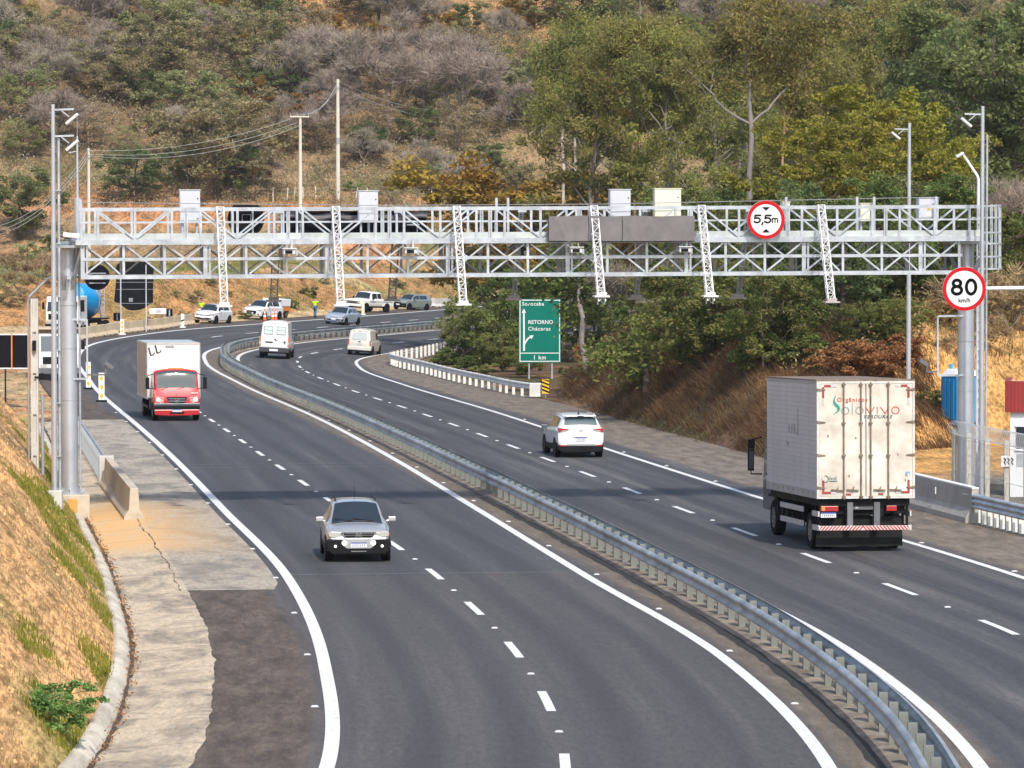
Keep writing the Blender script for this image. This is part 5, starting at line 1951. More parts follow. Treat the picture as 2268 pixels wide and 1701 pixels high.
def mirror(t, x, y, z, m, w=.20, h=.13):
 for s in (-1, 1):
  mb = MB()
  mb.box((s * (x + .10), y, z), (w, .09, h)).bar((s * (x - .06), y + .01, z - .05), (s * (x + .08), y, z - .04), .05, .05)
  o = mb.build('mirror', m, t, bevel=.025)
  MB().box((s * (x + .10), y - .048, z), (w - .04, .01, h - .03)).build('mirror_glass', GLASS_B, o)

def seam_lines(L, t, ys, sides=(1, -1), v0=2.2, v1=6.2, m=BLACK):
 mb = MB()
 for y in ys:
  for s in sides: L.patch(mb, y - .006, y + .006, v0, v1, s, off=.004, ny=1, nv=8)
 mb.build('door_seam', m, t)

def number_plate(t, y, z, f, m=PLATE_W, blue=True, w=.40, h=.13, x=0.):
 o = MB().span((x - w / 2, min(y, y + f * .012), z - h / 2), (x + w / 2, max(y, y + f * .012), z + h / 2)).build('number_plate', m, t)
 if blue:
  MB().span((x - w / 2, y + f * .0125, z + h / 2 - .03), (x + w / 2, y + f * .016, z + h / 2)).build('plate_band', PLATE_B, o)
 mb = MB()
 for k in range(7):
  a = x - w * .40 + k * w * .125
  mb.span((a, y + f * .0125, z - h * .36), (a + w * .05, y + f * .015, z + h * .14))
 mb.build('plate_mark', mat('plate_mark_grey', (.13, .13, .15), .6), o)

SILVER = mat('silver_car_paint', (.44, .45, .46), .33, .5, .5, .7, var=.03)
WHITE_C = mat('white_car_paint', (.70, .70, .70), .28, 0, .5, .7)
WHITE_V = mat('white_van_paint', (.70, .70, .69), .35, 0, .5, .4, var=.03)
BEIGE_C = mat('pale_beige_van_paint', (.58, .55, .49), .35, 0, .5, .5, var=.04)
GREYGRN = mat('grey_green_car_paint', (.21, .245, .225), .35, .2, .5, .5)
SEDAN_S = mat('bluish_silver_paint', (.44, .50, .58), .3, .4, .5, .7)

def place(name, lab, cat, front_or_rear, hx, hy, L, at='front', group=None, z=None):
 """vehicle whose front (or rear) bumper centre stands at the given plan point, facing (hx,hy)"""
 h = Vector((hx, hy)).normalized()
 c = Vector(front_or_rear) + h * (-L / 2 if at == 'front' else L / 2)
 s, d = sd_of(c.x, c.y)
 zz = float(Rz(s, d)) if z is None else z
 t = thing(name, lab, cat, (c.x, c.y, zz), heading(h.x, h.y), group)
 # follow the cross slope of the banked curve
 e = float(bank(s))
 if d > -9 and e > 0:
  n = Vector((float(np.cos(theta(s))) * e, -float(np.sin(theta(s))) * e, 1)).normalized()
  q = Vector((0, 0, 1)).rotation_difference(n)
  t.rotation_euler = (q @ Quaternion((0, 0, 1), heading(h.x, h.y))).to_euler()
 return t

def hatch_stations(L, W, H, nose=.80, boot='hatch'):
 k = L / 3.9; w = W / 1.66; h = H / 1.49
 if boot == 'hatch':
  tail = [(-1.95, .46, .60, .78, .68, .92, .58, .93), (-1.90, .32, .72, .88, .77, 1.00, .63, 1.01), (-1.62, .24, .77, .93, .81, 1.33, .58, 1.37),
    (-1.25, .20, .79, .94, .825, 1.42, .575, 1.465)]
 elif boot == 'sedan':
  tail = [(-1.95, .46, .60, .78, .68, .86, .58, .87), (-1.90, .32, .72, .88, .77, .92, .63, .94), (-1.50, .24, .77, .92, .81, .97, .64, 1.0),
    (-1.02, .20, .79, .93, .825, 1.36, .575, 1.41), (-.75, .20, .79, .94, .825, 1.42, .575, 1.465)]
 else:   # upright tail gate
  tail = [(-1.95, .46, .62, .85, .74, 1.02, .66, 1.03), (-1.90, .34, .74, .95, .80, 1.18, .66, 1.2), (-1.72, .26, .79, .98, .825, 1.40, .62, 1.44),
    (-1.45, .22, .80, .98, .83, 1.44, .60, 1.48)]
 mid = [(-.2, .18, .80, .94, .83, 1.44, .58, 1.49), (.30, .18, .80, .92, .83, 1.40, .585, 1.455), (1.02, .18, .80, .90, .82, .93, .70, .985),
  (1.50, .20, .79, .86, .80, .87, .69, .91), (1.76, .22, .77, .77, .775, .79, .64, .825), (1.90, .25, .73, .64, .73, .68, .60, .71), (1.95, .33, .66, .55, .66, .60, .52, .62)]
 return [(a * k, b * h, c * w, d * h, e * w, f * h, g * w, i * h) for a, b, c, d, e, f, g, i in tail + mid]

def glass_set(Lf, t, k, back_y, side=(-1.3, .75), pillar=(.1,), m=GLASS, wind=(.98, .34), rear_v=8.05, quarter=True):
 mb = MB(); Lf.patch(mb, wind[1] * k, wind[0] * k, 8.02, 10, both=True, off=.010, nv=5, ny=10)
 mb.build('windscreen', m, t, smooth=True)
 if back_y:
  mb = MB(); Lf.patch(mb, back_y[0] * k, back_y[1] * k, rear_v, 10, both=True, off=.010, nv=5, ny=8)
  mb.build('rear_window', m, t, smooth=True)
 cuts = [side[0]] + list(pillar) + [side[1]]
 for s in (-1, 1):
  for a, b in zip(cuts[:-1], cuts[1:]):
   mb = MB(); Lf.patch(mb, (a + .04) * k, (b - .04) * k, 6.18, 6.98, s, off=.010, ny=10, nv=4)
   mb.build('side_window', m, t, smooth=True)

# ---------------- silver hatchback coming towards the camera
def silver_hatch():
 L, W, H = 3.93, 1.68, 1.50
 th = float(theta(np.array(104.)))
 t = place('silver_hatchback', 'silver hatchback with dark lower bumper driving towards the camera in the oncoming carriageway', 'car', (-3.93, 104.0), -math.sin(th + .04), -math.cos(th + .04), L)
 k = L / 3.9
 Lf = Loft(hatch_stations(L, W, H))
 Lf.body('body', SILVER, t)
 glass_set(Lf, t, k, (-1.86, -1.50), side=(-1.25, .72), pillar=(-.25,))
 mb = MB(); Lf.patch(mb, .99 * k, 1.06 * k, 8.0, 10, both=True, off=.006, nv=5, ny=2); mb.build('cowl_panel', BLACK, t)
 mb = MB()
 for x, a in ((-.42, .52), (.12, .5)): mb.bar((x, 1.00 * k, 1.005), (x + a, .93 * k, 1.055), .02, .015)
 mb.build('wiper', BLACK, t)
 y = L / 2
 # bumper: dark cladding with silver centre
 bm_ = MB()
 bm_.prism([(-.80, .30), (-.84, .50), (-.78, .60), (.78, .60), (.84, .50), (.80, .30), (.66, .20), (-.66, .20)], y - .26, y + .015)
 bm_.build('bumper', BLACK, t, bevel=.035)
 MB().prism([(-.33, .625), (.33, .625), (.40, .42), (.30, .355), (-.30, .355), (-.40, .42)], y - .12, y + .035).build('bumper_centre', SILVER, t, bevel=.015)
 MB().prism([(-.40, .76), (.40, .76), (.34, .64), (.26, .615), (-.26, .615), (-.34, .64)], y - .16, y - .005).build('grille', BLACK, t)
 g = MB()
 for z in (.69, .735): g.span((-.37, y - .02, z), (.37, y + .004, z + .012))
 g.prism([(-.44, .78), (.44, .78), (.37, .625), (.34, .625), (.40, .765), (-.40, .765), (-.34, .625), (-.37, .625)], y - .10, y + .006)
 g.build('grille_trim', CHROME, t)
 e = MB(); ring_mesh(e, .062, .080, -.012, .0, 24, 0, .70)
 e.add([(x, -.006, z) for x, z in [(-.045, .745), (-.028, .745), (0, .69), (.028, .745), (.045, .745), (.018, .655), (0, .69), (-.018, .655)]], [(0, 1, 2, 7), (2, 3, 4, 5)])
 e.build('emblem', CHROME, t, M=Matrix.Translation((0, y + .012, 0)) @ Matrix.Rotation(math.pi, 4, 'Z'))
 for s in (-1, 1):
  pts = [(s * .43, .775), (s * .70, .80), (s * .775, .755), (s * .765, .655), (s * .62, .635), (s * .46, .655)]
  MB().prism(pts, y - .28, y - .035).build('headlight', LENS, t, bevel=.02)
  MB().prism([(s * .70, .79), (s * .795, .75), (s * .79, .66), (s * .71, .65)], y - .42, y - .10).build('indicator', AMBER, t, bevel=.01)
  for x, z, r in ((.37, .505, .066), (.60, .42, .034)):
   q = Matrix.Translation((s * x, y + .0, z)) @ Matrix.Rotation(-math.pi / 2, 4, 'X')
   MB().lathe([(r, -.05), (r, .045), (r * .6, .06)], 20, q).build('fog_lamp', LAMP_ON, t, smooth=True)
 MB().span((-.20, y - .1, .275), (.20, y + .03, .30)).build('bumper_trim', CHROME, t)
 number_plate(t, y + .036, .455, 1)
 mirror(t, .84, .55 * k, 1.02, SILVER)
 arches(t, .815 * W / 1.66, (1.25 * k, -1.24 * k), .36)
 for y_ in (1.25 * k, -1.24 * k):
  for s in (-1, 1): wheel(t, s * .72, y_, .30, .19)
 seam_lines(Lf, t, (.78 * k, -.24 * k, -1.0 * k))
 mb = MB()
 for s in (-1, 1): Lf.patch(mb, -1.55 * k, 1.6 * k, 2.05, 2.9, s, off=.012, ny=12, nv=2)
 mb.build('side_cladding', BLACK, t)
 MB().tube([(0, -.1, 1.47), (0, -.45, 1.82)], .006, 5).build('aerial', BLACK, t)
 mb = MB()
 for s in (-1, 1): mb.tube([(s * .52, .2, 1.47), (s * .52, .1, 1.515), (s * .50, -1.1, 1.525), (s * .50, -1.25, 1.48)], .016, 6)
 mb.build('roof_rail', BLACK, t)
 MB().span((-.7, -1.6, .2), (.7, 1.6, .34)).build('underbody', BLACK, t)

silver_hatch()

# ---------------- white sport utility seen from behind
def white_suv():
 L, W, H = 4.27, 1.79, 1.64
 th = float(theta(np.array(153.)))
 t = place('white_suv', 'white compact SUV with red tail lamps seen from behind in the outbound carriageway', 'car', (2.60, 153.0), math.sin(th), math.cos(th), L, 'rear')
 k, w, h = L / 3.9, W / 1.66, H / 1.49
 tail = [(-1.95, .40, .66, .80, .75, .96, .62, .98), (-1.91, .34, .74, .90, .805, 1.06, .63, 1.08), (-1.70, .28, .79, .96, .825, 1.34, .585, 1.38), (-1.60, .27, .79, .965, .83, 1.37, .59, 1.44), (-1.2, .22, .80, .97, .83, 1.42, .60, 1.47)]
 mid = hatch_stations(3.9, 1.66, 1.49)[4:]
 Lf = Loft([(a * k, b * h, c * w, d * h, e * w, f * h, g * w, i * h) for a, b, c, d, e, f, g, i in tail + mid])
 Lf.body('body', WHITE_C, t)
 glass_set(Lf, t, k, None, side=(-1.50, .74), pillar=(-1.0, -.2))
 mb = MB(); Lf.patch(mb, -1.885 * k, -1.70 * k, 8.0, 10, both=True, off=.014, nv=6, ny=8)
 mb.build('rear_window', mat('rear_window_glass', (.05, .085, .10), .10, 0, .6, coat=.4), t, smooth=True)
 y = -L / 2
 # spoiler over the tailgate
 MB().prism([(-.62, 1.555), (-.56, 1.60), (.56, 1.60), (.62, 1.555), (.5, 1.535), (-.5, 1.535)], y + .10, y + .42).build('roof_spoiler', WHITE_C, t, bevel=.02)
 MB().span((-.11, y + .085, 1.55), (.11, y + .10, 1.585)).build('brake_lamp', BLACK, t)
 MB().bar((-.05, y + .09, 1.16), (.35, y + .085, 1.19), .025, .02).build('wiper', BLACK, t)
 for s in (-1, 1):
  pts = [(s * .84, 1.13), (s * .86, .97), (s * .62, .965), (s * .44, 1.06), (s * .50, 1.09)]
  o = MB().prism(pts, y - .012, y + .36).build('tail_light', RED_L, t, bevel=.012)
  MB().prism([(s * .78, 1.00), (s * .62, .975), (s * .50, 1.035), (s * .70, 1.03)], y - .018, y - .011).build('reverse_lens', LENS, o)
  MB().prism([(s * .80, .50), (s * .80, .435), (s * .58, .435), (s * .54, .50)], y - .03, y + .10).build('reflector', RED_L, t, bevel=.008)
 MB().prism([(-.30, .795), (.30, .795), (.22, .765), (-.22, .765)], y - .022, y + .05).build('tailgate_trim', CHROME, t)
 e = MB(); ring_mesh(e, .046, .056, -.006, 0, 24); e.bar((-.03, -.003, -.04), (-.02, -.003, .04), .012, .006).bar((.02, -.003, -.04), (.03, -.003, .04), .012, .006).bar((-.03, -.003, -.006), (.03, -.003, .006), .012, .006)
 e.build('emblem', CHROME, t, M=Matrix.Translation((0, y - .006, 1.02)) @ Matrix.Scale(1.35, 4, (1, 0, 0)))
 number_plate(t, y - .012, .70, -1, w=.40)
 mb = MB().prism([(-.86, .47), (-.86, .30), (-.70, .20), (.70, .20), (.86, .30), (.86, .47), (.74, .50), (-.74, .50)], y - .02, y + .3)
 mb.build('bumper', BLACK, t, bevel=.03)
 MB().span((-.58, y - .03, .455), (.58, y - .018, .475)).build('bumper_trim', GALV_D, t)
 mb = MB()
 for s in (-1, 1): Lf.patch(mb, -1.8 * k, 1.7 * k, 2.0, 3.0, s, off=.014, ny=14, nv=2)
 mb.build('side_cladding', BLACK, t)
 arches(t, .825 * w, (1.27 * k, -1.23 * k), .40)
 for y_ in (1.27 * k, -1.23 * k):
  for s in (-1, 1): wheel(t, s * .785, y_, .335, .215)
 mirror(t, .89, .62 * k, 1.06, mat('grey_mirror_paint', (.16, .18, .2), .4), .22, .16)
 seam_lines(Lf, t, (.76 * k, -.21 * k, -.98 * k))
 mb = MB()
 for s in (-1, 1): mb.tube([(s * .60, .25, 1.57), (s * .60, .1, 1.62), (s * .60, -1.55, 1.615), (s * .6, -1.7, 1.56)], .018, 6)
 mb.build('roof_rail', WHITE_C, t)
 MB().prism([(-.05, 1.60), (.05, 1.60), (.0, 1.72)], y + .62, y + .645).build('aerial', BLACK, t)
 MB().span((-.72, -1.75, .2), (.72, 1.7, .36)).build('underbody', BLACK, t)

white_suv()

# ---------------- cargo van and small van, from behind
def cargo_van():
 L, W, H = 5.4, 1.96, 2.50
 t = place('cargo_van', 'tall white cargo van with two framed rear windows and orange tail lamps, seen from behind', 'van', (-15.62, 266.0), .02, 1, L, 'rear')
 st = [(-2.7, .52, .84, 1.05, .955, 2.30, .74, 2.36), (-2.66, .48, .87, 1.06, .975, 2.38, .79, 2.45), (-1.5, .38, .88, 1.06, .98, 2.40, .80, 2.50), (.6, .36, .88, 1.06, .98, 2.36, .80, 2.47),
  (1.0, .36, .88, 1.06, .98, 2.14, .80, 2.26), (1.75, .34, .88, 1.04, .97, 1.28, .84, 1.34), (2.35, .34, .86, .9, .93, .98, .78, 1.02), (2.62, .34, .8, .7, .86, .74, .7, .76), (2.7, .42, .7, .6, .75, .64, .6, .66)]
 Lf = Loft(st)
 Lf.body('body', WHITE_V, t)
 mb = MB(); Lf.patch(mb, 1.02, 1.72, 8.05, 10, both=True, off=.012); mb.build('windscreen', GLASS, t)
 for s in (-1, 1):
  mb = MB(); Lf.patch(mb, .55, 1.3, 6.2, 6.8, s, off=.012); mb.build('side_window', GLASS, t)
 y = -L / 2
 for s in (-1, 1):
  o = MB().span((s * .42 - .275, y - .012, 1.60), (s * .42 + .275, y + .03, 2.10)).build('rear_window', mat('pale_frosted_window', (.55, .62, .60), .3, coat=.3), t, bevel=.012)
  f = MB()
  for a, b in (((-.30, 1.575), (.30, 1.605)), ((-.30, 2.095), (.30, 2.125)), ((-.30, 1.605), (-.27, 2.095)), ((.27, 1.605), (.30, 2.095)), ((-.27, 1.845), (.27, 1.865))):
   f.span((s * .42 + a[0], y - .020, a[1]), (s * .42 + b[0], y - .005, b[1]))
  f.build('window_frame', mat('grey_window_rubber', (.16, .2, .17), .6), o)
  MB().span((s * .93 - .06, y - .02, .78), (s * .93 + .06, y + .05, 1.42)).build('tail_light', mat('orange_red_lens', (.56, .16, .07), .25, coat=.4), t, bevel=.02)
  MB().span((s * .93 - .062, y - .024, .95), (s * .93 + .062, y - .019, 1.1)).build('reverse_lens', LENS, t)
 MB().span((-.004, y - .006, .8), (.004, y + .02, 2.3)).span((-.8, y - .006, .78), (.8, y + .02, .79)).build('door_seam', GALV_D, t)
 MB().span((-.97, y - .07, .40), (.97, y + .12, .74)).build('bumper', mat('dark_grey_bumper', (.035, .036, .042), .6), t, bevel=.05)
 MB().span((-.30, y - .085, .50), (.26, y - .072, .63)).build('number_plate', PLATE_W, t)
 MB().span((-.60, y - .03, 1.03), (-.10, y - .005, 1.11)).build('door_handle', BLACK, t, bevel=.01)
 MB().span((-.01, y - .02, 1.22), (.12, y - .006, 1.30)).span((.05, y - .02, 1.17), (.24, y - .006, 1.205)).build('badge', mat('dark_red_badge', (.25, .03, .04), .5), t)
 b = MB().prism([(.58, 1.10), (.68, 1.04), (.78, 1.10), (.68, 1.16)], y - .015, y - .005).span((.64, y - .0155, .98), (.72, y - .0052, 1.20)).span((.42, y - .015, 1.06), (.56, y - .006, 1.09))
 b.build('badge', mat('dark_blue_badge', (.04, .05, .14), .5), t)
 mb = MB()
 for k, (x, w_, h_) in enumerate(((-.36, .07, .10), (-.27, .05, .13), (-.20, .08, .09), (-.10, .06, .13), (-.02, .09, .10), (.09, .04, .08), (.17, .05, .10))): mb.span((x, y - .012, 2.23), (x + w_, y + .02, 2.23 + h_))
 mb.build('faded_lettering', mat('grey_blue_lettering', (.42, .48, .54), .6), t)
 mirror(t, 1.0, 1.35, 1.36, BLACK, .2, .36)
 arches(t, .975, (1.75, -1.55), .42)
 for y_ in (1.75, -1.55):
  for s in (-1, 1): wheel(t, s * .86, y_, .345, .23, STEELRIM, 6)
 MB().span((-.8, -2.4, .34), (.8, 2.4, .46)).build('underbody', BLACK, t)

cargo_van()

def small_van():
 L, W, H = 4.05, 1.70, 1.84
 t = place('small_van', 'pale beige small van with upright tailgate, seen from behind near the bend', 'van', (-10.62, 281.4), math.sin(R_(9)), math.cos(R_(9)), L, 'rear')
 st = [(-2.02, .42, .70, .92, .80, 1.66, .62, 1.70), (-1.98, .36, .76, .96, .835, 1.72, .67, 1.78), (-1.6, .28, .80, .98, .85, 1.75, .68, 1.83), (.1, .22, .80, .98, .85, 1.74, .68, 1.83),
  (.45, .22, .80, .98, .85, 1.66, .68, 1.76), (1.15, .2, .80, .97, .84, 1.08, .72, 1.14), (1.7, .22, .78, .88, .81, .92, .68, .96), (1.96, .26, .72, .7, .74, .74, .6, .77), (2.02, .36, .64, .6, .66, .64, .5, .66)]
 Lf = Loft(st)
 Lf.body('body', BEIGE_C, t)
 mb = MB(); Lf.patch(mb, .47, 1.12, 8.05, 10, both=True, off=.012); mb.build('windscreen', GLASS, t)
 for s in (-1, 1):
  for a, b in ((-.2, .6), (-1.0, -.25)):
   mb = MB(); Lf.patch(mb, a, b, 6.15, 6.85, s, off=.012); mb.build('side_window', GLASS if a > -.9 else BEIGE_C, t)
 y = -L / 2
 pts = [(-.52, 1.12), (-.47, 1.52), (-.40, 1.60), (.40, 1.60), (.47, 1.52), (.52, 1.12), (.45, 1.06), (-.45, 1.06)]
 MB().prism(pts, y - .014, y + .03).build('rear_window', mat('pale_reflecting_window', (.52, .56, .56), .15, coat=.6), t, bevel=.015)
 for x in (-.42, .42): MB().span((x - .03, y - .02, 1.66), (x + .03, y + .03, 1.70)).build('hinge', BLACK, t)
 MB().span((-.1, y - .02, 1.665), (.1, y + .03, 1.69)).build('brake_lamp', RED_L, t)
 MB().prism([(-.10, .97), (.10, .97), (.06, .90), (-.06, .90)], y - .02, y + .03).build('door_handle', BLACK, t)
 for s in (-1, 1):
  MB().prism([(s * .80, 1.08), (s * .70, 1.06), (s * .72, .70), (s * .82, .70)], y - .018, y + .12).build('tail_light', mat('pink_red_lens', (.46, .10, .08), .3, coat=.4), t, bevel=.015)
 MB().span((-.20, y - .016, .72), (.20, y + .02, .84)).build('number_plate', mat('grey_number_plate', (.45, .46, .46), .5), t)
 MB().span((-.83, y - .06, .34), (.83, y + .15, .60)).build('bumper', BEIGE_C, t, bevel=.05)
 MB().span((-.70, y + .0, .26), (.70, y + .2, .36)).build('bumper_skirt', BLACK, t)
 mirror(t, .86, .85, 1.12, BLACK, .2, .2)
 arches(t, .845, (1.28, -1.3), .37)
 for y_ in (1.28, -1.3):
  for s in (-1, 1): wheel(t, s * .745, y_, .31, .19, STEELRIM, 6)
 MB().span((-.7, -1.7, .22), (.7, 1.7, .36)).build('underbody', BLACK, t)

small_van()

# ---------------- far parked and moving cars, seen from the front
def front_car(name, lab, L, W, H, paint, pt, hd, boot='hatch', nose_dark=False, style=0, group=None, dark_grille=True):
 th = R_(hd)
 t = place(name, lab, 'car', pt, -math.sin(th), -math.cos(th), L, 'front', group)
 k, w, h = L / 3.9, W / 1.66, H / 1.49
 Lf = Loft(hatch_stations(L, W, H, boot=boot))
 Lf.body('body', paint, t)
 back = {'hatch': (-1.86, -1.50), 'sedan': (-1.48, -1.05), 'wagon': (-1.88, -1.74)}[boot]
 glass_set(Lf, t, k, back, side=(-1.30 if boot != 'sedan' else -1.0, .74), pillar=(-.2,))
 y = L / 2
 g = BLACK
 if style == 1:      # wide hexagonal grille
  MB().prism([(-.40 * w, .66 * h), (.40 * w, .66 * h), (.46 * w, .52 * h), (.34 * w, .38 * h), (-.34 * w, .38 * h), (-.46 * w, .52 * h)], y - .1, y + .012).build('grille', g, t)
 elif style == 2:    # low slit grille and dark lower intake
  MB().span((-.55 * w, y - .12, .60 * h), (.55 * w, y + .01, .66 * h)).build('grille', g, t)
  MB().prism([(-.62 * w, .44 * h), (.62 * w, .44 * h), (.5 * w, .30 * h), (-.5 * w, .30 * h)], y - .1, y + .014).build('air_intake', g, t)
 else:
  MB().span((-.36 * w, y - .12, .60 * h), (.36 * w, y + .008, .68 * h)).build('grille', GALV_D if not dark_grille else g, t)
  MB().prism([(-.80 * w, .48 * h), (.80 * w, .48 * h), (.78 * w, .38 * h), (-.78 * w, .38 * h)], y - .2, y + .014).build('bumper_strip', g, t)
 if nose_dark:
  MB().prism([(-.81 * w, .60 * h), (.81 * w, .60 * h), (.80 * w, .30 * h), (.6 * w, .2 * h), (-.6 * w, .2 * h), (-.80 * w, .30 * h)], y - .24, y + .02).build('bumper', g, t, bevel=.03)
 for s in (-1, 1):
  MB().prism([(s * .44 * w, .74 * h), (s * .76 * w, .79 * h), (s * .79 * w, .70 * h), (s * .72 * w, .63 * h), (s * .48 * w, .64 * h)], y - .3, y - .02).build('headlight', LENS, t, bevel=.015)
  MB().span((s * .62 * w - .08, y - .1, .40 * h - .03), (s * .62 * w + .08, y + .02, .40 * h + .03)).build('fog_lamp', g if style else LENS, t)
 MB().span((-.2, y + .0, .47 * h - .06), (.2, y + .03, .47 * h + .06)).build('number_plate', PLATE_W, t)
 mirror(t, .83 * w, .58 * k, 1.0 * h, paint)
 arches(t, .818 * w, (1.24 * k, -1.22 * k), .36 * h)
 for y_ in (1.24 * k, -1.22 * k):
  for s in (-1, 1): wheel(t, s * (.735 * w), y_, .305, .19)
 seam_lines(Lf, t, (.76 * k, -.22 * k))
 MB().span((-.68, -1.6 * k, .2), (.68, 1.6 * k, .34)).build('underbody', BLACK, t)
 return t, Lf, k, w, h

front_car('silver_sedan', 'bluish silver sedan driving towards the camera at the far bend, in the road', 4.2, 1.70, 1.44, SEDAN_S, (-14.6, 331.5), 20, 'sedan', style=0, dark_grille=False)
front_car('white_hatchback', 'white hatchback parked at the end of the tan concrete barriers', 3.95, 1.72, 1.50, WHITE_C, (-24.15, 317.0), 20, 'hatch', style=2)
tc, Lf_, k_, w_, h_ = front_car('white_hatchback', 'white hatchback with big dark grille and an open door, parked by the traffic cones', 3.95, 1.74, 1.56, WHITE_C, (-21.3, 331.4), 26, 'hatch', style=1)
mb = MB(); M_ = Matrix.Translation((.84, .70, .30)) @ Matrix.Rotation(R_(-58), 4, 'Z')
q = MB().prism([(-1.05, .0), (0, .0), (0, .62), (-1.05, .66)], -.04, .04, 'y')
q.build('open_door', WHITE_C, tc, bevel=.02, M=M_)
MB().prism([(-1.0, .68), (-.08, .66), (-.35, 1.06), (-.95, 1.1)], -.02, .02, 'y').build('door_window', GLASS_B, tc, M=M_)
front_car('grey_green_hatchback', 'grey-green old hatchback with black bumper parked beside the pale barriers', 4.0, 1.66, 1.45, GREYGRN, (-10.6, 376.6), 38, 'wagon', nose_dark=True)

def old_pickup():
 L, W = 5.2, 1.98
 th = R_(32)
 t = place('old_pickup', 'old white boxy crew-cab pickup with stripe parked behind the silver sedan', 'pickup truck', (-14.3, 362.5), -math.sin(th), -math.cos(th), L)
 y = L / 2
 CR = mat('old_white_truck_paint', (.72, .71, .66), .4, coat=.3, var=.06)
 st = [(-.75, .50, .92, 1.12, .98, 1.72, .72, 1.77), (-.70, .5, .92, 1.14, .98, 1.76, .74, 1.82), (.55, .5, .92, 1.14, .98, 1.76, .76, 1.82), (.75, .5, .92, 1.14, .98, 1.70, .76, 1.76), (1.15, .5, .92, 1.13, .98, 1.16, .86, 1.20),
  (2.40, .52, .92, 1.08, .97, 1.10, .86, 1.13), (2.56, .55, .90, 1.0, .95, 1.03, .84, 1.05), (2.60, .6, .88, .98, .93, 1.0, .82, 1.02)]
 Lf = Loft(st)
 Lf.body('body', CR, t)
 mb = MB(); Lf.patch(mb, .77, 1.12, 8.03, 10, both=True, off=.012); mb.build('windscreen', GLASS, t)
 for s in (-1, 1):
  for a, b in ((.02, .78), (-.66, -.06)):
   mb = MB(); Lf.patch(mb, a, b, 6.15, 6.95, s, off=.012); mb.build('side_window', GLASS, t)
 mb = MB()
 mb.span((-.97, -2.55, .55), (-.90, -.78, 1.14)).span((.90, -2.55, .55), (.97, -.78, 1.14)).span((-.97, -2.6, .55), (.97, -2.54, 1.14)).span((-.9, -2.54, .55), (.9, -.8, .68))
 mb.build('cargo_bed', CR, t, bevel=.02)
 MB().span((-.80, y - .03, .74), (.80, y + .02, .96)).build('grille', BLACK, t)
 mb = MB()
 for z in (.80, .86, .91): mb.span((-.78, y + .015, z), (.78, y + .03, z + .015))
 mb.build('grille_trim', GALV, t)
 for s in (-1, 1): MB().span((s * .68 - .13, y - .02, .77), (s * .68 + .13, y + .035, .94)).build('headlight', LENS, t)
 MB().span((-.98, y - .02, .50), (.98, y + .12, .66)).build('bumper', WHITE_P, t, bevel=.02)
 MB().span((-.85, y - .1, .38), (.85, y + .0, .5)).build('bumper_skirt', BLACK, t)
 mb = MB()
 for s in (-1, 1): mb.span((s * .975 - .006, -2.4, .92), (s * .975 + .006, .3, .97)).span((s * .985 - .006, .3, .90), (s * .985 + .006, 1.2, .98))
 mb.build('side_stripe', mat('dark_blue_stripe', (.05, .06, .12), .5), t)
 mirror(t, .98, .85, 1.25, BLACK, .16, .2)
 arches(t, .965, (1.75, -1.55), .46)
 for y_ in (1.75, -1.55):
  for s in (-1, 1): wheel(t, s * .86, y_, .385, .24, STEELRIM, 6, .55)
 MB().span((-.75, -2.3, .4), (.75, 2.2, .56)).build('underbody', BLACK, t)

old_pickup()

def trailer():
 s = R_(26)
 t = place('utility_trailer', 'small orange trailer with white side panel behind the white car with the open door', 'trailer', (-20.1, 337.2), -math.sin(s), -math.cos(s), 2.0)
 MB().span((-.75, -1, .55), (.75, 1, .95)).build('bed', ORANGE, t, bevel=.02)
 MB().span((-.78, -1.02, .95), (.78, 1.02, 1.55)).build('side_panel', WHITE_P, t, bevel=.03)
 MB().bar((0, 1, .5), (0, 1.8, .5), .08, .08).span((-.7, -.9, .45), (.7, .9, .55)).build('chassis', BLACK, t)
 for x in (-.8, .8): wheel(t, x, -.2, .29, .17, STEELRIM, 5)
 MB().span((-.5, 1.005, .62), (.5, 1.012, .75)).build('reflector', YELLOW, t)

trailer()

# ---------------- trucks
def truck_wheel(t, x, y, r=.48, w=.26):
 return wheel(t, x, y, r, w, STEELRIM, 8, .58)

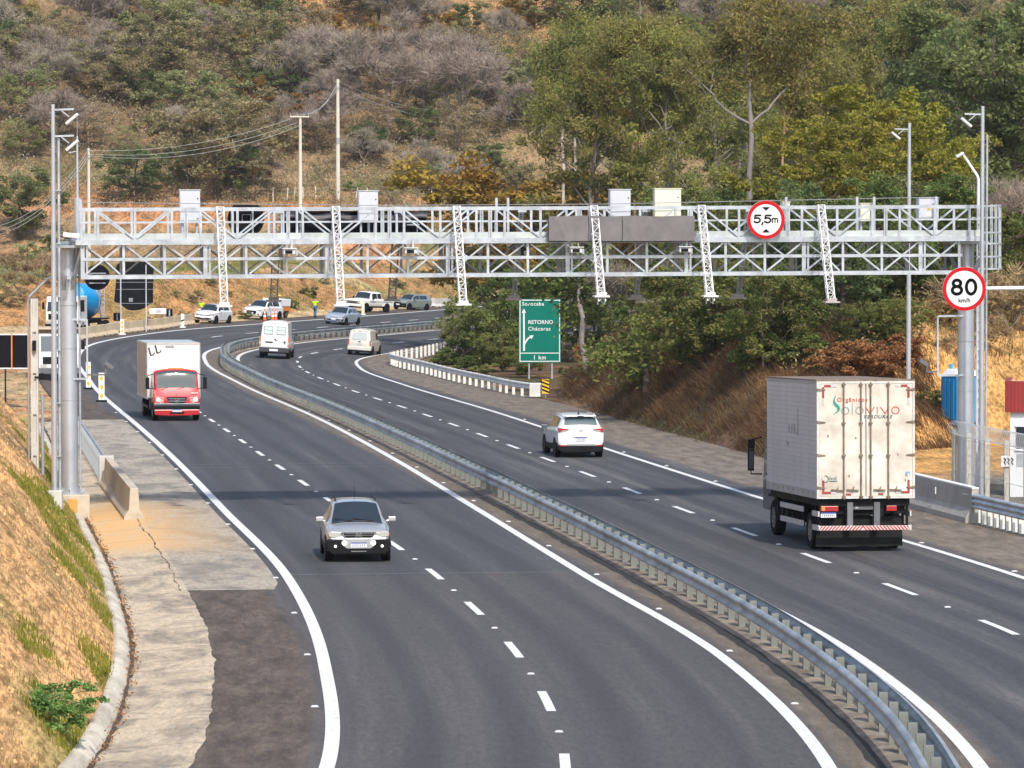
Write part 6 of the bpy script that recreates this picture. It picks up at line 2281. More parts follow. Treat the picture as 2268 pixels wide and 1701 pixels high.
def box_truck_rear():
 ry = 107.2
 c = (9.36, ry)
 th = float(theta(np.array(107.5))) + .005
 L = 8.75
 t = place('box_truck', 'large white box truck reading Solovivo on its rear doors in the outbound carriageway', 'truck', c, math.sin(th), math.cos(th), L, 'rear')
 y = -L / 2
 W = 2.62; z0, z1 = 1.42, 4.50; BL = 6.9
 hw = W / 2
 BOXM = mat('box_side_aluminium', (.56, .545, .545), .5, .1, var=.08, vscale=.5)
 DOORM = mat('dirty_white_rear_door', (.70, .66, .575), .55, var=.08, vscale=1.3, dirt=(.44, .38, .31))
 RUST = mat('rusty_trim', (.20, .15, .11), .7, .2, var=.5, vscale=6)
 SIDE_B = MB().span((-hw, y + .08, z0), (hw, y + BL, z1))
 SIDE_B.build('cargo_box', BOXM, t)
 # horizontal side ribs and posts, both sides
 mb = MB()
 for k in range(1, 22):
  z = z0 + .28 + k * (z1 - z0 - .36) / 22
  for s in (-1, 1): mb.span((s * hw - .008, y + .1, z - .012), (s * hw + .008, y + BL - .05, z + .012))
 mb.build('side_rib', mat('side_rib_aluminium', (.47, .455, .45), .5, .1), t)
 mb = MB()
 for k in range(1, 7):
  for s in (-1, 1): mb.span((s * hw - .011, y + .1 + k * BL / 7, z0 + .28), (s * hw + .011, y + .11 + k * BL / 7, z1 - .08))
 mb.build('side_seam', mat('seam_grey', (.46, .445, .44), .6), t)
 mb = MB()
 for s in (-1, 1):
  mb.span((s * hw - .02, y + .06, z0 - .02), (s * hw + .02, y + BL, z0 + .20))
  mb.span((s * hw - .02, y + .06, z1 - .07), (s * hw + .02, y + BL, z1 + .02))
 mb.build('side_rail', mat('side_rail_grey', (.40, .385, .38), .55, .2, var=.15), t)
 mb = MB()
 for s in (-1, 1):
  for k in range(9): mb.box((s * (hw + .022), y + .4 + k * .68, z0 + .11), (.01, .05, .07))
 mb.build('rivet', RUST, t)
 MB().span((-hw - .02, y + .02, z1 + .003), (hw + .02, y + BL, z1 + .045)).build('roof', RUST, t)
 # rear frame and doors
 mb = MB()
 mb.span((-hw - .01, y, z0 - .02), (-hw + .05, y + .079, z1)).span((hw - .05, y, z0 - .02), (hw + .01, y + .079, z1)).span((-hw + .05, y, z1 - .06), (hw - .05, y + .079, z1)).span((-hw + .05, y, z0 - .02), (hw - .05, y + .079, z0 + .04))
 mb.build('rear_frame', mat('rear_frame_grey', (.56, .54, .50), .6, .1, var=.25), t)
 for s in (-1, 1):
  a, b = sorted((s * .015, s * (hw - .055)))
  d_ = MB().span((a, y + .01, z0 + .045), (b, y + .079, z1 - .065)).build('rear_door', DOORM, t, bevel=.006)
 mb = MB()
 for f in (-.60, -.135, .125, .60):
  mb.tube([(f, y - .035, z0 - .04), (f, y - .035, z1 - .02)], .020, 8)
  for z in (z0 + .02, z0 + 1.12, z0 + 1.98, z1 - .08): mb.span((f - .05, y - .06, z - .02), (f + .05, y + .012, z + .02))
 mb.build('lock_rod', RUST, t)
 mb = MB()
 for f in (-.78, -.36, .36, .80):
  mb.bar((f - .16, y - .03, z0 + .22), (f + .16, y - .03, z0 + .20), .035, .03)
  mb.lathe([(.035, 0), (.035, .05)], 10, Matrix.Translation((f, y + .01, z0 + .21)) @ Matrix.Rotation(math.pi / 2, 4, 'X'))
  mb.bar((f, y - .03, z0 + .17), (f + .03, y - .03, z0 + .30), .03, .02)
 mb.build('lock_handle', RUST, t)
 mb = MB()
 for s in (-1, 1):
  for z in (z0 + .27, z0 + 1.13, z0 + 2.0, z1 - .22):
   mb.prism([(s * (hw + .01), z - .035), (s * (hw - .22), z - .008), (s * (hw - .22), z + .012), (s * (hw + .01), z + .04)], y - .02, y + .0095)
 mb.each('hinge', RUST, t)
 mb = MB(); mw = MB()
 for s in (-1, 1):
  for zc_, dz in ((z1 - .12, -1), (z0 + .14, 1)):
   mb.span((s * (hw - .16) - .03, y - .004, zc_ - .03), (s * (hw - .16) + .03, y + .0095, zc_ + dz * .32))
   x0_, x1_ = sorted((s * (hw - .19), s * (hw - .36)))
   mb.span((x0_, y - .004, zc_ - .03), (x1_, y + .0095, zc_ + .03))
   mw.span((s * (hw - .16) - .03, y - .005, zc_ + dz * .325), (s * (hw - .16) + .03, y + .0095, zc_ + dz * .50))
   x0_, x1_ = sorted((s * (hw - .365), s * (hw - .52)))
   mw.span((x0_, y - .004, zc_ - .03), (x1_, y + .0095, zc_ + .03))
 for x in (-.47, .40): mb.span((x - .07, y - .006, z0 + .07), (x + .07, y + .0095, z0 + .12))
 mb.each('red_reflector', mat('red_reflective_tape', (.27, .035, .03), .5, var=.3), t)
 mw.each('white_reflector', mat('white_reflective_tape', (.5, .5, .5), .4, .1, var=.15), t)
 # lettering
 YT = y + .006
 TEAL = mat('teal_lettering', (.02, .25, .19), .5); DGREEN = mat('dark_green_lettering', (.035, .10, .085), .5); REDT = mat('faded_red_lettering', (.46, .10, .06), .55); GREYT = mat('grey_lettering', (.25, .29, .29), .55)
 sx = lambda px: (px - 1050) * .302 * (1 / 82.6)
 sz = lambda py: z1 - (py - 150) * .302 / 82.6
 pts = []
 # swooping S leaf
 outer = [(828, 250), (812, 280), (808, 305), (818, 325), (838, 342), (840, 362), (808, 390)]
 inner = [(818, 386), (850, 368), (862, 345), (850, 322), (828, 303), (820, 285), (830, 258)]
 P_ = [(sx(a), sz(b)) for a, b in outer + inner]
 n_ = len(P_)
 m_ = MB()
 for i in range(6):
  qd = [P_[i], P_[i + 1], P_[n_ - 2 - i], P_[n_ - 1 - i]]
  m_.prism(qd, YT - .008, YT)
 m_.build('leaf_emblem', TEAL, t)
 lw = .026
 YS = YT - .004
 zb_, zt_ = sz(385), sz(337)
 hh = zt_ - zb_
 def O(cx): return [(sx(cx) + hh * .56 * math.cos(a * math.pi / 13), zb_ + hh / 2 + hh * .52 * math.sin(a * math.pi / 13)) for a in range(27)]
 strokes('lettering', [O(898), [(sx(950), zb_), (sx(950), zb_ + hh * 1.65)], O(1003)], lw, GREYT, t, YS, .006)
 strokes('lettering', [[(sx(1048), zt_), (sx(1082), zb_), (sx(1112), zt_)], [(sx(1134), zb_), (sx(1134), zt_)], [(sx(1158), zt_), (sx(1192), zb_), (sx(1222), zt_)], O(1268)], lw, REDT, t, YS, .006)
 text_obj('lettering', 'Orgânicos', .155, REDT, t, (sx(838), YT - .003, sz(297)), thick=.003, bold=.004, spacing=1.28)
 text_obj('lettering', 'VERDURAS', .125, DGREEN, t, (sx(1030), YT - .003, sz(418)), thick=.003, bold=.003, shear=.35, spacing=1.2, sx=1.1)
 q = MB(); ring_mesh(q, .075, .095, YT - .006, YT, 20, sx(750), sz(855))
 q.build('maker_emblem', DGREEN, t)
 mb = MB()
 for a, w_, h_ in ((782, 7, 26), (792, 10, 17), (804, 9, 19), (815, 8, 16), (825, 5, 26), (832, 4, 24)): mb.span((sx(a), YT - .004, sz(862)), (sx(a + w_ * .6), YT, sz(862 - h_)))
 mb.build('maker_mark', DGREEN, t)
 MB().span((sx(778), YT - .004, sz(875)), (sx(836), YT, sz(868))).build('maker_underline', DGREEN, t)
 MB().span((sx(1340), YT - .004, sz(838)), (sx(1378), YT, sz(805))).build('sticker', mat('blue_sticker', (.16, .30, .42), .5, var=.3, vscale=9), t)
 mb = MB()
 for a, b in ((975, 560), (925, 835), (1285, 680), (770, 545), (1340, 868)): mb.span((sx(a) - .015, YT - .004, sz(b) - .03), (sx(a) + .02, YT, sz(b) + .03))
 mb.build('scuff_mark', RUST, t)
 # faded side emblem on the left side
 fm = mat('faded_side_mark', (.30, .29, .28), .6, var=.15)
 mb = MB()
 for (a, b, c_, d_) in ((3.2, 3.35, 3.0, 3.75), (3.0, 3.2, 3.05, 3.1), (2.75, 2.95, 3.05, 3.3), (2.4, 2.6, 3.05, 3.28), (2.0, 2.2, 3.05, 3.28), (1.9, 2.6, 2.72, 2.8)):
  mb.span((-hw - .014, y + BL - 1.2 - a, c_), (-hw - .011, y + BL - 1.2 - a + (b - a) * .4, d_))
 mb.build('faded_lettering', fm, t)
 # chassis, rear lights, underrun bar, flaps
 CH = mat('black_chassis', (.009, .009, .010), .7, 0, .15, var=.4, vscale=3)
 mb = MB()
 for s in (-1, 1): mb.span((s * .45 - .07, y + .2, .92), (s * .45 + .07, L / 2 - .6, 1.2))
 for k in range(6): mb.span((-.45, y + .3 + k * 1.3, .95), (.45, y + .42 + k * 1.3, 1.15))
 mb.span((-hw + .1, y + .15, 1.2), (hw - .1, y + BL, 1.40))
 mb.span((-1.12, y + .30, .98), (1.12, y + .36, 1.25))
 mb.build('chassis', CH, t)
 GREYC = mat('grey_chassis_plate', (.13, .13, .14), .55, .3, var=.3, vscale=2)
 MB().span((-.44, y + .18, 1.10), (.42, y + .26, 1.38)).span((-.48, y + .10, .58), (-.33, y + .28, 1.30)).span((.24, y + .10, .58), (.40, y + .28, 1.30)).build('tail_frame', GREYC, t)
 for x0_, x1_ in ((-1.19, -.72), (.58, .86)):
  MB().span((x0_, y + .12, 1.06), (x1_, y + .29, 1.20)).build('tail_light', RED_L, t, bevel=.01)
 for x in (-1.12, -.98, -.84): MB().span((x - .05, y + .112, 1.08), (x + .04, y + .1195, 1.18)).build('light_cell', AMBER if x < -1.1 else RED_L, t)
 MB().span((-1.19, y + .13, .90), (-.78, y + .15, 1.035)).build('number_plate', PLATE_W, t)
 MB().span((-1.19, y + .125, 1.0), (-.78, y + .1295, 1.035)).build('plate_band', PLATE_B, t)
 mb = MB()
 for k in range(7): mb.span((-1.15 + k * .05, y + .125, .925), (-1.125 + k * .05, y + .1295, .985))
 mb.build('plate_mark', mat('plate_mark_grey', (.13, .13, .15), .6), t)
 MB().span((-.25, y + .165, 1.13), (-.17, y + .179, 1.17)).build('lamp', LENS, t)
 zu = .62
 MB().span((-1.27, y + .02, zu - .06), (1.20, y + .10, zu + .06)).build('underrun_bar', mat('underrun_white', (.60, .56, .52), .5, var=.12), t, bevel=.01)
 mb = MB()
 for k in range(27):
  x = -1.25 + k * .092
  lean = .05 if k < 13 else -.05
  pts = [(x - lean, zu - .058), (x + .046 - lean, zu - .058), (x + .046 + lean, zu + .058), (x + lean, zu + .058)]
  pts = [(min(1.195, max(-1.265, a)), b) for a, b in pts]
  mb.prism(pts, y + .012, y + .0195)
 mb.build('underrun_stripe', mat('underrun_red', (.36, .04, .04), .5, var=.2), t)
 FL = mat('mud_flap_rubber', (.016, .016, .016), .9, 0, .1, var=.3, vscale=1.5)
 MB().prism([(-1.22, .92), (-1.27, .12), (-.2, .10), (.0, .16), (.3, .10), (1.08, .12), (1.06, .92)], y + .42, y + .45).build('mud_flap', FL, t)
 # wheels: dual rear, steered front
 ra, fa_ = y + 1.55, y + 6.6
 for s in (-1, 1):
  truck_wheel(t, s * 1.06, ra, .50, .27); truck_wheel(t, s * .75, ra, .50, .27); truck_wheel(t, s * 1.05, fa_, .50, .28)
 MB().tube([(-.9, ra, .5), (.9, ra, .5)], .10, 10).tube([(-.9, fa_, .5), (.9, fa_, .5)], .07, 10).lathe([(.2, -.15), (.26, 0), (.2, .15)], 14, Matrix.Translation((0, ra, .5)) @ Matrix.Rotation(math.pi / 2, 4, 'Y')).build('axle', CH, t)
 MB().span((-1.2, fa_ - .62, .55), (1.2, fa_ - .55, 1.25)).span((-1.22, fa_ - .55, 1.18), (1.22, fa_ + .6, 1.25)).span((-1.16, fa_ - 1.9, .55), (-.6, fa_ - .9, 1.1)).span((.6, fa_ - 1.9, .5), (1.16, fa_ - .9, 1.1)).build('fender', CH, t)
 sg_ = mat('side_guard_aluminium', (.55, .54, .52), .5, .3, var=.15)
 for s in (-1, 1):
  MB().span((s * 1.22 - .02, y + 2.3, .96), (s * 1.22 + .02, y + 5.4, 1.10)).span((s * 1.22 - .02, y + 2.3, .58), (s * 1.22 + .02, y + 5.4, .72)).span((s * 1.24 - .02, y + .15, .92), (s * 1.24 + .02, y + .95, 1.06)).span((s * 1.24 - .02, y + .15, .55), (s * 1.24 + .02, y + .95, .69)).build('side_guard', sg_, t)
  mb = MB()
  for yy in (y + 2.5, y + 3.9, y + 5.2, y + .3, y + .8): mb.span((s * 1.17 - .03, yy - .03, .55), (s * 1.17 + .03, yy + .03, 1.42))
  mb.build('side_guard_hanger', CH, t)
 # cab ahead of the box
 CABT = mat('dark_blue_shaded_cab', (.02, .03, .05), .35, coat=.5)  # dark colour stands in for the shadow on the side of the cab
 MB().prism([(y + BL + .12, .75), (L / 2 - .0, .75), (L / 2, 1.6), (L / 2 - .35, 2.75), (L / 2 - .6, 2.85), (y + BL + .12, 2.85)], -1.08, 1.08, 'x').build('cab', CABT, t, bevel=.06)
 MB().prism([(L / 2 + .004, 1.62), (L / 2 - .33, 2.68), (L / 2 - .36, 2.66), (L / 2 - .03, 1.60)], -.98, .98, 'x').build('windscreen', GLASS, t)
 for s in (-1, 1):
  MB().span((s * 1.085 - .008, L / 2 - 1.2, 1.65), (s * 1.085 + .008, L / 2 - .5, 2.5)).build('side_window', GLASS, t)
  mm = MB(); mm.box((s * 1.44, L / 2 - .1, 2.15), (.17, .12, .62)).box((s * 1.43, L / 2 - .1, 2.60), (.19, .14, .26)); mm.tube([(s * 1.15, L / 2 - .3, 1.75), (s * 1.44, L / 2 - .12, 1.75), (s * 1.44, L / 2 - .12, 2.0)], .025, 6).tube([(s * 1.15, L / 2 - .3, 2.8), (s * 1.44, L / 2 - .12, 2.72)], .02, 6)
  o = mm.build('mirror', BLACK, t, bevel=.03)
  MB().box((s * 1.44, L / 2 - .165, 2.15), (.13, .01, .50)).build('mirror_glass', mat('mirror_glass_dark', (.06, .07, .08), .05, 0, .8), o)
 # unladen springs: the body sits nose-down over its rear axle
 Mt = Matrix.Translation((0, ra, .5)) @ Matrix.Rotation(R_(-1.25), 4, 'X') @ Matrix.Translation((0, -ra, -.5))
 for ch_ in t.children:
  if not ch_.name.startswith(('wheel', 'axle')): ch_.matrix_basis = Mt @ ch_.matrix_basis

box_truck_rear()

def red_truck():
 L = 6.9
 th = float(theta(np.array(183.))) - .035
 t = place('box_truck', 'red cab box truck with white cargo box driving towards the camera in the oncoming carriageway', 'truck', (-15.12, 183.2), -math.sin(th), -math.cos(th), L)
 yf = L / 2
 RED = mat('red_truck_paint', (.40, .006, .012), .3, 0, .5, .7)
 BW = mat('white_box_front', (.70, .69, .66), .5, var=.03, vscale=1)
 BS = mat('tan_shaded_box_side', (.50, .42, .33), .6, var=.15, vscale=.7)  # white box side coloured tan: shade and road bounce are painted in
 hw, z0, z1 = 1.19, .98, 3.47
 yb0, yb1 = -L / 2, yf - 1.55
 MB().span((-hw, yb0, z0), (hw, yb1, z1)).build('cargo_box', BW, t)
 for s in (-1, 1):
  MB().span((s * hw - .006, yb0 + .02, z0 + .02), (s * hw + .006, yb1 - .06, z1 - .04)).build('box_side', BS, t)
 mb = MB()
 for s in (-1, 1):
  mb.span((s * hw - .025, yb1 - .05, z0), (s * hw + .025, yb1 + .015, z1 + .01))
  mb.span((s * hw - .02, yb0, z1 - .06), (s * hw + .02, yb1, z1 + .015)).span((s * hw - .02, yb0, z0 - .05), (s * hw + .02, yb1, z0 + .06))
 mb.span((-hw, yb1 - .02, z1 - .05), (hw, yb1 + .02, z1 + .02))
 mb.build('box_trim', mat('box_trim_aluminium', (.52, .50, .45), .5, .4, var=.15), t)
 MB().span((-hw, yb0, z1 + .001), (hw, yb1 - .02, z1 + .022)).build('roof', mat('grey_roof_sheet', (.48, .52, .53), .5, .3, var=.08, vscale=1), t)
 mb = MB()
 for k in range(1, 9):
  for s in (-1, 1): mb.span((s * hw - .010, yb0 + k * .57, z0 + .1), (s * hw + .010, yb0 + k * .57 + .02, z1 - .1))
 for s in (-1, 1):
  for z in (1.6, 2.4, 3.1): mb.box((s * (hw + .015), yb1 - .5, z), (.03, .12, .10))
 mb.build('side_seam', mat('brown_seam', (.20, .14, .10), .7), t)
 # writing on the box front: mirrored double L hook marks and a small plate
 YB = yb1 + .008
 fx = lambda px: -(px - 880) / 7.54 / 48.7
 fz = lambda py: z1 - (py - 315) / 7.54 / 48.7
 HK = mat('black_hook_marks', (.03, .03, .03), .6)
 mb = MB()
 for dx, dz in ((0, 0), (108, -38)):
  P_ = [(465 + dx, 385 + dz), (500 + dx, 520 + dz), (540 + dx, 505 + dz), (566 + dx, 468 + dz)]
  for (a, b), wd in zip(zip(P_[:-1], P_[1:]), (.075, .05, .05)):
   mb.bar((fx(a[0]), YB + .003, fz(a[1])), (fx(b[0]), YB + .003, fz(b[1])), wd, .006, (0, 1, 0))
 mb.build('hook_mark', HK, t)
 MB().span((fx(745), YB, fz(395)), (fx(885), YB + .006, fz(350))).build('maker_plate', mat('grey_maker_plate', (.30, .30, .30), .5, var=.6, vscale=14), t)
 # cab
 W2 = 1.03
 st = [(yf - 1.50, .55, W2 - .02, 1.42, W2, 2.22, W2 - .09, 2.27), (yf - 1.44, .50, W2, 1.44, W2 + .02, 2.26, W2 - .07, 2.33), (yf - .62, .48, W2, 1.44, W2 + .02, 2.26, W2 - .07, 2.35),
  (yf - .44, .48, W2, 1.44, W2 + .02, 2.16, W2 - .08, 2.25), (yf - .14, .48, W2, 1.40, W2 + .015, 1.44, W2 - .10, 1.47), (yf - .03, .48, W2 - .01, 1.10, W2, 1.14, W2 - .12, 1.16), (yf, .52, W2 - .05, .95, W2 - .04, 1.0, W2 - .16, 1.02)]
 Lf = Loft(st)
 Lf.body('cab', RED, t)
 mb = MB(); Lf.patch(mb, yf - .455, yf - .155, 8.0, 10, both=True, off=.012, nv=6)
 mb.build('windscreen', mat('pale_blue_windscreen', (.03, .055, .06), .08, 0, .5, coat=.2), t, smooth=True)
 for s in (-1, 1):
  mb = MB(); Lf.patch(mb, yf - 1.25, yf - .35, 6.15, 6.95, s, off=.012); mb.build('side_window', GLASS, t)
 mb = MB()
 for x, a in ((-.68, .55), (.05, .55)):
  mb.bar((x + a, yf - .14, 1.45), (x, yf - .19, 1.60), .022, .02, (0, 1, 0)).bar((x + a, yf - .135, 1.44), (x + a + .1, yf - .13, 1.42), .03, .02)
 mb.build('wiper', BLACK, t)
 g = [(-.46, 1.08), (.46, 1.08), (.37, .82), (.28, .78), (-.28, .78), (-.37, .82)]
 MB().prism(g, yf - .12, yf + .012).build('grille', BLACK, t)
 mb = MB()
 for z in (.87, .94, 1.01): mb.span((-.38, yf + .01, z), (.38, yf + .022, z + .018))
 mb.build('grille_trim', GALV_D, t)
 e = MB(); ring_mesh(e, .088, .104, -.012, 0, 28)
 for a in (90, 210, 330): e.bar((0, -.006, 0), (.09 * math.cos(R_(a)), -.006, .09 * math.sin(R_(a))), .022, .01, (0, 1, 0))
 e.build('emblem', CHROME, t, M=Matrix.Translation((0, yf + .024, .93)) @ Matrix.Rotation(math.pi, 4, 'Z'))
 q = MB().box((0, yf + .0, 1.19), (.03, .03, .06)).span((.52, yf - .045, 1.225), (.53, yf - .03, 1.24))
 q.build('hood_badge', CHROME, t)
 mb = MB()
 for k in range(6): mb.span((-.66 - k * .055, yf - .03, 1.235), (-.62 - k * .055, yf - .004, 1.285))
 mb.build('model_badge', WHITE_P, t)
 for s in (-1, 1):
  MB().prism([(s * .54, 1.06), (s * .98, 1.12), (s * .985, .84), (s * .58, .80)], yf - .14, yf + .004).build('headlight', mat('reddish_lamp_glass', (.50, .16, .14), .15, coat=.5), t, bevel=.02)
  for x, z, r, m_ in ((.84, .97, .085, LAMP_ON), (.68, .93, .05, LENS), (.74, .84, .04, LENS)):
   MB().lathe([(r, -.03), (r, .022), (r * .5, .032)], 18, Matrix.Translation((s * x, yf + .0, z)) @ Matrix.Rotation(-math.pi / 2, 4, 'X')).build('lamp', m_, t, smooth=True)
 MB().span((-W2, yf - .2, .66), (W2, yf + .05, .79)).build('bumper_step', mat('dark_grey_bumper', (.035, .036, .042), .6), t, bevel=.02)
 MB().span((-W2, yf - .2, .50), (W2, yf + .03, .655)).build('bumper_panel', BLACK, t)
 MB().span((-W2 + .005, yf - .05, .765), (W2 - .005, yf + .06, .80)).build('bumper_strip', GALV, t)
 MB().prism([(-W2, .52), (W2, .52), (W2 - .04, .28), (.45, .24), (-.45, .24), (-W2 + .04, .28)], yf - .18, yf + .055).build('bumper', RED, t, bevel=.03)
 MB().span((-.33, yf + .03, .32), (.33, yf + .064, .40)).build('air_intake', BLACK, t)
 number_plate(t, yf + .066, .475, 1, w=.40, h=.12)
 for s in (-1, 1):
  mm = MB(); mm.box((s * 1.30, yf - .30, 1.70), (.17, .10, .52)); mm.tube([(s * .98, yf - .5, 2.12), (s * 1.28, yf - .32, 2.05), (s * 1.30, yf - .3, 1.95)], .022, 6).tube([(s * 1.0, yf - .4, 1.45), (s * 1.29, yf - .3, 1.48)], .02, 6)
  mm.build('mirror', BLACK, t, bevel=.03)
 CH = MATS['black_chassis']
 mb = MB().span((-.45, yb0 + .1, .62), (.45, yf - .3, .88)).span((-1.1, yb0 + .2, .88), (1.1, yb1, .97)).span((-1.05, yb1 - .8, .45), (-.5, yb1 - .1, .9)).span((.5, yb1 - .8, .45), (1.05, yb1 - .1, .9))
 for s in (-1, 1): mb.span((s * 1.1 - .02, yb0 + 2.0, .5), (s * 1.1 + .02, yb1 - .9, .62))
 mb.build('chassis', mat('brown_dirty_chassis', (.075, .045, .03), .8, var=.4), t)
 for s in (-1, 1):
  MB().span((s * .99 - .06, yf - 1.2, .45), (s * .99 + .06, yf - .25, .86)).build('fender', BLACK, t, bevel=.03)
  truck_wheel(t, s * .93, yf - .75, .42, .25); truck_wheel(t, s * .95, yb0 + 1.5, .42, .25); truck_wheel(t, s * .68, yb0 + 1.5, .42, .25)
 MB().span((-.35, yf - .62, 2.30), (.35, yf - .55, 2.38)).build('roof_marker', AMBER, t)

red_truck()

def mixer_truck():
 p = at_y(177 * KD, 700 * KD, 287) + Vector((-.1, -.85, 0))
 t = thing('mixer_truck', 'concrete mixer truck with bright blue drum behind the tan barriers at the left', 'truck', (p.x, p.y, T1(p.x, p.y) + .05), heading(-.20, -.98))
 BLU = mat('bright_blue_drum', (.0, .27, .60), .35, coat=.5, var=.06, vscale=.8)
 M_ = Matrix.Translation((0, -.9, 2.35)) @ Matrix.Rotation(R_(12 + 90), 4, 'X')
 MB().lathe([(.25, -2.3), (.75, -2.15), (1.12, -1.1), (1.22, -.2), (1.12, .7), (.72, 1.8), (.5, 2.15), (.42, 2.15)], 32, M_).build('drum', BLU, t, smooth=True)
 mb = MB()
 for k in range(60):
  a0, a1 = k / 60 * 2.2 * math.pi, (k + 1) / 60 * 2.2 * math.pi
  za, zb_ = -1.0 + k / 60 * 2.2, -1.0 + (k + 1) / 60 * 2.2
  rr = lambda z: float(np.interp(z, [-1.1, -.2, .7, 1.8], [1.12, 1.22, 1.12, .72])) + .012
  P_ = []
  for a, z, dz in ((a0, za, -.12), (a0, za, .12), (a1, zb_, .12), (a1, zb_, -.12)):
   P_.append(M_ @ Vector((rr(z + dz) * math.cos(a), rr(z + dz) * math.sin(a), z + dz)))
  mb.add(P_, [(0, 1, 2, 3)])
 mb.build('drum_stripe', WHITE_P, t)
 MB().prism([(1.9, .7), (3.9, .7), (3.9, 1.7), (3.65, 2.75), (1.9, 2.8)], -1.2, 1.2, 'x').build('cab', WHITE_C, t, bevel=.06)
 MB().prism([(3.905, 1.72), (3.67, 2.65), (3.64, 2.65), (3.87, 1.72)], -1.08, 1.08, 'x').build('windscreen', GLASS, t)
 for s in (-1, 1):
  MB().span((s * 1.205 - .008, 2.6, 1.7), (s * 1.205 + .008, 3.55, 2.5)).build('side_window', GLASS, t)
  MB().box((s * 1.4, 3.8, 2.1), (.16, .1, .5)).build('mirror', BLACK, t, bevel=.02)
  MB().span((s * .95 - .2, 3.88, .9), (s * .95 + .2, 3.93, 1.1)).build('headlight', LENS, t)
 MB().span((-1.0, 3.885, 1.15), (1.0, 3.92, 1.55)).build('grille', BLACK, t)
 MB().span((-1.22, 3.8, .45), (1.22, 4.0, .85)).build('bumper', BLACK, t, bevel=.03)
 MB().span((-.5, -3.6, .8), (.5, 3.6, 1.1)).span((-1.15, -3.5, 1.05), (1.15, 1.7, 1.15)).build('chassis', BLACK, t)
 mb = MB()
 for s in (-1, 1): mb.bar((s * .6, -3.3, 1.1), (s * .5, -2.9, 3.1), .12, .12).bar((s * .6, 1.3, 1.1), (s * .45, 1.4, 2.2), .14, .14)
 mb.bar((0, -3.2, 2.9), (.1, -3.9, 1.7), .4, .12).prism([(-.45, 2.9), (.45, 2.9), (.6, 3.6), (-.6, 3.6)], -3.4, -2.75)
 mb.bar((-.8, -3.4, 1.1), (-.8, -3.4, 3.3), .05).bar((-.5, -3.4, 1.1), (-.5, -3.4, 3.3), .05)
 for k in range(7): mb.bar((-.8, -3.4, 1.3 + k * .3), (-.5, -3.4, 1.3 + k * .3), .04)
 mb.each('chute_frame', mat('grey_blue_chute', (.35, .42, .50), .5, .2, var=.2), t)
 for y_ in (2.9, 1.7, -1.7, -2.9):
  for s in (-1, 1): truck_wheel(t, s * 1.05, y_, .5, .3)

mixer_truck()

def tipper_truck():
 p = at_y(121 * KD, 835 * KD, 226.)
 t = thing('tipper_truck', 'white truck with tan tipper body mostly hidden behind the left poles', 'truck', (p.x - .25, p.y + 2.5, T1(p.x, p.y) + .06), heading(.16, -1))
 TAN = mat('tan_tipper_body', (.46, .37, .27), .7, var=.25, vscale=1.2)
 MB().prism([(-3.4, 1.2), (1.0, 1.2), (1.2, 2.9), (-3.5, 2.9)], -1.2, 1.2, 'x').build('tipper_body', TAN, t, bevel=.03)
 mb = MB()
 for k in range(5):
  for s in (-1, 1): mb.span((s * 1.21 - .03, -3.2 + k * 1.0, 1.2), (s * 1.21 + .03, -3.1 + k * 1.0, 2.9))
 mb.span((-1.25, 1.0, 2.85), (1.25, 1.9, 2.95))
 mb.each('body_rib', TAN, t)
 MB().prism([(1.3, .7), (3.1, .7), (3.1, 1.6), (2.85, 2.6), (1.3, 2.65)], -1.12, 1.12, 'x').build('cab', WHITE_C, t, bevel=.06)
 MB().prism([(3.105, 1.65), (2.88, 2.5), (2.85, 2.5), (3.07, 1.65)], -1.0, 1.0, 'x').build('windscreen', GLASS_B, t)
 MB().span((-.9, 3.09, .95), (.9, 3.12, 1.35)).build('grille', BLACK, t)
 MB().span((-1.15, 3.0, .4), (1.15, 3.2, .75)).build('bumper', mat('grey_chassis_plate', (.13, .13, .14), .55), t, bevel=.03)
 for s in (-1, 1):
  MB().span((s * 1.125 - .008, 1.9, 1.65), (s * 1.125 + .008, 2.75, 2.4)).build('side_window', GLASS, t)
  mm = MB().box((s * 1.34, 2.95, 2.0), (.18, .1, .5)); mm.bar((s * 1.1, 2.9, 2.2), (s * 1.3, 2.95, 2.2), .03)
  mm.build('mirror', BLACK, t, bevel=.02)
  MB().span((s * .85 - .18, 3.09, .8), (s * .85 + .18, 3.13, .93)).build('headlight', LENS, t)
  for y_ in (2.2, -1.6, -2.8): truck_wheel(t, s * .98, y_, .48, .3)
 MB().span((-.5, -3.2, .75), (.5, 2.8, 1.05)).build('chassis', BLACK, t)

tipper_truck()

# ================================================================== PEOPLE
SKIN = mat('skin', (.36, .20, .13), .6, var=.1)

